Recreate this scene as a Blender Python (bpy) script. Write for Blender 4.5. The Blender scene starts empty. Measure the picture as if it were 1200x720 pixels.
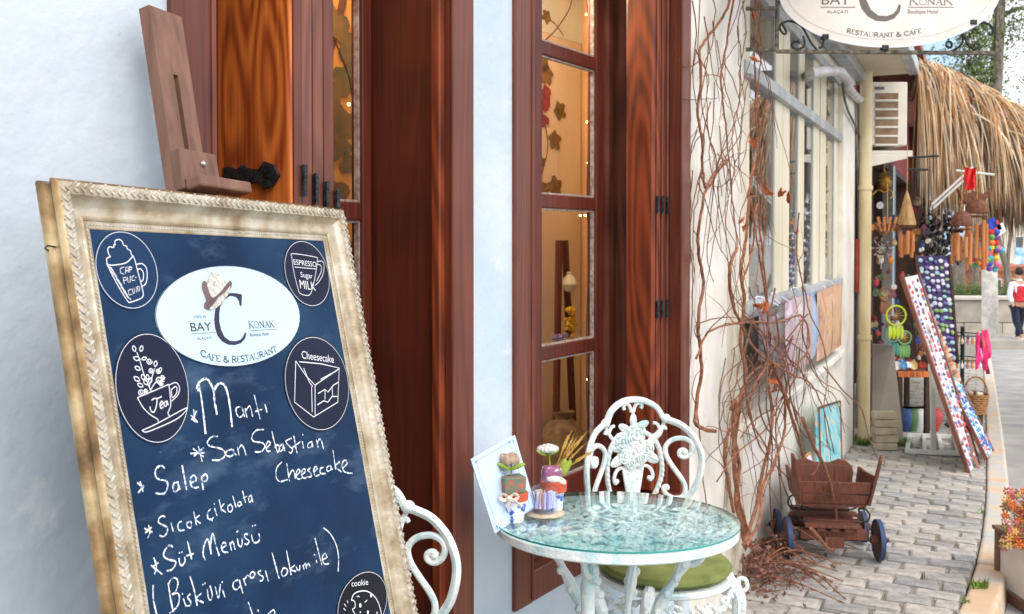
import bpy, bmesh, math, random
from math import sin, cos, pi, radians, sqrt, atan2, exp
from mathutils import Vector, Matrix, noise as mnoise
rnd = random.Random(7)
SC = bpy.context.scene
C = SC.collection
# ------------------------------------------------------------------ camera, sky, sun
PITCH = radians(1.2)
cam = bpy.data.cameras.new("camera"); camo = bpy.data.objects.new("camera", cam); C.objects.link(camo)
camo.location = (0, 0, 1.45); camo.rotation_euler = (pi/2 - PITCH, 0, 0)
cam.sensor_width = 36; cam.lens = 33.6; cam.shift_y = -54.5/1200
cam.clip_start = 0.05; cam.clip_end = 3000
cam.dof.use_dof = True; cam.dof.focus_distance = 1.9; cam.dof.aperture_fstop = 11.0
SC.camera = camo
SC.render.resolution_x = 1024; SC.render.resolution_y = 614
SC.render.engine = 'CYCLES'
SUN_EL, SUN_AZ = radians(50), radians(150)     # azimuth measured clockwise from +Y
W = bpy.data.worlds.new("World"); SC.world = W; W.use_nodes = True
nt = W.node_tree; bg = nt.nodes['Background']
sky = nt.nodes.new('ShaderNodeTexSky'); sky.sky_type = 'NISHITA'; sky.sun_disc = False
sky.sun_elevation = SUN_EL; sky.sun_rotation = SUN_AZ; sky.dust_density = 5.0; sky.air_density = 1.0; sky.ozone_density = 1.0
# thin bright cloud over the blue
tcw = nt.nodes.new('ShaderNodeTexCoord'); cn = nt.nodes.new('ShaderNodeTexNoise'); cn.inputs['Scale'].default_value = 2.2; cn.inputs['Detail'].default_value = 6
cr = nt.nodes.new('ShaderNodeMapRange'); cr.inputs[1].default_value = .3; cr.inputs[2].default_value = .65; cr.inputs[3].default_value = .55; cr.inputs[4].default_value = .9
cm_ = nt.nodes.new('ShaderNodeMix'); cm_.data_type = 'RGBA'; cm_.inputs[7].default_value = (7.5, 7.6, 7.9, 1)
nt.links.new(tcw.outputs['Generated'], cn.inputs['Vector']); nt.links.new(cn.outputs['Fac'], cr.inputs[0]); nt.links.new(cr.outputs[0], cm_.inputs[0])
nt.links.new(sky.outputs[0], cm_.inputs[6]); nt.links.new(cm_.outputs[2], bg.inputs[0]); bg.inputs[1].default_value = 0.13
sun = bpy.data.lights.new("sun", 'SUN'); sun.energy = .7; sun.angle = radians(20); sun.color = (1, .95, .88)
suno = bpy.data.objects.new("sun", sun); C.objects.link(suno)
sd = Vector((sin(SUN_AZ)*cos(SUN_EL), cos(SUN_AZ)*cos(SUN_EL), sin(SUN_EL)))
suno.rotation_euler = sd.to_track_quat('Z', 'Y').to_euler()
SC.view_settings.view_transform = 'Standard'; SC.view_settings.look = 'None'
SC.view_settings.exposure = 0.86; SC.view_settings.gamma = 1
SC.cycles.max_bounces = 8; SC.cycles.transparent_max_bounces = 16

# ------------------------------------------------------------------ materials
def S(r, g, b):   # sRGB 0-255 -> linear
    return tuple(((c/255)/12.92 if c/255 <= .04045 else ((c/255+.055)/1.055)**2.4) for c in (r, g, b)) + (1,)
_M = {}
def mat(name, c1, c2=None, scale=8, rough=.6, metal=0, bump=0, bscale=40, stretch=(1, 1, 1), c3=None,
        lo=.35, hi=.65, coat=0, detail=5, emit=0, trans=0, ior=1.45, spec=None, dist=0, dirt_and_gaps=None):
    if name in _M: return _M[name]
    m = bpy.data.materials.new(name); m.use_nodes = True; n = m.node_tree; N = n.nodes; L = n.links
    b = N['Principled BSDF']
    b.inputs['Roughness'].default_value = rough; b.inputs['Metallic'].default_value = metal
    b.inputs['Base Color'].default_value = c1; b.inputs['IOR'].default_value = ior
    if coat: b.inputs['Coat Weight'].default_value = coat; b.inputs['Coat Roughness'].default_value = .15
    if trans: b.inputs['Transmission Weight'].default_value = trans
    if spec is not None: b.inputs['Specular IOR Level'].default_value = spec
    if emit: b.inputs['Emission Color'].default_value = c1; b.inputs['Emission Strength'].default_value = emit
    tc = N.new('ShaderNodeTexCoord'); mp = N.new('ShaderNodeMapping'); mp.inputs['Scale'].default_value = stretch
    L.new(tc.outputs['Object'], mp.inputs['Vector'])
    if c2 is not None:
        t = N.new('ShaderNodeTexNoise'); t.inputs['Scale'].default_value = scale; t.inputs['Detail'].default_value = detail
        t.inputs['Distortion'].default_value = dist
        r = N.new('ShaderNodeValToRGB'); r.color_ramp.elements[0].position = lo; r.color_ramp.elements[1].position = hi
        r.color_ramp.elements[0].color = c1; r.color_ramp.elements[1].color = c2
        if c3 is not None: e = r.color_ramp.elements.new((lo+hi)/2); e.color = c3
        L.new(mp.outputs[0], t.inputs['Vector']); L.new(t.outputs['Fac'], r.inputs[0]); L.new(r.outputs[0], b.inputs['Base Color'])
        if not metal and not trans and not emit:
            mr = N.new('ShaderNodeMapRange'); mr.inputs[3].default_value = min(1, rough+.1); mr.inputs[4].default_value = max(.05, rough-.1)
            L.new(t.outputs['Fac'], mr.inputs[0]); L.new(mr.outputs[0], b.inputs['Roughness'])
    if dirt_and_gaps:
        for (dc, dsc, dlo, dhi, dst, amt) in dirt_and_gaps:
            dm = N.new('ShaderNodeMapping'); dm.inputs['Scale'].default_value = dst; L.new(tc.outputs['Object'], dm.inputs['Vector'])
            dn = N.new('ShaderNodeTexNoise'); dn.inputs['Scale'].default_value = dsc; dn.inputs['Detail'].default_value = 8; dn.inputs['Roughness'].default_value = .65; L.new(dm.outputs[0], dn.inputs['Vector'])
            dr = N.new('ShaderNodeMapRange'); dr.inputs[1].default_value = dlo; dr.inputs[2].default_value = dhi; dr.inputs[4].default_value = amt; L.new(dn.outputs['Fac'], dr.inputs[0])
            dx = N.new('ShaderNodeMix'); dx.data_type = 'RGBA'; dx.inputs[7].default_value = dc
            src = b.inputs['Base Color'].links[0].from_socket if b.inputs['Base Color'].links else None
            if src: L.new(src, dx.inputs[6])
            else: dx.inputs[6].default_value = c1
            L.new(dr.outputs[0], dx.inputs[0]); L.new(dx.outputs[2], b.inputs['Base Color'])
    if bump:
        t2 = N.new('ShaderNodeTexNoise'); t2.inputs['Scale'].default_value = bscale; t2.inputs['Detail'].default_value = 6
        bp = N.new('ShaderNodeBump'); bp.inputs['Strength'].default_value = bump; bp.inputs['Distance'].default_value = .01
        L.new(mp.outputs[0], t2.inputs['Vector']); L.new(t2.outputs['Fac'], bp.inputs['Height']); L.new(bp.outputs[0], b.inputs['Normal'])
    _M[name] = m
    return m
def thin_glass(name, tint=(1, 1, 1, 1), rough=0, ior=1.5):
    m = bpy.data.materials.new(name); m.use_nodes = True; N = m.node_tree.nodes; L = m.node_tree.links; N.remove(N['Principled BSDF'])
    out = N['Material Output']; tr = N.new('ShaderNodeBsdfTransparent'); tr.inputs[0].default_value = tint; gl = N.new('ShaderNodeBsdfGlossy'); gl.inputs['Roughness'].default_value = rough; gl.inputs[0].default_value = (1, 1, 1, 1)
    fr = N.new('ShaderNodeFresnel'); ge = N.new('ShaderNodeNewGeometry'); mr = N.new('ShaderNodeMapRange'); mr.inputs[3].default_value = ior; mr.inputs[4].default_value = 1/ior; L.new(ge.outputs['Backfacing'], mr.inputs[0]); L.new(mr.outputs[0], fr.inputs[0]); mx = N.new('ShaderNodeMixShader')
    L.new(fr.outputs[0], mx.inputs[0]); L.new(tr.outputs[0], mx.inputs[1]); L.new(gl.outputs[0], mx.inputs[2]); L.new(mx.outputs[0], out.inputs[0]); return m
def rand_mat(name, cols, rough=.7, bump=0, bscale=30, nscale=10, namt=.25, island=False, joint=None):
    """colour varies from object to object, with noise on top"""
    m = bpy.data.materials.new(name); m.use_nodes = True; n = m.node_tree; N = n.nodes; L = n.links; b = N['Principled BSDF']
    oi = N.new('ShaderNodeObjectInfo'); r = N.new('ShaderNodeValToRGB'); r.color_ramp.interpolation = 'CONSTANT'
    els = r.color_ramp.elements; els[0].color = cols[0]; els[1].color = cols[1]; els[1].position = 1/len(cols)
    for i in range(2, len(cols)): e = els.new(i/len(cols)); e.color = cols[i]
    
    if island: ge = N.new('ShaderNodeNewGeometry'); L.new(ge.outputs['Random Per Island'], r.inputs[0])
    else: L.new(oi.outputs['Random'], r.inputs[0])
    tc = N.new('ShaderNodeTexCoord'); t = N.new('ShaderNodeTexNoise'); t.inputs['Scale'].default_value = nscale; t.inputs['Detail'].default_value = 6
    L.new(tc.outputs['Object'], t.inputs['Vector'])
    mr = N.new('ShaderNodeMapRange'); mr.inputs[1].default_value = .3; mr.inputs[2].default_value = .7; mr.inputs[3].default_value = 1-namt; mr.inputs[4].default_value = 1+namt
    L.new(t.outputs['Fac'], mr.inputs[0])
    mx = N.new('ShaderNodeVectorMath'); mx.operation = 'MULTIPLY'
    L.new(r.outputs[0], mx.inputs[0]); L.new(mr.outputs[0], mx.inputs[1]); L.new(mx.outputs[0], b.inputs['Base Color'])
    b.inputs['Roughness'].default_value = rough
    if bump:
        t2 = N.new('ShaderNodeTexNoise'); t2.inputs['Scale'].default_value = bscale; t2.inputs['Detail'].default_value = 6
        bp = N.new('ShaderNodeBump'); bp.inputs['Strength'].default_value = bump; bp.inputs['Distance'].default_value = .008
        L.new(tc.outputs['Object'], t2.inputs['Vector']); L.new(t2.outputs['Fac'], bp.inputs['Height']); L.new(bp.outputs[0], b.inputs['Normal'])
    return m
def wood(name, dark, light, rough=.35, coat=.4, rot=0, grain=1.0, ring=True, knot=0.35, zs=.8):
    m = bpy.data.materials.new(name); m.use_nodes = True; n = m.node_tree; N = n.nodes; L = n.links; b = N['Principled BSDF']
    tc = N.new('ShaderNodeTexCoord'); mp = N.new('ShaderNodeMapping'); mp.inputs['Rotation'].default_value = (0, 0, rot)
    L.new(tc.outputs['Object'], mp.inputs['Vector'])
    mp2 = N.new('ShaderNodeMapping'); mp2.inputs['Scale'].default_value = (14*grain, 14*grain, 1.0)
    L.new(mp.outputs[0], mp2.inputs['Vector'])
    mp2.inputs['Scale'].default_value = (9*grain, 9*grain, zs)
    wn = N.new('ShaderNodeTexNoise'); wn.inputs['Scale'].default_value = 1; wn.inputs['Detail'].default_value = .6; L.new(mp2.outputs[0], wn.inputs['Vector'])
    wk_ = N.new('ShaderNodeMath'); wk_.operation = 'MULTIPLY'; wk_.inputs[1].default_value = 70; L.new(wn.outputs['Fac'], wk_.inputs[0])
    ws_ = N.new('ShaderNodeMath'); ws_.operation = 'SINE'; L.new(wk_.outputs[0], ws_.inputs[0])
    wv = N.new('ShaderNodeMath'); wv.operation = 'MULTIPLY_ADD'; wv.inputs[1].default_value = .5; wv.inputs[2].default_value = .5; L.new(ws_.outputs[0], wv.inputs[0])
    mp3 = N.new('ShaderNodeMapping'); mp3.inputs['Scale'].default_value = (120*grain, 120*grain, 3)
    L.new(mp.outputs[0], mp3.inputs['Vector'])
    nf = N.new('ShaderNodeTexNoise'); nf.inputs['Scale'].default_value = 1; nf.inputs['Detail'].default_value = 4; L.new(mp3.outputs[0], nf.inputs['Vector'])
    nb = N.new('ShaderNodeTexNoise'); nb.inputs['Scale'].default_value = 4; L.new(mp.outputs[0], nb.inputs['Vector'])
    a = N.new('ShaderNodeMix'); a.data_type = 'FLOAT'; a.inputs[0].default_value = .6 if ring else .85
    L.new(wv.outputs[0], a.inputs[2]); L.new(nf.outputs['Fac'], a.inputs[3])
    a2 = N.new('ShaderNodeMix'); a2.data_type = 'FLOAT'; a2.inputs[0].default_value = knot; L.new(a.outputs[0], a2.inputs[2]); L.new(nb.outputs['Fac'], a2.inputs[3])
    r = N.new('ShaderNodeValToRGB'); r.color_ramp.elements[0].position = .3; r.color_ramp.elements[1].position = .72
    r.color_ramp.elements[0].color = dark; r.color_ramp.elements[1].color = light
    L.new(a2.outputs[0], r.inputs[0]); L.new(r.outputs[0], b.inputs['Base Color'])
    b.inputs['Roughness'].default_value = rough; b.inputs['Coat Weight'].default_value = coat; b.inputs['Coat Roughness'].default_value = .25
    bp = N.new('ShaderNodeBump'); bp.inputs['Strength'].default_value = .25; bp.inputs['Distance'].default_value = .003
    L.new(a2.outputs[0], bp.inputs['Height']); L.new(bp.outputs[0], b.inputs['Normal'])
    return m
RW = radians(-56.2)
M = dict(
 wall_blue=mat('pale_blue_plaster', S(186, 201, 214), S(204, 215, 225), 3, .85, bump=.33, bscale=26, detail=8, dirt_and_gaps=[(S(160, 170, 178), 1.3, .56, .8, (1, 1, .35), .45), (S(214, 220, 224), 9, .58, .66, (1, 1, 1), .6), (S(140, 140, 136), 38, .70, .76, (1, 1, 1), .5)]),
 wall_cream=mat('cream_plaster', S(208, 203, 190), S(232, 230, 223), 3.5, .85, bump=.5, bscale=16, c3=S(222, 219, 208), lo=.25, hi=.6, detail=9, dirt_and_gaps=[(S(158, 150, 134), 2.2, .56, .72, (1, 1, .4), .6), (S(120, 112, 98), 26, .66, .72, (1, 1, 1), .6)]),
 cream_dirty=mat('worn_cream_plaster', S(150, 140, 118), S(214, 207, 188), 5, .9, bump=.6, bscale=20, lo=.3, hi=.5),
 cream_paint=mat('cream_paint', S(214, 205, 176), S(228, 221, 200), 6, .5, bump=.1, stretch=(1, 1, .3)),
 alu=mat('grey_aluminium', S(150, 156, 160), S(182, 188, 190), 5, .4, stretch=(1, 1, .2)),
 soffit=mat('beige_soffit', S(190, 178, 152), S(205, 194, 170), 3, .7),
 mahog=wood('mahogany', S(56, 20, 13), S(114, 46, 27), rough=.48, coat=.16, rot=RW, ring=False),
 mahog2=wood('dark_reveal_wood', S(58, 21, 12), S(104, 40, 22), rough=.48, coat=.16, rot=RW, grain=.8, knot=.5, ring=False),
 pane_wood=wood('brown_frame_wood', S(74, 30, 18), S(122, 58, 36), rough=.48, coat=.16, rot=RW, ring=False),
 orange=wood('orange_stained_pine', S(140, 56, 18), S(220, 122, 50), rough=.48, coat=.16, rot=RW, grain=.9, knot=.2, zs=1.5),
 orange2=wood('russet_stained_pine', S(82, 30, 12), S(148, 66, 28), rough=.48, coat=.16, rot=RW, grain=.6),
 easel=wood('grey_brown_easel_wood', S(92, 60, 46), S(142, 104, 84), rough=.6, coat=.1, ring=False, grain=.6),
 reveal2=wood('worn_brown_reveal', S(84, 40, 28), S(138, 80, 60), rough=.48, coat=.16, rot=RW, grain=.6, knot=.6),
 iron=mat('black_iron', S(30, 32, 34), S(66, 70, 72), 60, .45, metal=.6, bump=.5, bscale=120),
 steel=mat('brushed_steel', S(170, 170, 168), S(200, 200, 198), 30, .3, metal=1),
 gold=mat('champagne_gold_leaf', S(150, 130, 102), S(212, 204, 186), 22, .38, metal=.5, bump=.25, bscale=60, c3=S(188, 174, 148), stretch=(1, 1, 1), detail=8, lo=.3, hi=.68),
 goldside=mat('antique_gold', S(112, 88, 60), S(200, 176, 136), 16, .3, metal=.65, bump=.15, bscale=60, c3=S(164, 134, 94)),
 silver=mat('silver_leaf_carving', S(150, 142, 126), S(216, 212, 202), 60, .4, metal=.35, lo=.3, hi=.6),
 slate=mat('navy_chalkboard', S(10, 34, 62), S(30, 62, 92), 5, .6, spec=.2, c3=S(16, 46, 78), detail=8, lo=.3, hi=.72, bump=.05, bscale=200, dirt_and_gaps=[(S(120, 150, 180), 5, .54, .8, (1, 1, 2.5), .42), (S(150, 176, 204), 90, .70, .74, (1, 1, 1), .35)]),
 slate_smudge=mat('chalk_smudge', S(70, 104, 138), S(32, 66, 102), 30, .8, lo=.4, hi=.62),
 sticker=mat('dark_navy_sticker', S(16, 22, 46), S(24, 32, 58), 5, .5, spec=.2),
 sticker_b=mat('blue_sticker', S(16, 44, 80), S(24, 54, 90), 5, .5, spec=.2),
 sticker_k=mat('near_black_sticker', S(16, 16, 26), S(24, 24, 36), 5, .5, spec=.2),
 print_white=mat('white_print', S(225, 228, 235), rough=.5),
 chalk=mat('white_chalk', S(90, 122, 158), S(236, 243, 252), 200, .9, lo=.36, hi=.5),
 oval=mat('pale_blue_vinyl', S(190, 218, 236), S(200, 226, 242), 4, .45),
 ink=mat('navy_ink', S(36, 34, 66), rough=.5), inkgrey=mat('grey_ink', S(96, 96, 104), rough=.6),
 inkblk=mat('dark_ink', S(50, 50, 56), rough=.6), inkred=mat('grey_brown_ink', S(116, 104, 104), rough=.6),
 hatgrey=mat('grey_hat_print', S(168, 164, 158), S(220, 218, 210), 160, .6), hatdark=mat('brown_hat_print', S(92, 74, 76), S(120, 100, 98), 60, .6),
 signwhite=mat('cream_sign_board', S(226, 217, 208), S(238, 231, 224), 5, .5),
 glass=thin_glass('clear_glass', (.97, .98, .98, 1)),
 tglass=thin_glass('green_tinted_glass', (.93, .99, .99, 1), 0, 1.7),
 gedge=mat('teal_glass_edge', S(20, 120, 118), S(60, 160, 150), 4, .15, coat=.5),
 cast=mat('white_painted_cast_metal', S(178, 208, 210), S(236, 240, 238), 14, .4, bump=.3, bscale=90, c3=S(222, 232, 232), lo=.3, hi=.6, dirt_and_gaps=[(S(120, 140, 136), 60, .60, .72, (1, 1, 1), .6), (S(150, 190, 198), 9, .52, .66, (1, 1, 1), .5)]),
 castb=mat('aqua_white_cast_metal', S(178, 216, 224), S(236, 244, 244), 18, .45, bump=.4, bscale=90, lo=.3, hi=.55),
 cushion=mat('olive_green_cushion', S(102, 112, 56), S(128, 136, 76), 12, .85, bump=.3, bscale=200),
 terracotta=mat('terracotta', S(188, 78, 48), S(206, 98, 64), 20, .7),
 bluepot=mat('blue_white_porcelain', S(40, 92, 178), S(236, 240, 246), 42, .2, lo=.42, hi=.5, coat=.5),
 patch=mat('green_red_fabric', S(112, 124, 104), S(188, 96, 84), 60, .9, lo=.52, hi=.6),
 lace=mat('cream_lace', S(214, 204, 188), S(240, 234, 222), 120, .9),
 purplef=mat('purple_dotted_fabric', S(150, 92, 128), S(240, 228, 236), 90, .9, lo=.6, hi=.66),
 crochet=mat('white_crochet', S(190, 184, 180), S(246, 244, 240), 160, .9, bump=.6, bscale=160),
 beigeflower=mat('beige_paper_flower', S(150, 124, 104), S(206, 182, 158), 50, .9),
 leaf=mat('green_felt_leaf', S(112, 146, 46), S(158, 182, 74), 20, .8), wheat=mat('dried_wheat', S(170, 128, 58), S(212, 174, 96), 30, .8),
 card=mat('pale_blue_menu_card', S(186, 208, 240), S(204, 222, 246), 6, .5),
 cork=mat('beige_coaster', S(176, 156, 132), S(208, 192, 168), 60, .8),
 paver=rand_mat('grey_paver', [S(156, 152, 148), S(172, 168, 162), S(148, 146, 144), S(166, 162, 156), S(178, 172, 164), S(158, 156, 154)], rough=.85, bump=.9, bscale=45, nscale=16, namt=.3),
 mortar=mat('dirty_sand_joint', S(112, 106, 94), S(150, 142, 128), 12, .95, bump=.6, bscale=60),
 kerb=mat('worn_painted_kerb', S(206, 176, 146), S(190, 188, 182), 4, .8, bump=.4, bscale=40, lo=.38, hi=.56, c3=S(206, 190, 168)),
 road=mat('light_worn_asphalt', S(146, 146, 146), S(172, 170, 166), 3, .9, bump=.6, bscale=140, detail=8),
 ground=mat('grey_ground', S(150, 146, 138), S(172, 166, 154), 1.5, .95),
 vine=mat('reddish_vine_bark', S(116, 68, 48), S(164, 112, 84), 40, .8, bump=.6, bscale=200),
 twig=mat('thin_dark_twig', S(92, 62, 48), S(132, 92, 72), 40, .85),
 dryleaf=mat('dry_russet_leaf', S(150, 72, 40), S(188, 108, 66), 30, .8), deadleaf=mat('dead_purple_leaf', S(112, 70, 64), S(156, 116, 104), 20, .9),
 oldwood=wood('weathered_red_wood', S(72, 38, 28), S(132, 78, 58), rough=.7, coat=0, grain=1.0, ring=False),
 bluepaint=mat('chipped_blue_paint', S(40, 72, 120), S(70, 62, 66), 40, .6, lo=.5, hi=.6), wheelw=mat('dark_wheel_wood', S(60, 44, 40), S(96, 72, 64), 20, .7),
 pipe=mat('cream_drainpipe', S(196, 178, 134), S(222, 208, 172), 5, .6, stretch=(1, 1, .3)),
 whiteplastic=mat('off_white_plastic', S(206, 202, 190), S(222, 218, 206), 5, .5), dark=mat('dark_gap', S(26, 24, 24), rough=.8),
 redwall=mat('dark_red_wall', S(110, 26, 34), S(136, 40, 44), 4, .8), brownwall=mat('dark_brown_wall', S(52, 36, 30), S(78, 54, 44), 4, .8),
 thatch=rand_mat('dry_palm_leaf', [S(190, 152, 108), S(214, 186, 148), S(166, 118, 74), S(224, 204, 174), S(188, 128, 78), S(204, 176, 140)], rough=.75, nscale=6, namt=.25),
 thatchmass=rand_mat('dry_thatch', [S(182, 152, 116), S(206, 184, 156), S(150, 110, 76), S(214, 200, 178), S(116, 90, 68), S(178, 162, 140), S(176, 122, 78)], rough=.8, nscale=6, namt=.25, island=True),
 bamboo=mat('orange_bamboo', S(176, 104, 52), S(206, 140, 84), 20, .5, stretch=(1, 1, .2)), coconut=mat('brown_coconut', S(86, 48, 32), S(122, 74, 50), 40, .7, bump=.5),
 white_steel=mat('white_painted_steel', S(206, 208, 206), S(224, 226, 222), 6, .4),
 greyboard=mat('grey_board', S(140, 134, 126), S(156, 150, 140), 3, .8),
 bark=mat('grey_bark', S(104, 98, 90), S(142, 134, 124), 10, .9, bump=.7, bscale=30, stretch=(1, 1, .3)), limewash=mat('whitewashed_bark', S(190, 186, 178), S(222, 220, 214), 8, .9, bump=.6, bscale=30),
 pine=mat('pine_green_foliage', S(62, 82, 40), S(120, 138, 76), 3, .8), bush=mat('bush_foliage', S(56, 74, 38), S(104, 122, 62), 3, .8),
 grass=mat('short_grass', S(78, 110, 36), S(124, 150, 60), 20, .9),
 bluewall=mat('pale_sky_blue_wall', S(168, 202, 232), S(182, 212, 236), 2, .85),
)
def solid(name, r, g, b, rough=.6, r2=None, **k):
    c2 = S(*r2) if r2 else S(min(255, r+18), min(255, g+18), min(255, b+18))
    return mat(name, S(r, g, b), c2, k.pop('scale', 14), rough, **k)

# ------------------------------------------------------------------ mesh building
class MB:
    def __init__(s): s.v = []; s.f = []
    def add(s, vs, fs):
        o = len(s.v); s.v += [tuple(v) for v in vs]; s.f += [tuple(i+o for i in f) for f in fs]; return s
    def box(s, c, size, R=None, taper=None):
        hx, hy, hz = size[0]/2, size[1]/2, size[2]/2; vs = []
        for z in (-1, 1):
            k = taper if (taper and z > 0) else 1
            for x, y in ((-1, -1), (1, -1), (1, 1), (-1, 1)):
                v = Vector((x*hx*k, y*hy*k, z*hz)); vs.append((R @ v if R else v)+Vector(c))
        return s.add(vs, [(3, 2, 1, 0), (4, 5, 6, 7), (0, 1, 5, 4), (1, 2, 6, 5), (2, 3, 7, 6), (3, 0, 4, 7)])
    def hexa(s, p):  # 8 points, bottom 4 ccw, top 4 ccw
        return s.add(p, [(3, 2, 1, 0), (4, 5, 6, 7), (0, 1, 5, 4), (1, 2, 6, 5), (2, 3, 7, 6), (3, 0, 4, 7)])
    def tube(s, pts, r, n=8, cap=True, flat=1.0, up=None):
        pts = [Vector(p) for p in pts]; k = len(pts); vs = []; fs = []
        rr = r if isinstance(r, (list, tuple)) else [r]*k
        pn = None
        for i, p in enumerate(pts):
            d = (pts[min(i+1, k-1)]-pts[max(i-1, 0)])
            if d.length < 1e-9: d = Vector((0, 0, 1))
            d.normalize()
            if up is not None:
                a = Vector(up)-d*d.dot(Vector(up))
                if a.length < 1e-4: a = d.orthogonal()
            elif pn is None: a = d.orthogonal()
            else: a = pn-d*d.dot(pn)
            if a.length < 1e-6: a = d.orthogonal()
            a.normalize(); pn = a; b = d.cross(a)
            for j in range(n):
                t = 2*pi*j/n; vs.append(p+a*cos(t)*rr[i]*flat+b*sin(t)*rr[i])
        for i in range(k-1):
            for j in range(n): fs.append((i*n+j, i*n+(j+1) % n, (i+1)*n+(j+1) % n, (i+1)*n+j))
        if cap: fs.append(tuple(range(n-1, -1, -1))); fs.append(tuple((k-1)*n+j for j in range(n)))
        return s.add(vs, fs)
    def lathe(s, prof, c=(0, 0, 0), n=24, R=None, cap=True):
        vs = []; fs = []; c = Vector(c); rings = []
        for r, z in prof:
            if r < 1e-6: v = Vector((0, 0, z)); rings.append([len(vs)]); vs.append((R @ v if R else v)+c); continue
            rings.append(list(range(len(vs), len(vs)+n)))
            for j in range(n):
                t = 2*pi*j/n; v = Vector((r*cos(t), r*sin(t), z)); vs.append((R @ v if R else v)+c)
        for A, B in zip(rings, rings[1:]):
            for j in range(n):
                k = (j+1) % n
                if len(A) == 1 and len(B) == 1: continue
                if len(A) == 1: fs.append((A[0], B[k], B[j]))
                elif len(B) == 1: fs.append((A[j], A[k], B[0]))
                else: fs.append((A[j], A[k], B[k], B[j]))
        if cap:
            if len(rings[0]) > 1: fs.append(tuple(rings[0][::-1]))
            if len(rings[-1]) > 1: fs.append(tuple(rings[-1]))
        return s.add(vs, fs)
    def ball(s, c, r, n=8, m=6, R=None):
        rx, ry, rz = r if isinstance(r, (list, tuple)) else (r, r, r); vs = []; fs = []; c = Vector(c)
        def T(v): return (R @ v if R else v)+c
        vs.append(T(Vector((0, 0, -rz))))
        for i in range(1, m):
            a = -pi/2+pi*i/m
            for j in range(n): t = 2*pi*j/n; vs.append(T(Vector((rx*cos(a)*cos(t), ry*cos(a)*sin(t), rz*sin(a)))))
        vs.append(T(Vector((0, 0, rz))))
        for j in range(n): fs.append((0, 1+(j+1) % n, 1+j))
        for i in range(m-2):
            for j in range(n): a = 1+i*n; fs.append((a+j, a+(j+1) % n, a+n+(j+1) % n, a+n+j))
        a = 1+(m-2)*n
        for j in range(n): fs.append((a+j, a+(j+1) % n, len(vs)-1))
        return s.add(vs, fs)
    def prism(s, poly, f0, f1):   # poly 2d, f0/f1 map (x,y)->3d
        n = len(poly); vs = [f0(*p) for p in poly]+[f1(*p) for p in poly]
        return s.add(vs, [tuple(range(n-1, -1, -1)), tuple(range(n, 2*n))]+[(i, (i+1) % n, n+(i+1) % n, n+i) for i in range(n)])
def root_loc(p):
    v = Vector((0, 0, 0))
    while p is not None: v = v+p.location; p = p.parent
    return v
def obj(name, mb, m, parent=None, smooth=False, kind=None, label=None, cat=None, group=None, origin=None):
    me = bpy.data.meshes.new(name)
    off = root_loc(parent) if parent else Vector((0, 0, 0))
    if origin is not None: off = Vector(origin)
    me.from_pydata([tuple(Vector(v)-off) for v in mb.v], [], mb.f); me.materials.append(m); me.update()
    if smooth:
        me.polygons.foreach_set('use_smooth', [True]*len(me.polygons))
        try: me.set_sharp_from_angle(angle=radians(40))
        except Exception: pass
    o = bpy.data.objects.new(name, me); C.objects.link(o)
    if parent: o.parent = parent
    if origin is not None: o.location = Vector(origin)-(root_loc(parent) if parent else Vector((0, 0, 0)))
    tag(o, label, cat, group, kind)
    return o
def tag(o, label=None, cat=None, group=None, kind=None):
    if label: o['label'] = label
    if cat: o['category'] = cat
    if group: o['group'] = group
    if kind: o['kind'] = kind
    return o
def thing(name, label, cat, loc=(0, 0, 0), rotz=0, group=None):
    o = bpy.data.objects.new(name, None); C.objects.link(o); o.empty_display_size = .1
    o.location = loc; o.rotation_euler = (0, 0, rotz); tag(o, label, cat, group); return o
KIDS = {}
def copy_tree(o, parent=None):
    c = o.copy(); C.objects.link(c); c.parent = parent
    for ch in [x for x in C.objects if x.parent == o]: copy_tree(ch, c)
    return c
def bevel(o, w=.004, seg=2):
    md = o.modifiers.new('bevel', 'BEVEL'); md.width = w; md.segments = seg; md.limit_method = 'ANGLE'; md.angle_limit = radians(40); return o
def smoothpath(pts, k=5):
    pts = [Vector(p) for p in pts]
    if len(pts) < 3: return pts
    out = []; P = [2*pts[0]-pts[1]]+pts+[2*pts[-1]-pts[-2]]
    for i in range(1, len(P)-2):
        p0, p1, p2, p3 = P[i-1], P[i], P[i+1], P[i+2]
        for j in range(k):
            t = j/k; out.append(.5*((2*p1)+(p2-p0)*t+(2*p0-5*p1+4*p2-p3)*t*t+(3*p1-p0-3*p2+p3)*t**3))
    out.append(pts[-1]); return out
# ------------------------------------------------------------------ frames of reference
def ray(x, y):
    xc = (x-600)/1120; yc = (305.5-y)/1120
    return Vector((xc, cos(PITCH)+yc*sin(PITCH), -sin(PITCH)+yc*cos(PITCH)))
CAM = Vector((0, 0, 1.45))
def at(x, y, F): r = ray(x, y); return CAM+r*(F/r.y)
def gz(y): return .07-.045*max(-6, min(y, 27))
def onground(x, y):
    r = ray(x, y); t = 1
    for _ in range(60): p = CAM+r*t; t *= 1+ (p.z-gz(p.y))/(1.45-gz(p.y)-(p.z-gz(p.y))+1e-6)*.8
    return CAM+r*t
O1 = Vector((.661, 3.592, 0))
U1 = Vector((sin(radians(33.8)), cos(radians(33.8)), 0)); I1 = Vector((-U1.y, U1.x, 0))      # I1 points into the wall
U2 = Vector((sin(radians(26.1)), cos(radians(26.1)), 0)); N2 = Vector((U2.y, -U2.x, 0))      # N2 points to the street
def w1(s, m, z): return O1+U1*s+I1*m+Vector((0, 0, z))
def w2(t, n, z): return O1+U2*t+N2*n+Vector((0, 0, z))
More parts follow.
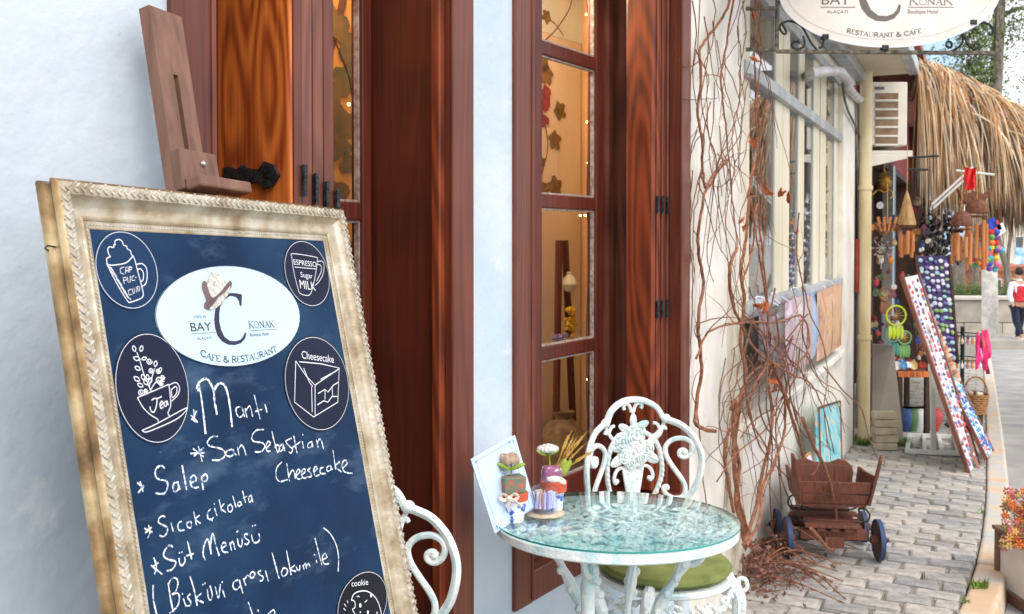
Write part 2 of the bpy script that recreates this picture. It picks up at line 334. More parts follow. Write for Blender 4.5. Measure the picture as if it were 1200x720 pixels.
def bx(f, mb, a0, a1, b0, b1, z0, z1):
    return mb.hexa([f(a0, b0, z0), f(a1, b0, z0), f(a1, b1, z0), f(a0, b1, z0), f(a0, b0, z1), f(a1, b0, z1), f(a1, b1, z1), f(a0, b1, z1)])
def s_of(x): return (1954/(1350-x)-3.592)/.831
def t_of(x): return (1235/(1150-x)-3.592)/.898
def onw2(x, y, n=0):
    r = ray(x, y); q = O1+N2*n; t = (q-CAM).dot(N2)/r.dot(N2); return CAM+r*t
def onw1(x, y, m=0):
    r = ray(x, y); q = O1+I1*m; t = (q-CAM).dot(I1)/r.dot(I1); return CAM+r*t
class Plane:
    def __init__(s, o, U, V): s.o, s.U, s.V, s.N = Vector(o), Vector(U), Vector(V), Vector(U).cross(Vector(V))
    def pt(s, u, v, h=0): return s.o+s.U*u+s.V*v+s.N*h
    def px(s, x, y):
        r = ray(x, y); t = (s.o-CAM).dot(s.N)/r.dot(s.N); d = CAM+r*t-s.o; return Vector((d.dot(s.U), d.dot(s.V)))
def ribbon(mb, pl, pts, w, h, closed=False, vary=0):
    """flat stroke on a plane"""
    n = len(pts); vs = []; fs = []
    for i, p in enumerate(pts):
        a = pts[(i-1) % n] if (i > 0 or closed) else pts[i]; b = pts[(i+1) % n] if (i < n-1 or closed) else pts[i]
        d = b-a
        if d.length < 1e-9: d = Vector((1, 0))
        d.normalize(); q = Vector((-d.y, d.x)); k = w/2*(1+vary*rnd.uniform(-1, 1))
        vs.append(pl.pt(*(p+q*k), h)); vs.append(pl.pt(*(p-q*k), h))
    for i in range(n if closed else n-1): j = (i+1) % n; fs.append((2*i, 2*i+1, 2*j+1, 2*j))
    mb.add(vs, fs)
def v2smooth(pts, k=5): return [Vector((p.x, p.y)) for p in smoothpath([(p[0], p[1], 0) for p in pts], k)]
_T = {}
def glyphs(s):
    if s in _T: return _T[s]
    cu = bpy.data.curves.new('t', 'FONT'); cu.body = s; cu.size = 1; cu.resolution_u = 3
    o = bpy.data.objects.new('t', cu); C.objects.link(o)
    dg = bpy.context.evaluated_depsgraph_get(); me = bpy.data.meshes.new_from_object(o.evaluated_get(dg))
    vs = [(v.co.x, v.co.y) for v in me.vertices]; fs = [tuple(p.vertices) for p in me.polygons]
    bpy.data.objects.remove(o); bpy.data.curves.remove(cu); bpy.data.meshes.remove(me)
    _T[s] = (vs, fs); return _T[s]
def put_text(mb, pl, s, p0, p1, hh, h, arc=None):
    """text from p0 to p1 (plane coords), cap height hh"""
    vs, fs = glyphs(s); x0 = min(v[0] for v in vs); x1 = max(v[0] for v in vs)
    d = (p1-p0); Lx = d.length; d = d/Lx; q = Vector((-d.y, d.x)); k = Lx/(x1-x0); ky = hh/.70
    mb.add([pl.pt(*(p0+d*((v[0]-x0)*k)+q*(v[1]*ky)), h) for v in vs], fs)
SER = {  # stroke serif capitals: (x0,y0,x1,y1,thick) and arcs as point lists
 'A': (.78, [[(.39, 1), (.1, 0)], [(.39, 1), (.68, 0)], [(.2, .36), (.58, .36)]], [(0, 0, .2, 0), (.56, 0, .8, 0)]),
 'C': (.75, [[(.7, .8), (.55, .97), (.35, .97), (.12, .75), (.08, .5), (.12, .25), (.35, .03), (.55, .03), (.72, .2)]], [(.7, .98, .7, .72)]),
 'E': (.62, [[(.12, 1), (.12, 0)], [(.12, 1), (.55, 1)], [(.12, .52), (.42, .52)], [(.12, 0), (.58, 0)]], [(.55, 1, .55, .82), (.58, 0, .58, .2)]),
 'F': (.6, [[(.12, 1), (.12, 0)], [(.12, 1), (.55, 1)], [(.12, .52), (.42, .52)]], [(.55, 1, .55, .82), (0, 0, .25, 0)]),
 'K': (.78, [[(.12, 1), (.12, 0)], [(.62, 1), (.12, .42)], [(.28, .6), (.7, 0)]], [(0, 0, .25, 0), (0, 1, .25, 1), (.5, 1, .74, 1), (.58, 0, .8, 0)]),
 'L': (.6, [[(.12, 1), (.12, 0)], [(.12, 0), (.55, 0)]], [(0, 1, .25, 1), (.55, 0, .55, .2)]),
 'I': (.3, [[(.15, 1), (.15, 0)]], [(.03, 0, .27, 0), (.03, 1, .27, 1)]),
 'N': (.82, [[(.12, 1), (.12, 0)], [(.12, 1), (.68, 0)], [(.68, 1), (.68, 0)]], [(0, 0, .25, 0), (.56, 1, .8, 1)]),
 'O': (.82, [[(.4, 1), (.15, .85), (.07, .5), (.15, .15), (.4, 0), (.65, .15), (.73, .5), (.65, .85), (.4, 1)]], []),
 'R': (.72, [[(.12, 1), (.12, 0)], [(.12, 1), (.4, 1), (.56, .85), (.54, .62), (.4, .5), (.12, .5)], [(.35, .5), (.66, 0)]], [(0, 0, .25, 0)]),
 'S': (.58, [[(.48, .82), (.4, .97), (.22, .98), (.1, .82), (.12, .65), (.42, .4), (.48, .22), (.38, .04), (.2, .02), (.08, .18)]], []),
 'T': (.66, [[(.33, 1), (.33, 0)], [(.04, 1), (.62, 1)]], [(.04, 1, .04, .8), (.62, 1, .62, .8), (.22, 0, .44, 0)]),
 'U': (.8, [[(.12, 1), (.12, .3), (.2, .06), (.38, 0), (.56, .06), (.66, .3), (.66, 1)]], [(0, 1, .24, 1), (.56, 1, .78, 1)]),
 'Y': (.76, [[(.1, 1), (.38, .5)], [(.66, 1), (.38, .5)], [(.38, .5), (.38, 0)]], [(0, 1, .22, 1), (.54, 1, .78, 1), (.26, 0, .5, 0)]),
 '&': (.85, [[(.78, .5), (.6, .12), (.35, .0), (.1, .15), (.12, .4), (.42, .62), (.45, .85), (.32, .98), (.2, .85), (.25, .65), (.75, 0)]], []),
 ' ': (.35, [], [])}
def serif_text(mb, pl, s, path, hh, h, wt=.1, sizes=None):
    """serif capitals set along a smooth path of plane points"""
    pts = v2smooth(path, 12) if len(path) > 2 else [Vector(path[0]), Vector(path[1])]
    L = [0]
    for a, b in zip(pts, pts[1:]): L.append(L[-1]+(b-a).length)
    tot = sum(SER[c][0]*(sizes[i] if sizes else 1) for i, c in enumerate(s)); k = L[-1]/tot; pos = 0
    def P(d):
        d = max(0, min(d, L[-1]-1e-6))
        for i in range(len(L)-1):
            if L[i+1] >= d: t = (d-L[i])/(L[i+1]-L[i]); return pts[i].lerp(pts[i+1], t), (pts[i+1]-pts[i]).normalized()
        return pts[-1], (pts[-1]-pts[-2]).normalized()
    for i, c in enumerate(s):
        z = sizes[i] if sizes else 1; wd, st, se = SER[c]; o, d = P(pos); mid, d = P(pos+wd*k*z/2); o = mid-d*(wd*k*z/2); q = Vector((-d.y, d.x)); pos += wd*k*z
        T = lambda x, y: o+d*(x*k*z)+q*(y*hh*z)
        for j, l in enumerate(st):
            pp = [T(*p) for p in l]
            if len(pp) > 3: pp = v2smooth(pp, 3)
            dx = abs(l[0][0]-l[-1][0]); dy = abs(l[0][1]-l[-1][1])
            w = hh*wt*(.5 if (dy < .1 or (c in 'AN' and j == 0) or (c == 'K' and j == 1)) else 1)
            ribbon(mb, pl, pp, w, h)
        for a in se: ribbon(mb, pl, [T(a[0], a[1]), T(a[2], a[3])], hh*wt*.5, h)
# ================================================================== GROUND
def struct(name, mb, m, parent=None, **k): return obj(name, mb, m, parent, kind='structure' if not parent else None, **k)
mb = MB(); ys = [-40, -6, -3, 0, 3, 6, 9, 12, 16, 20, 24, 27, 60, 200, 900]; xs = [-400, -60, -20, 0, 10, 20, 60, 400]
ng = len(xs)
mb.add([(x, y, gz(y)-.16) for y in ys for x in xs], [(j*ng+i, j*ng+i+1, (j+1)*ng+i+1, (j+1)*ng+i) for j in range(len(ys)-1) for i in range(ng-1)])
struct('ground', mb, M['ground'])
def nin(t): return 1.05-.28*exp(-max(t, -1.5)/1.25)
def g2(t, n, dz=0): p = w2(t, n, 0); return Vector((p.x, p.y, gz(p.y)+dz))
ts = [-6+.5*i for i in range(58)]
mb = MB(); k = len(ts)
for a, b in zip(ts, ts[1:]):
    i0, i1 = nin(a)+.145, nin(b)+.145
    mb.add([g2(a, i0+.005, -.125), g2(b, i1+.005, -.125), g2(b, 9, -.125), g2(a, 9, -.125)], [(0, 3, 2, 1)])
struct('road', mb, M['road'])
mb = MB()
for a, b in zip(ts, ts[1:]):
    na, nb = (-6 if a < 0 else -.35), (-6 if b <= 0 else -.35)
    mb.add([g2(a, na, -.008), g2(b, nb, -.008), g2(b, nin(b), -.008), g2(a, nin(a), -.008)], [(0, 3, 2, 1)])
sidewalk = struct('sidewalk', mb, M['mortar'])
# pavers: 6 shared shapes
def paver_mesh(seed, L=.2, Wd=.128):
    r = random.Random(seed); b = bmesh.new(); bmesh.ops.create_cube(b, size=1)
    for v in b.verts: v.co.x *= L-.012; v.co.y *= Wd-.011; v.co.z = v.co.z*.05-.022
    for v in b.verts: v.co.x += r.uniform(-.007, .007); v.co.y += r.uniform(-.006, .006); v.co.z += r.uniform(-.004, .004) if v.co.z > -.02 else 0
    bmesh.ops.bevel(b, geom=[e for e in b.edges if all(v.co.z > -.02 for v in e.verts)], offset=.008, segments=2, affect='EDGES')
    me = bpy.data.meshes.new('paver'); b.to_mesh(me); b.free(); me.materials.append(M['paver'])
    return me
PM = [paver_mesh(i) for i in range(6)]
spots = []
row = 0; t = -3.0
while t < 15:
    off = .1 if row % 2 else 0; n = nin(t)-.105
    lo = -.3 if t > 0.2 else -.25+1.3*t*.3-1.0
    j = 0
    while n-off > lo:
        spots.append((t, n-off-(.0 if j else 0))); n -= .2; j += 1
    if off: spots.append((t, nin(t)-.05, 'half'))
    t += .128; row += 1
rz0 = -radians(26.1)+0
R2 = Matrix(((N2.x, U2.x, 0), (N2.y, U2.y, 0), (0, 0, 1)))
def inview(p):
    if p.y < .5: return False
    x = 600+1120*p.x/p.y; y = 282+1120*(1.45-p.z)/p.y; return -20 < x < 1230 and y < 745
def pv(t, n, half):
    p = g2(t, n); e = Matrix.Rotation(rnd.uniform(-.045, .045), 3, 'X') @ Matrix.Rotation(rnd.uniform(-.03, .03), 3, 'Y')
    return p, R2 @ Matrix.Rotation(rnd.uniform(-.05, .05), 3, 'Z') @ e
full = []
for sp in spots:
    t, n = sp[0], sp[1]; p = g2(t, n); full.append((p.y if inview(p) and n > .0 else 1e3+abs(p.y), t, n, len(sp) > 2))
full.sort(); rest = MB()
for i, (d, t, n, half) in enumerate(full):
    p, R = pv(t, n, half); sc = Vector((.5 if half else 1, 1, 1)); dz = rnd.uniform(-.006, .005); me = PM[i % 6]
    if i < 300:
        o = bpy.data.objects.new('paver', me); C.objects.link(o); o.parent = sidewalk
        o.matrix_local = Matrix.Translation(p+Vector((0, 0, dz))) @ R.to_4x4() @ Matrix.Diagonal(sc).to_4x4()
    else:
        rest.add([p+Vector((0, 0, dz))+R @ Vector((v.co.x*sc.x, v.co.y, v.co.z)) for v in me.vertices], [tuple(f.vertices) for f in me.polygons])
obj('paver', rest, mat('distant_paver', S(150, 145, 136), S(186, 180, 170), 5, .85), sidewalk, kind='stuff')
# kerb stones
kerb = struct('kerb', MB().add([g2(-6, 1.2, -.3), g2(20, 1.2, -.3), g2(20, 1.25, -.3)], [(0, 1, 2)]), M['kerb'])
t = -2.2
while t < 18:
    L = .56; a, b = t+.006, t+L-.006; h0, h1 = rnd.uniform(-.006, .006), rnd.uniform(-.006, .006)
    q = MB().hexa([g2(a, nin(a)+.004, -.3), g2(a, nin(a)+.16, -.3), g2(b, nin(b)+.16, -.3), g2(b, nin(b)+.004, -.3),
                   g2(a, nin(a)+.004, h0), g2(a, nin(a)+.14, h0), g2(b, nin(b)+.14, h1), g2(b, nin(b)+.004, h1)])
    bevel(obj('kerb_stone', q, M['kerb'], kerb), .02, 3); t += L

# ================================================================== HOTEL WALL (left)
wall = MB()
S0, S1, S2, S3 = -2.283, -1.379, -1.188, -.004     # opening 1, pier, opening 2
TOP = 2.78
bx(w1, wall, -9, S0, 0, .36, -.4, 5); bx(w1, wall, S1, S2, 0, .30, -.4, TOP)
bx(w1, wall, S2, .03, 0, .36, -.4, .43)
bx(w1, wall, S0, .03, 0, .36, TOP, 5)
hotel = obj('blue_wall', wall, M['wall_blue'], label='pale blue plastered hotel wall with two wooden openings behind the chalkboard', cat='wall')
def casing(parent, s0, s1, z0, z1, w=.094, m=M['pane_wood'], bottom=True):
    for nm, a in (('casing', (s0, s0+w, z0, z1)), ('casing', (s1-w, s1, z0, z1)), ('casing', (s0+w, s1-w, z1-w, z1))):
        bevel(obj(nm, bx(w1, MB(), a[0], a[1], -.012, .036, a[2], a[3]), m if not (a[0] == s0 and s0 < -2) else M['mahog'], parent), .004)
    if bottom: bevel(obj('casing', bx(w1, MB(), s0+w, s1-w, -.010, .036, z0, z0+w), m, parent), .004)
    for a_ in (s0+w-.012, s1-w-.004): obj('casing_bead', MB().tube([w1(a_+.008, -.012, z0+.01), w1(a_+.008, -.012, z1-.01)], .006, 8), m, parent, smooth=True)
def sash(parent, s0, s1, z0, z1, bars, m0=.27, m1=.31, st=.055, pv=M['mahog']):
    sh = obj('sash', bx(w1, bx(w1, MB(), s0, s0+st, m0, m1, z0, z1), s1-st, s1, m0, m1, z0, z1), pv, parent); bevel(sh, .004)
    zz = [z0]+list(bars)+[z1]
    for b in bars: bevel(obj('glazing_bar', bx(w1, MB(), s0+st, s1-st, m0+.003, m1-.003, b-.024, b+.024), pv, sh), .005)
    bevel(obj('glazing_bar', bx(w1, MB(), s0+st, s1-st, m0+.003, m1-.003, z0, z0+.08), pv, sh), .004)
    bevel(obj('glazing_bar', bx(w1, MB(), s0+st, s1-st, m0+.003, m1-.003, z1-.07, z1), pv, sh), .004)
    for a, b in zip(zz, zz[1:]):
        a += .024 if a != z0 else .08; b -= .024 if b != z1 else .07
        obj('pane', bx(w1, MB(), s0+st-.002, s1-st+.002, (m0+m1)/2+.008, (m0+m1)/2+.012, a, b), M['glass'], sh)
        bd = MB(); w = .006
        for q in ((s0+st, s0+st+w, a, b), (s1-st-w, s1-st, a, b), (s0+st+w, s1-st-w, a, a+w), (s0+st+w, s1-st-w, b-w, b)):
            bx(w1, bd, q[0], q[1], m0+.010, m0+.024, q[2], q[3])
        obj('glazing_bead', bd, mat('pale_glazing_bead', S(128, 108, 98), S(176, 164, 154), 60, .5), sh)
def hinge(parent, s, m, z):
    q = bx(w1, MB(), s-.006, s+.006, m-.004, m, z-.03, z+.03); q.tube([w1(s, m-.006, z-.032), w1(s, m-.006, z+.032)], .005, 8)
    obj('hinge', q, M['iron'], parent)

# ---- opening 1: door with folded shutter stack
door = thing('wooden_door', 'tall brown glazed door opening with folded orange wooden leaves, behind the chalkboard', 'door', w1(-1.9, 0, gz(1.9)))
casing(door, S0, S1, gz(2)-.02, TOP, bottom=False)
bevel(obj('reveal', bx(w1, MB(), S1-.096, S1-.002, .037, .287, gz(2)-.02, TOP), M['mahog2'], door), .003)
bevel(obj('lining', bx(w1, MB(), S1-.118, S1-.094, .008, .034, gz(2)-.02, TOP), M['orange2'], door), .004)
obj('reveal', bx(w1, MB(), S0+.002, S0+.07, .037, .36, gz(2)-.02, TOP), M['mahog2'], door)
sash(door, -1.83, S1-.1, gz(2), TOP-.1, [.62, 1.12, 1.525, 2.1], .245, .285, .036)
sash(door, S0+.075, -1.84, gz(2), TOP-.1, [.62, 1.12, 1.525, 2.1], .250, .290)
# stack of leaves
a = -2.022
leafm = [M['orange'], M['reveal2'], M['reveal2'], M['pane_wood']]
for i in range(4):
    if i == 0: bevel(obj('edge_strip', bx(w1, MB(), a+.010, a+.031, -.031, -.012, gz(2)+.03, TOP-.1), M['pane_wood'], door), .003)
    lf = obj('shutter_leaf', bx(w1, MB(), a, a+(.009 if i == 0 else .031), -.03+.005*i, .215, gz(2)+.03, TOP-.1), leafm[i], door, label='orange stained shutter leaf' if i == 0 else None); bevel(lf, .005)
    for z in (1.57, .7): hinge(door, a+.033, -.031+.005*i, z-.015*i)
    a += .036
# shutter hook strap hinge (black iron) on the orange leaf
q = MB(); P0 = onw1(245, 202, .1); pl = Plane(w1(-2.0225, .0, 0), -I1, Vector((0, 0, 1)))
prof = [(0, -.022), (.05, -.018), (.062, -.026), (.075, -.018), (.11, -.014), (.125, -.03), (.15, -.024), (.168, -.004), (.15, .018), (.125, .026), (.11, .010), (.075, .014), (.06, .022), (.045, .012), (.02, .02), (0, .018)]
z0 = 1.45+(282-206)/1120*1.97
obj('strap_hinge', MB().prism([(x-.165, y) for x, y in prof], lambda x, y: pl.pt(x, y+z0, 0), lambda x, y: pl.pt(x, y+z0, .006)), M['iron'], door)

# ---- opening 2: window
win = thing('casement_window', 'tall brown casement window beside the blue pier, behind the white table and chair', 'window', w1(-.6, 0, .43))
casing(win, S2, S3, .43, TOP, .088, M['pane_wood'])
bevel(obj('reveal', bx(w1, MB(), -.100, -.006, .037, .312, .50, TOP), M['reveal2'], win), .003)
obj('reveal', bx(w1, MB(), S2+.002, S2+.07, .037, .36, .50, TOP), M['mahog'], win)
bevel(obj('sill', bx(w1, MB(), S2+.07, -.1, .037, .34, .50, .53), M['mahog2'], win), .003)
bars2 = [1.063, 1.585, 2.105]
sash(win, -.655, -.165, .53, TOP-.06, bars2)
sash(win, S2+.075, -.662, .53, TOP-.06, bars2, .275, .315)
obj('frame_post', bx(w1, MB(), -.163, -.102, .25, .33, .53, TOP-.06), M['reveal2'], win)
a = -.208
for i in range(3):
    lf = obj('shutter_leaf', bx(w1, MB(), a, a+.029, .04+.004*(2-i), .155, .54, TOP-.1), [M['orange2'], M['orange2'], M['pane_wood']][i], win); bevel(lf, .005)
    for z in (1.2, 1.58): hinge(win, a+.031, .039+.004*(2-i), z)
    a += .035
# ---- interior of the cafe
room = MB()
bx(w1, room, -3.2, .6, 2.6, 2.7, -.2, 3.1); bx(w1, room, -3.2, .6, .37, 2.6, 3.0, 3.1); bx(w1, room, -3.3, -3.2, .37, 2.7, -.2, 3.1); bx(w1, room, .6, .7, .37, 2.7, -.2, 3.1)
struct('interior_wall', room, mat('warm_interior_plaster', S(196, 140, 84), S(214, 162, 104), 2, .9))
struct('interior_floor', bx(w1, MB(), -3.2, .6, .37, 2.6, -.25, -.1), mat('interior_tiles', S(90, 60, 44), S(110, 76, 56), 4, .6))
def mural(name, s0, s1, m, z0, z1, mm, label):
    th = thing(name, label, 'partition', w1((s0+s1)/2, m, z0))
    obj('panel_board', bx(w1, MB(), s0, s1, m, m+.04, z0, z1), mm, th); return th
p1 = mural('interior_partition', -2.3, -.95, .62, .3, 2.9, mat('orange_ochre_paint', S(196, 124, 44), S(226, 158, 78), 3, .8), 'ochre painted partition with a dark painted tree seen through the door glass')
p2 = mural('interior_partition', -.88, .59, .80, .3, 2.9, mat('cream_orange_paint', S(214, 190, 160), S(228, 208, 184), 1.2, .8), 'cream painted partition with painted grape vine seen through the window glass')
pl1 = Plane(w1(0, .618, 0), U1, Vector((0, 0, 1))); pl2 = Plane(w1(0, .798, 0), U1, Vector((0, 0, 1)))
br = MB(); lv = MB(); r = random.Random(3)
def leafshape(mb, pl, c, sz, a, h=.001, lobes=3):
    pts = [];
    for i in range(14):
        t = 2*pi*i/14; rr = sz*(.55+.45*abs(cos(lobes*t/2+.3))); pts.append(Vector((c[0]+rr*cos(t+a), c[1]+rr*.8*sin(t+a))))
    mb.add([pl.pt(p.x, p.y, h) for p in pts], [tuple(range(14))])
for (pts, w) in (([(-1.75, .8), (-1.62, 1.2), (-1.48, 1.55), (-1.4, 1.8), (-1.22, 2.1), (-1.15, 2.5)], .03), ([(-1.5, 1.5), (-1.3, 1.62), (-1.2, 1.8), (-1.05, 1.85)], .016), ([(-1.42, 1.76), (-1.5, 2.0), (-1.45, 2.3)], .016), ([(-1.62, 1.2), (-1.4, 1.3), (-1.2, 1.3), (-1.1, 1.4)], .014), ([(-1.36, 1.9), (-1.2, 1.93), (-1.08, 2.05)], .012)):
    ribbon(br, pl1, v2smooth(pts, 5), w, .001)
    for i in range(16):
        q = v2smooth(pts, 5); p = q[r.randrange(len(q))]; leafshape(lv, pl1, (p.x+r.uniform(-.09, .09), p.y+r.uniform(-.08, .08)), r.uniform(.035, .075), r.uniform(0, 6), .0015+.0004*r.random())
obj('painted_branch', br, mat('painted_brown_branch', S(84, 40, 20), S(110, 60, 30), 30, .8), p1); obj('painted_leaves', lv, mat('painted_olive_leaf', S(84, 74, 28), S(120, 84, 36), 20, .8), p1)
lv = MB(); gr = MB(); tr = MB()
def p2px(x, y): return pl2.px(x, y)
for x, y, sz in ((640, 88, .065), (656, 130, .06), (650, 165, .062), (650, 219, .07), (637, 75, .05), (636, 222, .05), (668, 64, .04), (640, 20, .045), (634, 190, .04)):
    p = p2px(x, y); leafshape(lv, pl2, p, sz, r.uniform(0, 6), .002, 5)
for i in range(34):
    p = p2px(635+r.uniform(-6, 8), 125+r.uniform(-22, 20)); q = [p+Vector((.019*cos(t*pi/4), .019*sin(t*pi/4))) for t in range(8)]
    gr.add([pl2.pt(v.x, v.y, .001+.0001*i) for v in q], [tuple(range(8))])
for l in ([(632, 60), (640, 90), (634, 120), (642, 170), (634, 215), (655, 226)], [(636, 50), (652, 34), (668, 8), (672, -20)], [(640, 20), (652, 30), (660, 42)]):
    ribbon(tr, pl2, v2smooth([p2px(*p) for p in l], 5), .007, .0008)
top = MB(); pts = [p2px(*p) for p in ((626, 40), (640, 38), (650, 43), (662, 46), (676, 50), (690, 54), (720, 58), (720, -90), (600, -90))]
top.add([pl2.pt(p.x, p.y, .0005) for p in pts], [tuple(range(len(pts)))])
obj('painted_leaves', lv, mat('painted_dark_leaf', S(92, 70, 34), S(128, 100, 44), 20, .8), p2); obj('painted_grapes', gr, mat('painted_wine_grape', S(116, 26, 36), S(146, 50, 54), 40, .6), p2)
obj('painted_stems', tr, mat('painted_stem', S(96, 52, 34), S(120, 80, 50), 20, .8), p2); obj('painted_frieze', top, mat('cream_white_frieze', S(206, 204, 190), S(226, 224, 212), 3, .8), p2)
def fairy(name, label, wire, bulbs):
    t = thing(name, label, 'fairy lights', wire[0], group='fairy lights inside the cafe')
    obj('wire', MB().tube(smoothpath(wire, 4), .0025, 5), M['dark'], t)
    for b in bulbs: obj('bulb', MB().ball(b, .0045, 8, 6), mat('warm_bulb_glow', S(255, 214, 120), rough=.5, emit=14), t)
def onp(pl, x, y, h=.03): p = pl.px(x, y); return pl.pt(p.x, p.y, h)
wire = [onp(pl2, x, y, .09) for x, y in ((666, -20), (671, 60), (670, 150), (668, 230), (670, 300), (667, 400), (668, 480))]
fairy('fairy_lights', 'string of tiny warm lights hanging down behind the window panes beside the white chair', wire, [onp(pl2, x, y, .09) for x, y in ((667, 20), (671, 110), (668, 145), (670, 208), (660, 253), (666, 253), (669, 192), (664, 412), (668, 443))])
wire = [onp(pl1, x, y, .08) for x, y in ((360, 30), (385, 90), (392, 125), (408, 125), (425, 60), (440, 10))]
fairy('fairy_lights', 'string of tiny warm lights across the painted tree behind the door glass', wire, [onp(pl1, x, y, .08) for x, y in ((386, 125), (407, 125), (416, 68), (350, 90))])
# objects on display inside the window
st = thing('display_easel', 'dark wooden display stand leaning behind the window panes', 'display stand', w1(-.15, .62, .3))
pt = Plane(w1(0, .66, 0), U1, Vector((0, 0, 1)))
for l in (((655, 282), (650, 600)), ((662, 282), (676, 600))):
    obj('leg', MB().tube([onp(pt, *l[0], 0), onp(pt, *l[1], 0)], .016, 6), M['mahog2'], st)
o = obj('white_ornament', MB().lathe([(0, -.035), (.022, -.028), (.034, 0), (.026, .024), (.012, .04), (.014, .05), (0, .055)], onp(pt, 658, 333, .04), 16), mat('cream_ceramic', S(210, 196, 170), S(226, 214, 192), 10, .5), smooth=True)
tag(o, 'small cream ornament hanging behind the middle window pane', 'ornament')
yf = MB()
for i in range(34): yf.ball(onp(pt, 657+r.uniform(-5, 6), 380+r.uniform(-20, 20), .05+r.uniform(-.01, .01)), r.uniform(.006, .011), 6, 4)
yf.tube([onp(pt, 658, 385, .05), onp(pt, 662, 420, .05)], .004, 5)
tag(obj('yellow_flowers', yf, mat('yellow_blossom', S(214, 160, 30), S(240, 200, 60), 40, .8)), 'bunch of yellow dried flowers behind the third window pane', 'flowers')
pf = MB()
for i in range(16): pf.ball(onp(pt, 650+r.uniform(-12, 10), 401+r.uniform(-9, 5), .05), r.uniform(.008, .018), 6, 4)
tag(obj('lilac_cloth', pf, mat('lilac_cloth', S(120, 104, 150), S(156, 142, 180), 20, .9)), 'crumpled lilac cloth above the lowest window bar', 'cloth')
bgp = MB().lathe([(0, 0), (.11, .0), (.13, .1), (.1, .2), (.04, .26), (.05, .29)], onp(pt, 655, 560, .02)-Vector((0, 0, .0)), 14)
tag(obj('burlap_sack', bgp, mat('beige_burlap', S(120, 96, 70), S(160, 134, 104), 30, .9), smooth=True), 'beige burlap sack standing inside the lowest window pane', 'sack')
# unseen lamps added to give the warm lit interior; shades and bulbs made up
for (s_, m_, z_, e_, lb) in ((-1.55, .46, 2.5, 16, 'unseen added warm lamp lighting the painted tree inside the cafe door'), (-.35, .55, 2.5, 16, 'unseen added warm lamp lighting the grape vine wall inside the cafe window')):
    lp = thing('added_lamp', lb, 'lamp', w1(s_, m_, z_))
    obj('added_shade', MB().lathe([(.09, 0), (.06, .09), (.015, .12), (.01, .49)], w1(s_, m_, z_), 20, cap=False), M['lace'], lp)
    obj('bulb', MB().ball(w1(s_, m_, z_+.03), .025), mat('added_lamp_glow', S(255, 220, 160), emit=10), lp)
    o = bpy.data.lights.new('added_light', 'POINT'); o.energy = e_; o.color = (1, .78, .5); o.shadow_soft_size = .03
    q = bpy.data.objects.new('added_light', o); C.objects.link(q); q.location = w1(s_, m_, z_-.02)

# ================================================================== NEIGHBOUR WALL with shop window
nb = MB()
bx(w2, nb, .035, .925, -.3, .0, -.6, 5)
bx(w2, nb, .925, 4.335, -.3, -.035, -.6, .60)       # below the ledge
bx(w2, nb, 4.335, 5.1, -.3, .02, -.8, 5)
bx(w2, nb, .925, 4.335, -.3, -.02, 2.72, 5)
neigh = obj('cream_wall', nb, M['wall_cream'], label='cream plastered wall with peeling paint holding the tall grey shop window', cat='wall')
bevel(obj('ledge', bx(w2, MB(), .915, 4.34, -.1, .045, .555, .60), M['wall_cream'], neigh), .008)
obj('worn_patch', bx(w2, MB(), .62, .925, -.01, .004, -.3, 1.25), M['cream_dirty'], neigh, label='peeling worn plaster strip')
bevel(obj('fascia', bx(w2, MB(), .0, 5.3, .0, .10, 2.80, 2.88), M['alu'], neigh), .006)
obj('soffit', bx(w2, MB(), .0, 5.4, .0, .42, 2.885, 2.93), M['soffit'], neigh)
bevel(obj('gutter', bx(w2, MB(), .0, 5.4, .42, .50, 2.87, 2.99), M['alu'], neigh), .01)
sw = thing('shop_window', 'grey and cream aluminium shop window with a transom and narrow upper panes', 'window', w2(2.6, 0, .6))
Z0, Z1, ZT = 1.13, 2.72, 2.25
for (a, b) in ((.93, 1.15), (1.80, 2.01), (2.03, 2.23), (2.55, 2.75), (3.14, 3.38), (3.45, 3.70), (4.15, 4.33)):
    for z0, z1 in ((Z0, ZT-.03), (ZT+.035, Z1)):
        bevel(obj('mullion', bx(w2, MB(), a, b, -.06, -.020, z0, z1), M['cream_paint'], sw), .004)
        obj('mullion_edge', bx(w2, MB(), a-.022, a-.002, -.065, -.026, z0, z1), M['alu'], sw)
bevel(obj('transom', bx(w2, MB(), .93, 4.33, -.06, .012, ZT-.03, ZT+.035), M['alu'], sw), .004)
bevel(obj('head_rail', bx(w2, MB(), .93, 4.33, -.06, .005, Z1-.06, Z1-.001), M['alu'], sw), .004)
bevel(obj('sill_rail', bx(w2, MB(), .93, 4.33, -.06, .025, Z0-.05, Z0+.03), M['alu'], sw), .006)
obj('lower_panel', bx(w2, MB(), .93, 4.33, -.06, -.034, .60, Z0-.05), mat('grey_panel', S(150, 148, 142), S(176, 172, 164), 4, .7), sw)
for (a, b) in ((1.15, 1.78), (2.23, 2.53), (2.75, 3.12), (3.70, 4.13)):
    obj('pane', bx(w2, MB(), a, b, -.034, -.030, Z0+.03, ZT-.03), M['glass'], sw); obj('pane', bx(w2, MB(), a, b, -.034, -.030, ZT+.035, Z1-.06), M['glass'], sw)
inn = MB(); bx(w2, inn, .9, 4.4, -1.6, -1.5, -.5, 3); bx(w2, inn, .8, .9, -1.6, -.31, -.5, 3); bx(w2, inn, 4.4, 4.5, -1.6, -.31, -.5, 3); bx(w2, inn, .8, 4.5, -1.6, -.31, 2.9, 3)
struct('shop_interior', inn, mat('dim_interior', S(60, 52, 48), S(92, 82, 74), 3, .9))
dis = [('navy', 40, 60, 110), ('red', 160, 50, 50), ('teal', 60, 130, 140), ('cream', 210, 200, 180), ('pink', 200, 120, 140), ('brown', 110, 76, 56)]
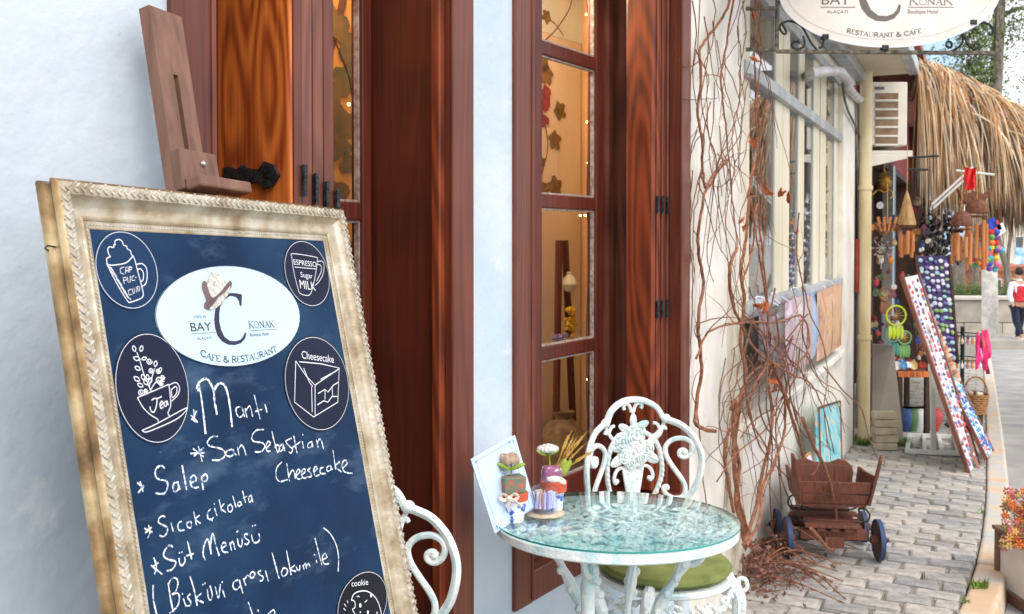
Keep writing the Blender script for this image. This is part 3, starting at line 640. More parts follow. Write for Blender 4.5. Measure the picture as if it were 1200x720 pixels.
for i in range(14):
    t = 1.2+.22*i; z = .95+r.uniform(0, .7); c = dis[i % 6]; w = r.uniform(.05, .09)
    q = MB().lathe([(0, 0), (w*.7, 0), (w, .06), (w*.8, .14), (w*.35, .19), (w*.45, .23)], w2(t, -.42, z), 10)
    tag(obj('ceramic_vase', q, solid('vase_'+c[0], *c[1:], rough=.4), smooth=True), 'small glazed '+c[0]+' vase, number counted from the near end in the shop window'.replace('number counted from', ('upper shelf toward' if z > 1.3 else 'lower shelf toward'))+'', 'vase', 'vases behind the shop window')
    obj('shelf_board', bx(w2, MB(), t-.1, t+.1, -.5, -.34, z-.02, z-.001), M['easel'], sw)
# ================================================================== CHALKBOARD
PSI, LAM, RHO = radians(22.69), radians(12.89), radians(-1.713)
bu = Vector((sin(PSI), cos(PSI), 0)); bn = Vector((cos(PSI), -sin(PSI), 0)); bv = Vector((0, 0, 1))*cos(LAM)-bn*sin(LAM)
BU = bu*cos(RHO)+bv*sin(RHO); BV = -bu*sin(RHO)+bv*cos(RHO)
F0 = 1.30; rr = ray(104, 268); BO = CAM+rr*(F0/rr.y)
BP = Plane(BO, BU, BV); BW = .428*F0; BH = .84           # inner panel: u 0..BW, v 0..-BH
if BP.N.dot(CAM-BO) < 0: raise Exception('board normal')
board = thing('menu_chalkboard', 'large navy menu chalkboard in ornate champagne gold frame with handwritten chalk menu', 'chalkboard', BP.pt(BW/2, -BH, 0))
obj('writing_surface', MB().prism([(-.012, .012), (BW+.012, .012), (BW+.012, -BH-.012), (-.012, -BH-.012)][::-1], lambda x, y: BP.pt(x, y, -.006), lambda x, y: BP.pt(x, y, 0)), M['slate'], board)
HF = -.0068
def sweep(prof, m, name, parent, smooth=True):
    prof = [(a, h+HF) for a, h in prof]
    """profile (d outward from the panel edge, h towards the viewer) swept round the frame with mitres"""
    q = MB()
    cs = [((0, 0), (-1, 1)), ((BW, 0), (1, 1)), ((BW, -BH), (1, -1)), ((0, -BH), (-1, -1))]
    vs = []; k = len(prof)
    for (c, d) in cs:
        for (a, h) in prof: vs.append(BP.pt(c[0]+d[0]*a, c[1]+d[1]*a, h))
    fs = []
    for i in range(4):
        j = (i+1) % 4
        for l in range(k-1): fs.append((i*k+l, i*k+l+1, j*k+l+1, j*k+l))
    fs = [f[::-1] for f in fs] if False else fs
    return obj(name, q.add(vs, fs), m, parent, smooth=smooth)
cove = [(-.002, .001), (-.001, .007), (.001, .0085), (.010, .0085), (.0104, .011), (.013, .0125), (.0155, .011), (.016, .0105), (.021, .011), (.028, .013), (.035, .018), (.040, .0245), (.0405, .0265), (.044, .028), (.0545, .0285), (.0575, .027)]
side = [(.0572, .0272), (.061, .0245), (.0625, .019), (.0605, .015), (.0575, .012), (.0575, .007), (.060, .004), (.0635, .0), (.0640, -.005), (.062, -.009), (.04, -.010), (.0, -.010)]
sweep(cove, M['gold'], 'frame_moulding', board); sweep(side, M['goldside'], 'frame_edge', board)
# carved leaf strip and beaded inner strip
def along(off):
    return [(Vector((-off, off)), Vector((BW+off, off))), (Vector((BW+off, off)), Vector((BW+off, -BH-off))), (Vector((BW+off, -BH-off)), Vector((-off, -BH-off))), (Vector((-off, -BH-off)), Vector((-off, off)))]
cv = MB(); bd = MB()
for a, b in along(.0495):
    L = (b-a).length; n = int(L/.0125); d = (b-a)/L; q = Vector((-d.y, d.x))
    for i in range(n):
        p = a+d*((i+.5)*L/n)
        for sgn in (-1, 1):
            c = p+q*(.0035*sgn)+d*(.002*sgn); ang = atan2(d.y, d.x)+.75*sgn
            X = BU*cos(ang)+BV*sin(ang); Y = -BU*sin(ang)+BV*cos(ang); R = Matrix((X, Y, BP.N)).transposed()
            cv.ball(BP.pt(c.x, c.y, .0285+HF), (.0060, .0019, .0026), 6, 4, R)
        cv.ball(BP.pt(p.x+q.x*.0075*(1 if i % 2 else -1), p.y+q.y*.0075*(1 if i % 2 else -1), .0283+HF), .0018, 5, 4)
for a, b in along(.0055):
    L = (b-a).length; n = int(L/.0058); d = (b-a)/L; ang = atan2(d.y, d.x)+.5
    X = BU*cos(ang)+BV*sin(ang); Y = -BU*sin(ang)+BV*cos(ang); R = Matrix((X, Y, BP.N)).transposed()
    for i in range(n): p = a+d*((i+.5)*L/n); bd.ball(BP.pt(p.x, p.y, .0087+HF), (.0034, .0014, .0016), 5, 4, R)
obj('carved_strip', cv, M['silver'], board, smooth=True, kind='stuff'); obj('beaded_strip', bd, M['silver'], board, smooth=True, kind='stuff')
q = MB().tube([BP.pt(-.060, -.027, .0), BP.pt(-.074, -.0265, .003), BP.pt(-.080, -.030, .004), BP.pt(-.073, -.033, .002)], .0013, 6)
obj('wire_hook', q, M['iron'], board)
# chalk smudges
def px(x, y): return BP.px(x, y)
# --- stickers
def fit_ellipse(x0, x1, y0, y1):
    c = px((x0+x1)/2, (y0+y1)/2); a = b = .06
    for _ in range(40):
        P = [BP.pt(c.x+a*cos(t*pi/18), c.y+b*sin(t*pi/18)) for t in range(36)]; X = []; Y = []
        for p in P:
            d = p-CAM; f = d.y*cos(PITCH)-d.z*sin(PITCH); X.append(600+1120*d.x/f); Y.append(305.5-1120*(d.y*sin(PITCH)+d.z*cos(PITCH))/f)
        c += px((x0+x1)/2, (y0+y1)/2)-px((min(X)+max(X))/2, (min(Y)+max(Y))/2)
        a *= ((x1-x0)/(max(X)-min(X)))**.5; b *= ((y1-y0)/(max(Y)-min(Y)))**.5
    return c, a, b
def sticker(name, label, bb, m, rim=M['print_white'], h=.0012, inset=.965, rimw=.0009):
    c, a, b = fit_ellipse(*bb); n = 56; E = [(c.x+a*cos(2*pi*i/n), c.y+b*sin(2*pi*i/n)) for i in range(n)]
    s = obj(name, MB().prism(E, lambda x, y: BP.pt(x, y, .0002), lambda x, y: BP.pt(x, y, h)), m, board, label=label)
    if rim:
        q = MB(); ribbon(q, BP, [Vector((c.x+a*inset*cos(2*pi*i/n), c.y+b*inset*sin(2*pi*i/n))) for i in range(n)], rimw, h+.0003, closed=True); obj('printed_rim', q, rim, s)
    return s
def strokes(parent, x0, y0, sc, lines, w, h, m, name, sm=True, vary=0, closed=False):
    q = MB()
    for i, l in enumerate(lines):
        P = [px(x0+a/sc, y0+b/sc) for a, b in l]
        if sm and len(P) > 2: P = v2smooth(P, 5)
        ribbon(q, BP, P, w, h+i*1e-6, vary=vary)
    return obj(name, q, m, parent)
def fillp(parent, x0, y0, sc, poly, h, m, name, sm=True):
    P = [px(x0+a/sc, y0+b/sc) for a, b in poly]
    if sm: P = v2smooth(P+[P[0]], 4)[:-1]
    return obj(name, MB().add([BP.pt(p.x, p.y, h) for p in P], [tuple(range(len(P)))]), m, parent)
def txt(parent, x0, y0, sc, s, a, b, capt, h, m):
    p0 = px(x0+a[0]/sc, y0+a[1]/sc); p1 = px(x0+b[0]/sc, y0+b[1]/sc); t = px(x0+a[0]/sc, y0+(a[1]-capt)/sc)
    q = MB(); put_text(q, BP, s, p0, p1, (t-p0).length, h); return obj('lettering', q, m, parent)
W1_ = .0016
s1 = sticker('cup_sticker', 'blue round sticker with cappuccino cup outline', (110, 184.8, 270.7, 363.2), M['sticker_b'])
strokes(s1, 100, 260, 6.55, [[(155, 320), (180, 335), (240, 332), (310, 315), (360, 265)], [(155, 318), (200, 410), (260, 520), (320, 612), (345, 618), (420, 590), (438, 560), (425, 490), (400, 400), (375, 300), (358, 262)],
  [(160, 318), (158, 285), (185, 270), (175, 255), (165, 215), (180, 195), (210, 200), (212, 180), (225, 180)], [(222, 180), (222, 150), (250, 138), (275, 152), (285, 180)], [(285, 185), (310, 190), (315, 210), (340, 225), (345, 250), (358, 264)],
  [(385, 330), (430, 325), (462, 360), (468, 430), (455, 480), (425, 500)], [(395, 368), (420, 365), (440, 400), (435, 450), (418, 462)]], W1_, .0016, M['print_white'], 'printed_outline')
strokes(s1, 100, 260, 6.55, [[(170, 340), (215, 395)], [(185, 345), (235, 425)], [(190, 380), (255, 460)], [(215, 410), (275, 490)], [(230, 440), (285, 515)], [(250, 470), (305, 545)], [(265, 500), (320, 570)], [(285, 535), (335, 595)], [(310, 575), (345, 600)]], .0012, .0016, M['print_white'], 'printed_hatching', sm=False)
strokes(s1, 100, 260, 6.55, [[(290, 350), (262, 360), (262, 395), (290, 405)], [(300, 400), (305, 350), (322, 350), (325, 392)], [(302, 380), (322, 378)], [(335, 390), (330, 345), (350, 350), (348, 368), (334, 370)],
  [(292, 480), (285, 430), (305, 428), (310, 448), (290, 455)], [(315, 425), (322, 468), (338, 465), (338, 418)], [(368, 415), (350, 425), (352, 455), (375, 450)], [(375, 430), (385, 428)], [(335, 355), (350, 352)],
  [(345, 520), (322, 530), (328, 565), (350, 560)], [(352, 515), (362, 558)], [(372, 552), (366, 510), (390, 545), (384, 500)], [(395, 498), (395, 530), (408, 535), (412, 500), (395, 498)]], .0011, .0016, M['print_white'], 'lettering', sm=False)
s2 = sticker('cup_sticker', 'dark round sticker with tea cup and flowers outline', (133, 221.2, 389.8, 521), M['sticker'])
tl = [[(168, 415), (345, 340)], [(168, 415), (200, 470), (240, 510), (280, 535), (285, 550)], [(345, 340), (352, 400), (355, 460), (340, 500), (350, 520)], [(345, 345), (385, 330), (405, 360), (395, 400), (360, 435)], [(358, 370), (385, 352), (390, 385), (365, 415), (358, 370)], [(193, 600), (280, 560), (438, 475), (435, 495), (380, 540), (230, 605), (193, 600)],
 [(245, 380), (220, 320), (200, 270), (180, 200), (165, 160)], [(240, 375), (270, 330), (300, 320), (320, 325)], [(235, 350), (250, 300), (265, 250)]]
for (cx, cy, rr_) in ((190, 385, 20), (235, 210, 18), (245, 262, 16), (290, 315, 22), (285, 265, 15), (310, 300, 14), (215, 375, 12), (300, 335, 14)):
    tl.append([(cx+rr_*(1-i/16)*cos(i*.8), cy+rr_*(1-i/16)*sin(i*.8)) for i in range(14)])
for (cx, cy, a, l) in ((150, 140, 1.9, 34), (190, 140, 1.3, 34), (165, 195, 2.9, 40), (205, 195, .3, 30), (170, 250, 2.6, 36), (270, 225, 1.4, 34), (165, 310, 2.5, 40), (185, 345, 2.6, 36), (295, 260, 1.2, 30), (200, 300, 1.9, 34), (225, 300, 1.7, 30), (215, 330, 2.2, 34), (240, 320, 1.2, 34)):
    d = (cos(a), -sin(a)); q = (-d[1], d[0]); tl.append([(cx-d[0]*l/2, cy-d[1]*l/2), (cx+q[0]*l*.28, cy+q[1]*l*.28), (cx+d[0]*l/2, cy+d[1]*l/2), (cx-q[0]*l*.28, cy-q[1]*l*.28), (cx-d[0]*l/2, cy-d[1]*l/2)])
strokes(s2, 125, 380, 4.8, tl, .0015, .0016, M['print_white'], 'printed_outline')
strokes(s2, 125, 380, 4.8, [[(248, 430), (262, 420), (285, 418), (305, 408)], [(280, 418), (275, 460), (262, 495), (245, 490), (238, 465)], [(298, 462), (312, 445), (306, 435), (295, 450), (300, 475), (314, 468)], [(335, 432), (320, 442), (320, 462), (332, 458), (334, 432), (342, 458)]], .0018, .0016, M['print_white'], 'lettering')
s3 = sticker('cup_sticker', 'dark round sticker with espresso cup outline', (332, 386, 282, 360), M['sticker'])
strokes(s3, 325, 275, 3, [[(48, 80), (52, 68), (130, 80), (138, 92), (130, 150), (118, 200), (105, 215), (78, 208), (70, 190), (55, 130), (48, 80)], [(138, 95), (155, 95), (162, 110), (158, 140), (145, 165), (130, 180)], [(138, 105), (150, 110), (152, 130), (135, 165)], [(58, 115), (135, 122)]], .0013, .0016, M['print_white'], 'printed_outline')
txt(s3, 325, 275, 3, 'ESPRESSO', (56, 106), (136, 115), 18, .0016, M['print_white']); txt(s3, 325, 275, 3, 'Sugar', (80, 150), (122, 156), 18, .0016, M['print_white']); txt(s3, 325, 275, 3, 'MILK', (78, 190), (133, 198), 30, .0016, M['print_white'])
s4 = sticker('cake_sticker', 'dark round sticker with cheesecake slice outline', (332, 409, 394, 506), M['sticker'])
strokes(s4, 325, 275, 3, [[(62, 445), (58, 590), (125, 642), (210, 590), (215, 470), (150, 455), (75, 448)], [(62, 445), (100, 500), (130, 530), (215, 472)], [(130, 530), (130, 635)], [(118, 535), (120, 625)], [(140, 560), (165, 545), (175, 555), (195, 530), (212, 520)], [(138, 600), (160, 585), (175, 590), (190, 570), (210, 570)], [(165, 545), (165, 580)], [(190, 535), (192, 568)], [(150, 510), (205, 480)], [(90, 470), (110, 520), (122, 535)]], .0018, .0016, M['print_white'], 'printed_outline', sm=False)
txt(s4, 325, 275, 3, 'Cheesecake', (84, 436), (197, 452), 27, .0016, M['print_white'])
s5 = sticker('cookie_sticker', 'near black round sticker with cookie outline', (394, 453.5, 669.4, 748), M['sticker_k'])
strokes(s5, 380, 660, 6.67, [[(205, 290), (225, 245), (270, 222), (330, 222), (385, 260), (420, 320), (440, 400), (440, 480), (390, 540), (300, 560), (230, 520), (215, 440), (232, 400), (215, 365), (235, 345), (230, 300), (205, 290)]], .0020, .0016, M['print_white'], 'printed_outline')
q = MB()
for (x, y, r_) in ((275, 332, 17), (335, 385, 14), (360, 255, 15), (275, 385, 8), (405, 390, 9), (300, 450, 15), (370, 470, 14)):
    c = px(380+x/6.67, 660+y/6.67); q.add([BP.pt(c.x+r_/6.67*.0011*1.3*cos(t), c.y+r_/6.67*.0012*1.2*sin(t), .0017) for t in [i*pi/6 for i in range(12)]], [tuple(range(12))])
obj('printed_chips', q, M['print_white'], s5)
strokes(s5, 380, 660, 6.67, [[(145, 355), (160, 370)], [(150, 320), (165, 340)], [(172, 295), (180, 312)], [(248, 265), (260, 258), (270, 268)], [(310, 308), (330, 290)]], .0016, .0016, M['print_white'], 'printed_crumbs', sm=False)
txt(s5, 380, 660, 6.67, 'cookie', (208, 185), (338, 170), 48, .0016, M['print_white'])
# --- oval logo sticker
s6 = sticker('logo_sticker', 'pale blue oval logo sticker with hat and large C', (181.7, 350.5, 311.9, 429.9), M['oval'], rim=M['ink'], inset=1.0, rimw=.0012, h=.0016)
G = (175, 305, 5.54)
fillp(s6, *G, [(520, 215), (560, 217), (595, 225), (594, 262), (592, 300), (582, 300), (575, 268), (562, 246), (540, 236), (515, 234), (480, 262), (455, 300), (447, 350), (448, 400), (458, 450), (480, 498), (515, 525), (555, 528), (585, 518), (603, 498), (612, 472), (624, 476), (616, 510), (590, 540), (550, 553), (505, 550), (465, 528), (435, 490), (420, 440), (415, 390), (420, 330), (440, 280), (475, 235)], .0021, M['ink'], 'printed_letter', sm=False)
fillp(s6, *G, [(335, 148), (348, 136), (362, 145), (372, 175), (400, 245), (450, 215), (505, 145), (524, 140), (528, 165), (505, 225), (445, 300), (400, 325), (370, 326), (348, 310), (350, 282), (360, 262), (345, 215), (333, 180)], .0024, M['hatdark'], 'printed_hat')
fillp(s6, *G, [(362, 145), (380, 115), (395, 82), (412, 86), (440, 92), (470, 120), (490, 150), (455, 205), (402, 245), (375, 190)], .0026, M['hatgrey'], 'printed_hat')
fillp(s6, *G, [(515, 170), (518, 195), (490, 245), (445, 298), (405, 322), (380, 320), (420, 275), (440, 245), (480, 215)], .0027, M['hatgrey'], 'printed_hat')
txt(s6, *G, 'TİRİLYE', (280, 380), (364, 377), 17, .0021, M['inkred']); txt(s6, *G, 'ALAÇATI', (305, 520), (398, 513), 17, .0021, M['inkred'])
txt(s6, *G, 'BAY', (266, 465), (400, 458), 56, .0021, M['inkblk']); txt(s6, *G, 'Boutique Hotel', (648, 497), (770, 489), 22, .0021, M['inkgrey'])
strokes(s6, *G, [[(266, 480), (425, 471)], [(642, 460), (822, 450)]], .0008, .0021, M['inkred'], 'printed_line', sm=False)
def sert(parent, G, s, path, capt, h, m, wt=.1):
    P = [px(G[0]+a/G[2], G[1]+b/G[2]) for a, b in path]; t = px(G[0]+path[0][0]/G[2], G[1]+(path[0][1]-capt)/G[2]); q = MB(); serif_text(q, BP, s, P, (t-P[0]).length, h, wt); return obj('lettering', q, m, parent)
sert(s6, G, 'KONAK', [(642, 444), (808, 436)], 42, .0021, M['inkgrey'], .17)
sert(s6, G, 'CAFE & RESTAURANT', [(322, 618), (400, 652), (480, 664), (570, 664), (660, 650), (740, 628), (825, 592)], 40, .0021, M['inkblk'], .17)
# --- handwriting
CH = [
 ((200, 430, 8), .0050, [[(262, 225), (245, 200), (262, 150), (320, 112), (360, 140), (400, 230), (408, 320), (432, 450)], [(262, 160), (290, 330), (325, 630)], [(400, 230), (430, 175), (470, 155), (515, 200), (550, 350), (572, 565)]]),
 ((200, 430, 8), .0028, [[(212, 400), (225, 520)], [(240, 415), (205, 490)], [(185, 455), (250, 515)], [(190, 490), (250, 525)], [(655, 375), (615, 385), (612, 430), (640, 475), (680, 440), (665, 385), (690, 470)], [(695, 390), (712, 480)], [(702, 410), (735, 370), (750, 400), (765, 470)], [(780, 265), (835, 490)], [(790, 420), (855, 400)], [(880, 350), (900, 430)]]),
 ((210, 490, 5.4545), .0030, [[(120, 180), (145, 280)], [(70, 228), (160, 222)], [(85, 195), (155, 250)], [(155, 190), (90, 245)], [(245, 118), (205, 122), (178, 155), (195, 180), (270, 200), (292, 235), (260, 268), (205, 270)], [(335, 200), (300, 215), (300, 240), (330, 245), (350, 215), (340, 205), (362, 240)], [(370, 185), (380, 240)], [(372, 205), (395, 175), (412, 195), (425, 240)],
   [(540, 75), (490, 80), (462, 120), (475, 150), (530, 160), (545, 185), (520, 215), (482, 218)], [(555, 195), (580, 165), (568, 150), (552, 180), (560, 212), (582, 212)], [(590, 85), (605, 150), (628, 225)], [(608, 190), (628, 172), (640, 195), (628, 222)], [(660, 165), (640, 185), (640, 215), (660, 200), (662, 168), (672, 212)], [(715, 130), (680, 150), (700, 180), (722, 200), (712, 225), (695, 215)],
   [(730, 115), (745, 200), (752, 225)], [(722, 190), (775, 150)], [(785, 150), (792, 195)], [(786, 103), (789, 112)], [(845, 150), (822, 165), (822, 190), (845, 180), (845, 150), (853, 188)], [(875, 140), (885, 190)], [(880, 160), (895, 135), (908, 150), (920, 200)]]),
 ((210, 490, 5.4545), .0032, [[(655, 280), (622, 320), (618, 375), (640, 406), (690, 395)], [(685, 290), (703, 405)], [(700, 370), (720, 335), (735, 350), (740, 390)], [(745, 370), (770, 345), (760, 330), (745, 355), (755, 390), (782, 385)], [(783, 365), (805, 340), (795, 325), (780, 350), (792, 385), (822, 375)], [(838, 320), (820, 335), (840, 355), (842, 375), (825, 378)],
   [(862, 345), (880, 325), (870, 310), (858, 335), (868, 372), (895, 362)], [(920, 315), (900, 325), (902, 355), (935, 355)], [(965, 305), (943, 315), (945, 340), (968, 330), (965, 305), (978, 335)], [(980, 205), (998, 330)], [(1025, 280), (995, 310), (1035, 345)], [(1045, 320), (1072, 290), (1055, 270), (1038, 300), (1055, 345), (1105, 355)]]),
 ((150, 530, 6.544), .0032, [[(90, 225), (112, 305)], [(68, 235), (118, 275)], [(118, 255), (75, 315)], [(280, 125), (250, 104), (212, 130), (208, 180), (235, 210), (290, 222), (302, 260), (285, 310), (250, 322), (208, 314)], [(385, 232), (350, 240), (342, 280), (360, 305), (385, 280), (380, 235), (395, 290)], [(412, 100), (430, 200), (447, 292)], [(475, 240), (520, 215), (505, 178), (478, 200), (478, 250), (505, 275), (540, 268)], [(560, 185), (575, 290)], [(560, 195), (590, 170), (606, 190), (600, 215), (575, 232)]]),
 ((150, 530, 6.544), .0026, [[(155, 560), (165, 615), (148, 660)], [(122, 585), (185, 615)], [(180, 575), (130, 620)], [(282, 498), (260, 490), (235, 510), (232, 540), (265, 560), (300, 580), (295, 620), (270, 648), (238, 640)], [(325, 540), (345, 610)], [(410, 530), (385, 545), (380, 580), (395, 602), (432, 598)], [(478, 530), (450, 545), (455, 575), (478, 580), (485, 550), (476, 530)], [(500, 455), (522, 560)], [(545, 485), (515, 515), (553, 548)],
   [(632, 435), (608, 465), (612, 510), (640, 515), (655, 495)], [(638, 515), (645, 530)], [(660, 430), (680, 490)], [(659, 396), (662, 404)], [(695, 365), (715, 455)], [(735, 395), (712, 430), (748, 465)], [(785, 400), (762, 420), (768, 455), (790, 455), (798, 425), (785, 400)], [(800, 335), (825, 425)], [(862, 380), (840, 390), (845, 415), (862, 405), (862, 380), (870, 410)], [(875, 298), (898, 390)], [(878, 355), (912, 340)], [(942, 330), (922, 350), (928, 385), (945, 365), (942, 330), (955, 388)]]),
 ((160, 610, 6.544), .0030, [[(130, 285), (150, 355), (135, 415)], [(108, 345), (195, 415)], [(165, 325), (115, 360)], [(275, 205), (250, 192), (212, 235), (207, 275), (240, 300), (295, 315), (290, 350), (265, 380), (230, 388)], [(322, 290), (330, 335), (350, 345), (370, 310), (365, 280)], [(324, 246), (328, 253)], [(344, 241), (348, 248)], [(388, 160), (420, 300)], [(380, 272), (440, 255)],
   [(525, 305), (508, 260), (515, 195), (545, 145), (570, 260)], [(570, 260), (565, 180), (582, 100), (605, 190), (632, 272)], [(650, 215), (685, 190), (670, 170), (648, 195), (660, 240), (700, 245)], [(712, 170), (725, 230)], [(712, 190), (735, 165), (755, 225)], [(770, 140), (780, 190), (800, 200), (808, 165), (803, 135)], [(762, 92), (778, 82)], [(850, 105), (825, 110), (830, 135), (860, 160), (845, 185), (825, 180)], [(878, 110), (890, 160), (915, 172), (940, 150), (935, 100)], [(884, 41), (889, 47)], [(904, 35), (909, 41)]]),
 ((160, 610, 6.544), .0028, [[(125, 495), (126, 600), (150, 715), (162, 760)], [(240, 480), (258, 600), (280, 705)], [(238, 500), (265, 450), (300, 445), (315, 480), (300, 540), (270, 570)], [(270, 570), (315, 560), (325, 600), (310, 660), (250, 715)], [(355, 600), (378, 660)], [(347, 561), (352, 568)], [(410, 565), (388, 590), (410, 620), (410, 650), (385, 658)], [(408, 430), (440, 540), (462, 655)], [(495, 560), (455, 600), (512, 632)],
   [(540, 530), (548, 595), (565, 610), (578, 570), (560, 500)], [(504, 490), (509, 497)], [(519, 480), (524, 487)], [(600, 510), (625, 595), (640, 490)], [(655, 530), (675, 590)], [(652, 468), (655, 480)], [(775, 455), (742, 475), (738, 515), (765, 530), (795, 495), (785, 460), (812, 560)], [(815, 445), (835, 500)], [(820, 460), (845, 425), (862, 430)], [(872, 405), (868, 435), (890, 440), (905, 410), (888, 395), (872, 405)], [(950, 385), (928, 400), (945, 420), (968, 435), (962, 460), (942, 465)], [(985, 385), (1008, 470)]]),
 ((260, 600, 6), .0030, [[(350, 285), (400, 470)], [(432, 393), (416, 428), (430, 455), (455, 435), (457, 405), (432, 393)], [(452, 272), (485, 445)], [(510, 375), (480, 405), (520, 420)], [(520, 385), (530, 410), (545, 405), (545, 375)], [(568, 375), (575, 405)], [(570, 382), (585, 365), (592, 400)], [(594, 378), (605, 360), (618, 390)], [(660, 340), (668, 360)], [(647, 299), (652, 305)], [(652, 185), (700, 375)], [(700, 340), (735, 320), (725, 295), (705, 315), (715, 365), (750, 365)], [(712, 112), (760, 155), (800, 230), (818, 320), (815, 420)],
   [(182, 632), (225, 760)], [(249, 688), (255, 702)], [(262, 722), (275, 765)], [(310, 735), (345, 700), (365, 692), (372, 740)]]),
]
for i, (G_, w, ls) in enumerate(CH):
    q = MB()
    for j, l in enumerate(ls):
        P = [px(G_[0]+a/G_[2], G_[1]+b/G_[2]) for a, b in l]; P = v2smooth(P, 6) if len(P) > 2 else [P[0].lerp(P[1], k/5) for k in range(6)]
        ribbon(q, BP, P, w*.74, .0006+j*1e-5, vary=.38)
    obj('chalk_lettering', q, M['chalk'], board)

# ---- easel that carries the board
ez = thing('wooden_easel', 'grey brown wooden easel with slotted mast rising above the chalkboard frame', 'easel', BP.pt(BW/2, -BH, -.1))
EP = Plane(BP.pt(0, 0, -.055), BU, BV)
def epx(x, y): return EP.px(x, y)
a0, a1, b0, b1 = epx(169, 8), epx(206, 14), epx(201, 222), epx(243, 214)
# mast: two stiles with a slot between, as one board with a slot
du = (b0-a0); L = du.length; d = du/L; q2 = Vector((-d.y, d.x)); wv = (a1-a0).length
if q2.dot(a1-a0) < 0: q2 = -q2
def mast(mb, c0, c1, l0, l1, h0, h1):
    P = [a0+d*l0+q2*c0, a0+d*l0+q2*c1, a0+d*l1+q2*c1, a0+d*l1+q2*c0]
    mb.hexa([EP.pt(p.x, p.y, h0) for p in P]+[EP.pt(p.x, p.y, h1) for p in P]); return mb
slot0 = L*.36
m1 = MB(); mast(m1, 0, wv, 0, slot0, -.012, .010); mast(m1, 0, wv*.44, slot0, L+.95, -.012, .010); mast(m1, wv*.58, wv, slot0, L+.95, -.012, .010)
obj('mast', m1, M['easel'], ez)
m2 = MB(); mast(m2, -.004, wv+.010, L*.80, L*1.02, .011, .030); bevel(obj('clamp_block', m2, M['easel'], ez), .003)
m3 = MB(); mast(m3, -.002, wv+.050, L*.965, L*1.03, .030, .062); bevel(obj('clamp_lip', m3, M['easel'], ez), .004)
c = a0+d*(L*.87)+q2*(wv*.62); obj('screw', MB().ball(EP.pt(c.x, c.y, .031), (.0055, .0055, .0055), 10, 6), M['steel'], ez)
zb = gz(1.4)
BB = BP.pt(BW*.5, -BH-.07, -.02)
obj('ledge', MB().prism([(-.02, 0), (BW+.02, 0), (BW+.02, -.03), (-.02, -.03)][::-1], lambda x, y: BP.pt(x, y-BH-.072, -.03), lambda x, y: BP.pt(x, y-BH-.072, .04)), M['easel'], ez)
for f in (.12, .62):
    p = BP.pt(BW*f, -BH-.06, -.04); e = BP.pt(BW*(f-.08 if f < .5 else f+.02), -BH-.06, -.04); e = Vector((e.x+bn.x*.16, e.y+bn.y*.16, 0)); e.z = gz(e.y)
    top_ = BP.pt(BW*(.28 if f < .5 else .42), .0, -.06)
    obj('leg', MB().tube([top_, p, e], .016, 4), M['easel'], ez)
tp = BP.pt(BW*.35, -.02, -.075); e = Vector((tp.x-bn.x*.02, tp.y-bn.y*.02, 0)); e = e+I1*.02; e.z = gz(e.y)
obj('leg', MB().tube([tp, e], .014, 4), M['easel'], ez)

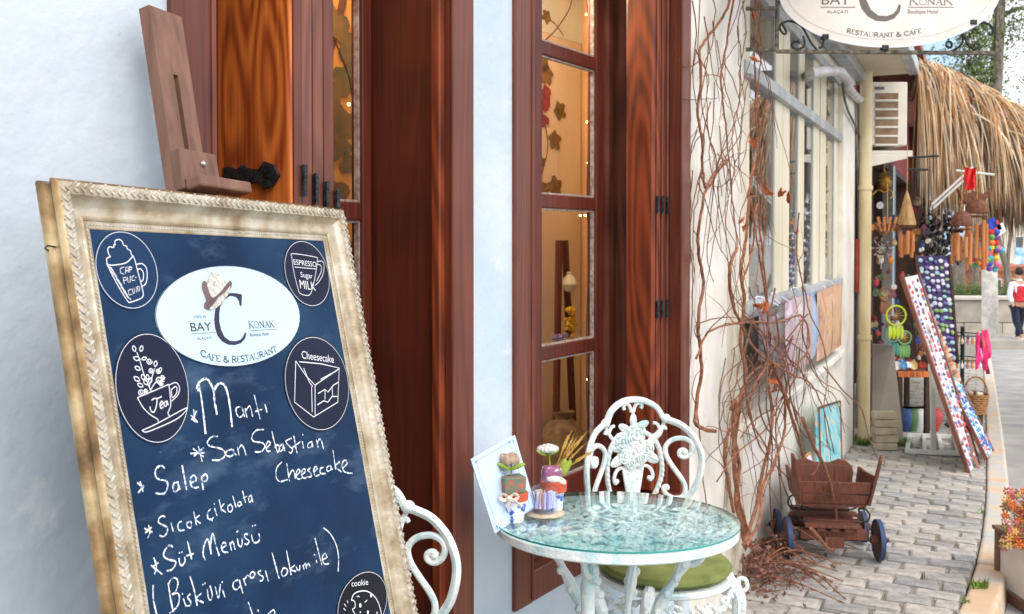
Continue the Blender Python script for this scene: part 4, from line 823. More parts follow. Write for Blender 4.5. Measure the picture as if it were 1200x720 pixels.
# ================================================================== CHAIR
def arcp(s, z, dy=0, R=.30): return Vector((R*sin(s/R), -(R*(1-cos(s/R)))+dy, z))
def make_chair():
    t = thing('ornate_chair', 'white cast metal chair with flower bouquet backrest and olive cushion behind the glass table', 'chair', (0, 0, 0), group='white ornate cast metal chairs')
    ZT_ = 1.008; MG = lambda x: x
    def path(pts, sg=1): return smoothpath([arcp(sg*s, ZT_+z) for s, z in pts], 5)
    m = M['cast']
    fr = MB(); R_ = .0095
    arch = [(-.105, -.062), (-.085, -.03), (-.045, -.007), (0, 0), (.045, -.007), (.085, -.03), (.105, -.062)]
    fr.tube(path(arch), .0115, 8, flat=.8)
    wing = [(.108, -.066), (.135, -.074), (.17, -.09), (.205, -.125), (.226, -.17), (.229, -.215), (.215, -.27), (.187, -.315), (.158, -.352), (.145, -.40), (.145, -.46), (.15, -.49)]
    for sg in (-1, 1):
        fr.tube(path(wing, sg), [.0098]*40+[.0098]*60, 8, flat=.85) if False else fr.tube(path(wing, sg), .0118, 8, flat=.85)
        fr.ball(arcp(sg*.113, ZT_-.064, -.003), (.017, .012, .015), 10, 6)
    obj('back_frame', fr, m, t, smooth=True)
    for sg in (-1, 1):
        sc = MB()
        spx = [(650, 352), (634, 338), (612, 345), (612, 368), (640, 378), (672, 358), (685, 318), (668, 285), (620, 270), (562, 285), (530, 325), (538, 378), (572, 435), (620, 500), (642, 550), (632, 598), (590, 616), (542, 598), (520, 566), (530, 548), (546, 556)]
        sc.tube(path([((x-330)*.000567, -(y-45)*.000567) for x, y in spx], sg), .0082, 7)
        sc.ball(arcp(sg*(640-330)*.000567, ZT_-(352-45)*.000567), .010, 8, 6)
        sc.ball(arcp(sg*(540-330)*.000567, ZT_-(556-45)*.000567), .009, 8, 6)
        obj('side_scroll', sc, m, t, smooth=True)
    rg = MB()
    for sg in (-1, 1):
        pr = path([(.032, -.375), (.060, -.338), (.083, -.30), (.099, -.255), (.102, -.215), (.094, -.167), (.077, -.133), (.05, -.112), (.022, -.104)], sg)
        rg.tube(pr, .0080, 7)
        for p in pr[::2]: rg.ball(p+Vector((0, -.006, 0)), .0066, 6, 4)
        rg.tube(path([(.113, -.07), (.1, -.095), (.078, -.12), (.058, -.135)], sg), .006, 6)
        rg.tube(path([(.072, -.078), (.085, -.082), (.098, -.100), (.11, -.092), (.115, -.100)], sg), .0055, 6)
        rg.tube(path([(.030, -.030), (.034, -.022), (.026, -.012), (.012, -.018), (.004, -.04)], sg), .006, 6)
        rg.tube(path([(.022, -.225), (.04, -.215), (.060, -.222), (.072, -.245), (.066, -.262), (.056, -.256)], sg), .006, 6)
        rg.ball(arcp(sg*.06, ZT_-.256), .0085, 8, 6)
    obj('inner_ring', rg, m, t, smooth=True)
    va = MB()
    for k in range(9):
        f = (k-4)/4; va.tube(smoothpath([arcp(f*.036, ZT_-.215, -.002), arcp(f*.028, ZT_-.26, -.004), arcp(f*.018, ZT_-.31, -.005), arcp(f*.013, ZT_-.36, -.004), arcp(f*.013, ZT_-.40, -.002), arcp(f*.02, ZT_-.47, 0)], 3), .0052, 6)
    obj('vase_relief', va, m, t, smooth=True)
    fl = MB(); r = random.Random(5)
    def rose(x, z, s, y=-.012):
        s *= 1.16
        fl.ball(arcp(x, ZT_-z, y+.006), (s, .008, s), 12, 6)
        for ring, k in ((.78, 7), (.45, 5)):
            for j in range(k):
                a = 2*pi*j/k+r.uniform(0, .4); R = Matrix.Rotation(-a, 3, 'Y'); fl.ball(arcp(x+cos(a)*s*ring, ZT_-z+sin(a)*s*ring, y-.004*(1-ring)), (s*.18, .0065, s*.38), 6, 4, R)
        fl.ball(arcp(x, ZT_-z, y-.006), s*.2, 6, 4)
    rose(-.045, .130, .027); rose(.010, .108, .030); rose(-.002, .165, .031); rose(.044, .158, .024); rose(-.036, .178, .022); rose(.028, .186, .018); rose(-.012, .20, .018)
    def lf(x, z, a, l, w):
        l *= 1.25; w *= 1.35; R = Matrix.Rotation(-a, 3, 'Y'); fl.ball(arcp(x, ZT_-z, -.008), (l, .005, w), 8, 5, R); fl.ball(arcp(x, ZT_-z, -.012), (l*.9, .0035, w*.14), 6, 4, R)
    for a in ((-.057, .188, .5, .026, .013), (.062, .188, -.5, .026, .013), (.066, .132, .7, .026, .011), (.030, .082, .3, .022, .010), (-.032, .09, 2.6, .022, .010), (-.068, .15, 2.9, .016, .009), (0, .195, 1.57, .02, .016), (-.02, .2, 2.0, .02, .012), (.025, .2, 1.0, .02, .012), (.085, .115, .7, .018, .008)): lf(*a)
    fl.ball(arcp(0, ZT_-.065, -.006), (.013, .008, .022), 10, 6); fl.tube([arcp(0, ZT_-.03, -.004), arcp(0, ZT_-.1, -.004)], .0045, 6)
    obj('bouquet_relief', fl, m, t, smooth=True)
    ZS = .512
    st = MB(); st.lathe([(.0, ZS-.012), (.195, ZS-.012), (.203, ZS-.006), (.205, ZS+.004), (.2, ZS+.010), (.0, ZS+.010)], (0, -.195, 0), 40); obj('seat', st, m, t, smooth=True)
    cu = MB(); cu.lathe([(0, ZS+.012), (.17, ZS+.012), (.192, ZS+.020), (.198, ZS+.030), (.19, ZS+.042), (.165, ZS+.047), (0, ZS+.049)], (0, -.195, 0), 40); obj('cushion', cu, M['cushion'], t, smooth=True)
    pi_ = MB(); pi_.tube([Vector((.197*cos(a), -.195+.197*sin(a), ZS+.030)) for a in [2*pi*i/40 for i in range(41)]], .0035, 6, cap=False); obj('piping', pi_, M['cushion'], [c for c in C.objects if c.parent == t and c.name.startswith('cushion')][0])
    ap = MB()
    def rim(a, z, o=0): return Vector(((.2+o)*cos(a), -.195+(.2+o)*sin(a), z))
    for k in range(4):
        ac = pi/4+pi/2*k-pi/2+pi/4   # apron centre
        for sg in (-1, 1):
            ap.tube(smoothpath([rim(ac+sg*a, ZS+z, .004) for a, z in ((.68, -.02), (.55, -.03), (.42, -.055), (.3, -.05), (.2, -.075), (.08, -.085))], 4), .0075, 6)
            ap.tube(smoothpath([rim(ac+sg*a, ZS+z, .006) for a, z in ((.5, -.03), (.42, -.022), (.36, -.035), (.4, -.05), (.46, -.042))], 4), .005, 6)
            for j in range(7):
                a = .1+.085*j; ap.ball(rim(ac+sg*a, ZS-.03-.012*(j % 3), .007), (.011, .007, .008), 6, 5, Matrix.Rotation(ac+a, 3, 'Z'))
        for j in range(6): b = 2*pi*j/6; ap.ball(rim(ac+.09*cos(b), ZS-.052+.018*sin(b), .010), .0095, 6, 5)
        ap.ball(rim(ac, ZS-.052, .014), .012, 8, 6)
    obj('apron', ap, m, t, smooth=True)
    for k in range(4):
        a = pi/4+pi/2*k; u = Vector((cos(a), sin(a), 0)); c0 = Vector((0, -.195, 0))
        q = MB(); P = smoothpath([c0+u*r_+Vector((0, 0, z)) for r_, z in ((.185, ZS+.02), (.205, ZS-.01), (.222, ZS-.05), (.218, ZS-.11), (.19, .24), (.17, .14), (.185, .06), (.225, .015), (.24, .0))], 4)
        q.tube(P, [.015+.006*sin(pi*min(1, i/len(P)*2.2)) if i < len(P)*.45 else .013 for i in range(len(P))], 8)
        q.tube(smoothpath([c0+u*r_+Vector((0, 0, z)) for r_, z in ((.225, ZS-.03), (.245, ZS-.012), (.24, ZS+.012), (.222, ZS+.012), (.222, ZS-.004))], 4), .0065, 6)
        for j in range(9): q.ball(P[2+j]+u*.010+Vector((0, 0, 0))+Vector((-u.y, u.x, 0))*(.009*(1 if j % 2 else -1)), .010, 6, 5)
        q.ball(c0+u*.24+Vector((0, 0, .008)), (.02, .02, .012), 8, 5)
        obj('leg', q, m, t, smooth=True)
    return t
chair = make_chair()
yaw = radians(23)
bc = at(741, 470, 3.05); chair.location = (bc.x, bc.y, gz(bc.y)); chair.rotation_euler = (0, 0, yaw)
ch2 = copy_tree(chair)
bc2 = at(419, 555, 2.04); ch2.location = (bc2.x, bc2.y, gz(bc2.y)); ch2.rotation_euler = (0, 0, radians(19)); ch2.scale = (.95, .95, .95)
ch2['label'] = 'white cast metal garden chair mostly hidden behind the chalkboard, only one scrolled side showing'

# ================================================================== TABLE
tc_ = at(722, 622, 2.40); TC = Vector((tc_.x, tc_.y, 0)); TZ = .743; TR = .302
TG = gz(TC.y)
SL = -radians(2.58)   # the pavement slopes away downhill
TC0 = Vector((TC.x, TC.y, TG))
RT = Matrix.Rotation(SL, 3, 'X')
PV = Vector((TC.x, TC.y, TZ+.0085))
def settle(o):
    o.location = PV+RT @ (o.location-PV); o.rotation_mode = 'XYZ'; o.rotation_euler = (SL, 0, 0); return o
table = thing('glass_table', 'round white cast metal garden table with glass top over flowery openwork', 'table', (TC.x, TC.y, TG))
obj('glass_top', MB().lathe([(0, TZ+.0005), (TR-.002, TZ+.0005), (TR+.004, TZ+.002), (TR+.004, TZ+.006), (TR-.001, TZ+.008), (0, TZ+.008)], TC, 72), M['tglass'], table, smooth=True)
obj('glass_edge', MB().lathe([(TR+.0045, TZ+.0018), (TR+.0052, TZ+.004), (TR+.0045, TZ+.0064)], TC, 72, cap=False), M['gedge'], table, smooth=True)
obj('rim', MB().lathe([(TR-.018, TZ-.004), (TR-.014, TZ-.0015), (TR-.002, TZ-.0015), (TR+.001, TZ-.005), (TR+.001, TZ-.022), (TR-.004, TZ-.026), (TR-.018, TZ-.024), (TR-.018, TZ-.004)], TC, 72, cap=False), M['castb'], table, smooth=True)
ow = MB(); r = random.Random(11)
for i in range(560):
    rad = sqrt(r.random())*(TR-.022); a = r.uniform(0, 2*pi); c = TC+Vector((rad*cos(a), rad*sin(a), TZ-.009)); b = r.uniform(0, 2*pi); l = r.uniform(.014, .030)
    k = r.uniform(.6, 1.6)*(1 if r.random() < .5 else -1)
    P = [c+Vector((cos(b)*l*(t-.5)-sin(b)*l*k*.5*(t-.5)**2*2, sin(b)*l*(t-.5)+cos(b)*l*k*.5*(t-.5)**2*2, .003*sin(pi*t))) for t in (0, .25, .5, .75, 1)]
    ow.tube(P, [.002, .0042, .005, .0042, .0015], 6, flat=.8)
for rad in (.09, .17, .235): ow.tube([TC+Vector((rad*cos(2*pi*i/60), rad*sin(2*pi*i/60), TZ-.012)) for i in range(61)], .005, 6, cap=False)
for k in range(16): a = 2*pi*k/16; ow.tube([TC+Vector((.02*cos(a), .02*sin(a), TZ-.012)), TC+Vector(((TR-.02)*cos(a+.2), (TR-.02)*sin(a+.2), TZ-.012))], .004, 6)
obj('openwork_top', ow, M['castb'], table, smooth=True, kind='stuff')
pl_ = MB()
for i in range(170):
    rad = sqrt(r.random())*(TR-.03); a = r.uniform(0, 2*pi); c = TC+Vector((rad*cos(a), rad*sin(a), TZ-.014)); pl_.ball(c, (r.uniform(.010, .02), r.uniform(.006, .012), .003), 8, 4, Matrix.Rotation(r.uniform(0, 3), 3, 'Z'))
obj('leaf_relief', pl_, M['castb'], table, smooth=True, kind='stuff')
for ang in (155, 335, 65, 245):
    a = radians(ang); u = Vector((cos(a), sin(a), 0)); w = Vector((-u.y, u.x, 0)); q = MB()
    P = smoothpath([TC+u*r_+Vector((0, 0, z)) for r_, z in ((.215, TZ-.03), (.19, TZ-.06), (.155, TZ-.12), (.105, TZ-.21), (.07, TZ-.30), (.075, TZ-.40), (.12, TZ-.55), (.19, TG+.08), (.24, TG+.01))], 4)
    q.tube(P, [.013+.004*sin(i*1.3) for i in range(len(P))], 8)
    q.tube(smoothpath([TC+u*r_+Vector((0, 0, z)) for r_, z in ((.175, TZ-.09), (.2, TZ-.085), (.222, TZ-.065), (.235, TZ-.038), (.222, TZ-.028), (.212, TZ-.045), (.222, TZ-.052))], 4), .0075, 7)
    for j in range(12): q.ball(P[2+j]+w*(.011*(1 if j % 2 else -1))+u*.004, (.010, .010, .012), 6, 5)
    q.box(TC+u*.215+Vector((0, 0, TZ-.030)), (.05, .028, .012), Matrix.Rotation(a, 3, 'Z'))
    q.ball(TC+u*.24+Vector((0, 0, TG+.012)), (.022, .022, .014), 8, 5)
    obj('leg', q, M['cast'], table, smooth=True)
u = Vector((cos(radians(240)), sin(radians(240)), 0)); q = MB(); cc = TC+u*.165
obj('column_leg', q.lathe([(.016, -.03), (.02, -.036), (.022, -.05), (.014, -.06), (.017, -.08), (.014, -.10), (.018, -.12), (.016, -.2), (.020, -.22), (.016, -.30), (.02, -.34), (.012, -.40)][::-1], (cc.x, cc.y, TZ), 12), M['cast'], table, smooth=True)

plate = obj('cast_plate', MB().lathe([(0, TZ-.020), (TR-.02, TZ-.020), (TR-.02, TZ-.016), (0, TZ-.016)], TC, 60), mat('aqua_cast_plate', S(176, 218, 226), S(224, 242, 246), 30, .5, dirt_and_gaps=[(S(60, 84, 90), 60, .60, .64, (1, 1, 1), .8)]), table)  # dark specks painted in colour stand for the shaded gaps of the openwork
settle(table)
# ---- things on the table
TT = TZ+.0085
def ontab(x, y):   # a point of the tilted top, given back in the level frame that settle() tilts
    r_ = ray(x, y); nn = RT @ Vector((0, 0, 1)); t = (PV-CAM).dot(nn)/r_.dot(nn); p = PV+RT.transposed() @ (CAM+r_*t-PV); p.z = TT; return p
def cardthing(pA, pB, h, lab, lean, tone):
    A, B = pA, pB; U = (B-A).normalized(); Nn = Vector((-U.y, U.x, 0)); V = (Vector((0, 0, 1))*cos(lean)+Nn*sin(lean)); Pq = Plane(A, U, V); w = (B-A).length
    t = thing('menu_card', lab, 'menu card', (A+B)/2)
    obj('card', MB().prism([(0, 0), (w, 0), (w-.0, h), (0, h)], lambda x, y: Pq.pt(x, y, -.001), lambda x, y: Pq.pt(x, y, .001)), M['card'], t)
    q = MB(); hh = .0014
    m_ = .012
    for l in ([(m_, m_), (m_, h-m_)], [(m_, h-m_), (w-m_, h-m_)], [(w-m_, h-m_), (w-m_, m_)]): ribbon(q, Pq, [Vector(p) for p in l], .0007, hh)
    for (x, y) in ((m_, h-m_), (w-m_, h-m_), (m_, m_)):
        ribbon(q, Pq, v2smooth([Vector((x-.004, y-.002)), Vector((x, y+.003)), Vector((x+.003, y-.001)), Vector((x-.001, y-.004))], 3), .0011, hh+.0001)
    for j in range(5): x = w*.55; y = h*(.55+.05*j); ribbon(q, Pq, v2smooth([Vector((x-.008+.004*(j % 2), y)), Vector((x+.002, y+.006)), Vector((x+.007, y-.002)), Vector((x+.012, y+.004))], 3), .001, hh+.0002)
    obj('printed_ornament', q, M['ink'], t)
    return t
def tilt(th, ang, U):
    th.rotation_mode = 'AXIS_ANGLE'; th.rotation_axis_angle = (ang, U.x, U.y, U.z)
cA, cB = at(579, 606, 2.30), at(628, 594, 2.42)
for p in (cA, cB): p.z = TT+.001
n_ = Vector((-(cB-cA).y, (cB-cA).x, 0)).normalized()
c1 = cardthing(cA, cA+(cB-cA)*.95, .192, 'front pale blue menu card leaning at the left edge of the glass table', radians(12), 0)
c2_ = cardthing(cA+n_*.006+(cB-cA)*.12, cB+n_*.006+(cB-cA)*.05, .193, 'rear pale blue menu card, standing behind the front one on the glass table', radians(12), 1)
tilt(c1, radians(-13), -n_*-1); tilt(c2_, radians(-11), -n_*-1)
c1.location.z += .004; c2_.location.z += .002
def pot(base, name, label, potm, kind):
    t = thing(name, label, 'flower pot', base); s = 1
    if kind == 1:
        obj('pot', MB().lathe([(0, 0), (.021, 0), (.023, .003), (.030, .052), (.029, .054)], base, 24), M['bluepot'], t, smooth=True)
        obj('pot_rim', MB().lathe([(.0295, .052), (.034, .054), (.035, .072), (.032, .074), (.028, .073), (.028, .06)], base, 24, cap=False), M['terracotta'], t, smooth=True)
        obj('soil', MB().lathe([(0, .068), (.029, .068)], base, 20), M['patch'], t)
        b = base+Vector((-.006, 0, .092)); bevel(obj('fabric_block', MB().box(b, (.056, .05, .042), Matrix.Rotation(.35, 3, 'Z'), 1.05), M['patch'], t), .004)
        q = MB(); o_ = base+Vector((-.014, -.036, .066))
        for sg in (-1, 1):
            q.tube(smoothpath([o_, o_+Vector((sg*.014, -.004, .010)), o_+Vector((sg*.022, -.002, .002)), o_+Vector((sg*.012, -.002, -.006)), o_], 4), .005, 6, flat=.35); q.tube(smoothpath([o_, o_+Vector((sg*.010+.01, -.003, -.012)), o_+Vector((sg*.018+.012, -.002, -.022))], 4), .0055, 6, flat=.35)
        q.ball(o_+Vector((0, -.004, 0)), .006, 8, 6); obj('lace_bow', q, M['lace'], t, smooth=True)
        obj('stem', MB().tube([base+Vector((-.008, 0, .11)), base+Vector((-.008, 0, .14))], .0022, 6), M['leaf'], t)
        f = base+Vector((-.012, 0, .152)); q = MB()
        for j in range(10): a = 2*pi*j/10; q.ball(f+Vector((.019*cos(a), .017*sin(a), .002*(j % 3))), (.012, .006, .013), 8, 5, Matrix.Rotation(a+pi/2, 3, 'Z'))
        q.ball(f, (.016, .016, .013), 10, 6); obj('flower', q, M['beigeflower'], t, smooth=True)
        q = MB()
        for a, l in ((.1, .03), (3.0, .024)): q.ball(f+Vector((cos(a)*l*.6, -.012, -.015)), (l*.75, .008, .006), 10, 5, Matrix.Rotation(-.35 if a < 1 else .5, 3, 'Y'))
        obj('leaf', q, M['leaf'], t, smooth=True)
    else:
        obj('pot', MB().lathe([(0, 0), (.022, 0), (.027, .052)], base, 24), M['bluepot'], t, smooth=True)
        obj('pot_rim', MB().lathe([(.028, .05), (.033, .052), (.0345, .078), (.032, .08), (.028, .08), (.028, .06)], base, 24, cap=False), M['terracotta'], t, smooth=True)
        bevel(obj('fabric_cube', MB().box(base+Vector((-.006, 0, .096)), (.048, .044, .040), Matrix.Rotation(.2, 3, 'Z')), M['purplef'], t), .009, 3)
        q = MB(); q.ball(base+Vector((.0, -.03, .088)), (.02, .006, .009), 10, 6); q.ball(base+Vector((.018, -.028, .084)), (.014, .006, .008), 8, 6, Matrix.Rotation(.6, 3, 'Y')); obj('lace_bow', q, M['lace'], t, smooth=True)
        obj('stem', MB().tube([base+Vector((-.010, 0, .115)), base+Vector((-.012, 0, .15))], .0022, 6), M['leaf'], t)
        f = base+Vector((-.015, 0, .158)); q = MB(); q.ball(f, (.026, .024, .008), 14, 6)
        for j in range(14): a = 2*pi*j/14; q.ball(f+Vector((.022*cos(a), .02*sin(a), .003)), (.007, .006, .007), 6, 5)
        for j in range(7): a = 2*pi*j/7; q.ball(f+Vector((.011*cos(a), .010*sin(a), .008)), .0065, 6, 5)
        q.ball(f+Vector((0, 0, .011)), .006, 6, 5); obj('flower', q, M['crochet'], t, smooth=True)
        q = MB(); q.ball(f+Vector((-.018, -.006, -.007)), (.016, .012, .004), 8, 5, Matrix.Rotation(.5, 3, 'Y')); q.ball(f+Vector((.014, -.006, -.006)), (.016, .012, .004), 8, 5, Matrix.Rotation(-.4, 3, 'Y')); obj('leaf', q, M['leaf'], t, smooth=True)
        for dx, an in ((.020, .25), (.028, .55)):
            R = Matrix.Rotation(an, 3, 'Y'); obj('leaf', MB().ball(base+Vector((dx+.004, .004, .110)), (.009, .003, .026), 8, 6, R), M['leaf'], t, smooth=True)
        q = MB(); r = random.Random(4)
        for j in range(9):
            tip = base+Vector((.03+.008*j, r.uniform(-.01, .012), .185+r.uniform(-.01, .035)-.004*j)); st_ = base+Vector((-.002, .005, .10)); P = smoothpath([st_, st_.lerp(tip, .5)+Vector((.0, 0, -.006)), tip], 5)
            q.tube(P, .0009, 4); k = len(P)
            for e in range(9): c_ = P[-1].lerp(P[k//2], e*.09); q.ball(c_+Vector((r.uniform(-.002, .002), 0, r.uniform(-.001, .001))), (.0022, .0022, .0045), 5, 4, Matrix.Rotation(.6, 3, 'Y')); q.tube([c_, c_+(tip-st_).normalized()*.018+Vector((r.uniform(-.004, .004), 0, .002))], .0005, 3)
        obj('wheat', q, M['wheat'], t)
    return t
b1 = ontab(603, 611); settle(pot(b1, 'flower_pot', 'blue and white pot with terracotta rim, lace bow and beige flower', None, 1))
b2 = ontab(649, 599); settle(pot(b2, 'flower_pot', 'terracotta rimmed pot with purple dotted fabric, white crochet flower and wheat behind the jar', None, 2))
b3 = ontab(638, 603)
obj_c = obj('coaster', MB().lathe([(0, 0), (.049, 0), (.052, .002), (.052, .005), (.046, .0045), (.044, .006), (0, .006)], b3, 36), M['cork'], smooth=True, origin=b3); settle(obj_c); tag(obj_c, 'round beige patterned coaster under the glass sugar jar', 'coaster')
jar = thing('sugar_jar', 'small clear glass jar full of paper sugar sachets with knobbed glass lid', 'jar', b3+Vector((0, 0, .007)))
jb = b3+Vector((0, 0, .0068)); jm = thin_glass('jar_glass', (.90, .92, .98, 1), .06, 1.6)
obj('jar_body', MB().lathe([(0, 0), (.032, 0), (.036, .004), (.037, .05), (.034, .056), (.031, .056), (.034, .05), (.033, .006), (0, .004)], jb, 28), jm, jar, smooth=True)
obj('jar_lid', MB().lathe([(.036, .058), (.030, .064), (.016, .070), (.006, .075), (.010, .082), (.009, .09), (0, .094)], jb, 24, cap=False), jm, jar, smooth=True)
r = random.Random(2); cols = [(230, 226, 236), (220, 120, 110), (190, 196, 232), (236, 210, 140), (240, 238, 242), (210, 200, 226)]
for i in range(26):
    a = r.uniform(0, 2*pi); q = MB().box(jb+Vector((.02*cos(a), .02*sin(a), .032)), (.010, .003, .042), Matrix.Rotation(a, 3, 'Z') @ Matrix.Rotation(r.uniform(-.25, .25), 3, 'Y')); c = cols[i % 6]
    obj('sugar_sachet', q, solid('sachet_%d' % (i % 6), *c), jar)
settle(jar)
# ================================================================== OVAL HANGING SIGN
SF = 4.40
sd_ = Vector((1, -.02, 0)).normalized(); sc0 = at(1041, -10, SF); SP = Plane(sc0, sd_, Vector((0, 0, 1)))
if SP.N.dot(CAM-sc0) < 0: SP = Plane(sc0, sd_, Vector((0, 0, 1)))
def spx(x, y): return SP.px(x, y)
sign = thing('hanging_sign', 'cream oval restaurant sign hung in a rusty wrought iron bracket over the pavement', 'sign', sc0)
ax, by = (spx(1171, -10)-spx(1041, -10)).length, (spx(1041, 56)-spx(1041, -10)).length
def ell(k=1, n=72): return [Vector((ax*k*cos(2*pi*i/n), by*k*sin(2*pi*i/n))) for i in range(n)]
oval = obj('oval_board', MB().prism([(p.x, p.y) for p in ell()], lambda x, y: SP.pt(x, y, -.012), lambda x, y: SP.pt(x, y, .012)), M['signwhite'], sign)
q = MB(); ribbon(q, SP, [Vector((ax*.93*cos(2*pi*i/72), by*.87*sin(2*pi*i/72))) for i in range(72)], .0022, .0132, closed=True); obj('border_line', q, M['hatgrey'], oval)
q = MB(); ribbon(q, SP, ell(.995), .008, .0126, closed=True); obj('board_edge', q, M['print_white'], oval)
G = (900, 0, 4)
def sgt(s, a, b, capt, m): 
    p0, p1, t = spx(G[0]+a[0]/4, a[1]/4), spx(G[0]+b[0]/4, b[1]/4), spx(G[0]+a[0]/4, (a[1]-capt)/4); q = MB(); put_text(q, SP, s, p0, p1, (t-p0).length, .0134); obj('lettering', q, m, oval)
def sgs(s, path, capt, m, wt=.17, sizes=None):
    P = [spx(G[0]+a/4, b/4) for a, b in path]; t = spx(G[0]+path[0][0]/4, (path[0][1]-capt)/4); q = MB(); serif_text(q, SP, s, P, (t-P[0]).length, .0134, wt, sizes); obj('lettering', q, m, oval)
gi = mat('sign_grey_ink', S(112, 104, 100), rough=.6)
sgt('BAY', (248, 25), (380, 25), 46, gi); sgt('ALAÇATI', (272, 66), (370, 66), 14, gi); sgt('Boutique Hotel', (650, 67), (792, 67), 20, M['inkred']); sgt('TİRİLYE', (262, -40), (350, -40), 14, gi)
sgs('KONAK', [(655, 27), (862, 27)], 32, gi, .13, [1.15, .9, .9, .9, 1.15])
sgs('RESTAURANT & CAFE', [(362, 156), (420, 168), (480, 175), (540, 178), (600, 175), (660, 168), (718, 156)], 20, gi, .2)
q = MB()
for l in ([(242, 38), (405, 38)], [(652, 38), (866, 38)]): ribbon(q, SP, [spx(900+p[0]/4, p[1]/4) for p in l], .003, .0134)
obj('printed_line', q, gi, oval)
# big C of the sign: same drawing as the sticker, only its lower half is inside the picture
cx0, cy0 = 415, 100
Cp = [(520, 215), (560, 217), (595, 225), (594, 262), (592, 300), (582, 300), (575, 268), (562, 246), (540, 236), (515, 234), (480, 262), (455, 300), (447, 350), (448, 400), (458, 450), (480, 498), (515, 525), (555, 528), (585, 518), (603, 498), (612, 472), (624, 476), (616, 510), (590, 540), (550, 553), (505, 550), (465, 528), (435, 490), (420, 440), (415, 390), (420, 330), (440, 280), (475, 235)]
P = [spx(1003.5+(x-415)*.245, 26+(y-553)*.245) for x, y in Cp]
obj('printed_letter', MB().add([SP.pt(p.x, p.y, .0136) for p in P], [tuple(range(len(P)))]), gi, oval)
H = [(335, 148), (348, 136), (362, 145), (395, 82), (440, 92), (490, 150), (524, 140), (528, 165), (505, 225), (445, 300), (400, 325), (370, 326), (348, 310), (360, 262), (333, 180)]
P = [spx(1003.5+(x-415)*.245, 26+(y-553)*.245) for x, y in H]
obj('printed_hat', MB().add([SP.pt(p.x, p.y, .0140) for p in P], [tuple(range(len(P)))]), M['hatgrey'], oval)
irn = mat('rusty_grey_iron', S(52, 48, 42), S(120, 112, 98), 50, .6, metal=.1, bump=.4, bscale=100)
fr = MB(); rB = .012
cor = [spx(910, 60.5), spx(1167, 62.5), spx(1174, -80), spx(913, -80)]
for a, b in zip(cor, cor[1:]+cor[:1]): fr.tube([SP.pt(a.x, a.y), SP.pt(b.x, b.y)], rB, 4)
q = cor[3]; e = onw2(913, -80, 0); fr.tube([SP.pt(q.x, q.y), SP.pt(q.x-.28, q.y)], rB, 4)
for y in (10, 58): q = spx(910, y); fr.tube([SP.pt(q.x, q.y), SP.pt(q.x-.14, q.y)], rB, 4)
bevel(obj('bracket_frame', fr, irn, sign), .002)
def scroll(pts, w=.0055):
    P = [spx(900+a/4, b/4) for a, b in pts]; obj('iron_scroll', MB().tube([SP.pt(p.x, p.y, 0) for p in v2smooth(P, 5)], w, 6), M['iron'], sign)
scroll([(62, 105), (85, 150), (75, 160), (58, 140), (60, 115), (100, 100), (150, 118), (180, 160), (205, 205), (235, 240)])
scroll([(150, 205), (140, 195), (118, 200), (112, 215), (130, 230), (160, 225), (172, 205), (165, 170)])
scroll([(262, 180), (255, 215), (245, 225), (240, 218)])
scroll([(862, 222), (848, 222), (836, 212), (840, 198), (858, 200), (862, 222)][::-1]); scroll([(862, 240), (890, 225), (912, 195), (915, 150), (930, 125), (960, 115), (1000, 108), (1035, 115), (1052, 135), (1050, 160), (1030, 160)])
scroll([(915, 160), (935, 205), (965, 232), (985, 222), (988, 208), (972, 205), (965, 215)])
for x, y in ((265, 175), (545, 226), (958, 108)):
    p = spx(900+x/4, y/4); bevel(obj('clip', MB().box(SP.pt(p.x, p.y, 0), (.03, .034, .022)), M['iron'], sign), .002)

# ================================================================== BAGS AND PICTURES under the shop window
def bagmat(name, cols, scale=5, stretch=(1, 1, 1), gl=.3):
    m = mat(name, cols[0], cols[2], scale, gl, c3=cols[1], stretch=stretch, lo=.3, hi=.7, detail=3, dist=1.5, bump=.25, bscale=12, coat=.5); return m
bags = [
 ((872, 905), (352, 462), .10, bagmat('dark_print', [S(40, 36, 40), S(70, 60, 58), S(150, 90, 110)], 8), 'dark printed tote bag hanging nearest, below the shop window, half behind the vine'),
 ((893, 920), (350, 452), .085, bagmat('lilac_print', [S(226, 214, 236), S(206, 170, 200), S(226, 224, 242)], 7), 'lilac and white printed tote bag hanging below the shop window beside the dark bag'),
 ((914, 946), (345, 442), .07, bagmat('floral_print', [S(176, 168, 178), S(206, 196, 192), S(214, 90, 150)], 11), 'floral printed tote bag with pink flowers hanging below the shop window'),
 ((930, 956), (337, 430), .055, bagmat('blue_print', [S(110, 160, 220), S(150, 190, 236), S(206, 226, 246)], 4), 'sky blue printed tote bag hanging below the shop window'),
 ((951, 981), (332, 423), .07, bagmat('sunset_print', [S(214, 120, 60), S(232, 190, 150), S(140, 80, 60)], 4, (1, 1, .6)), 'orange sunset printed tote bag hanging at the far end below the shop window')]
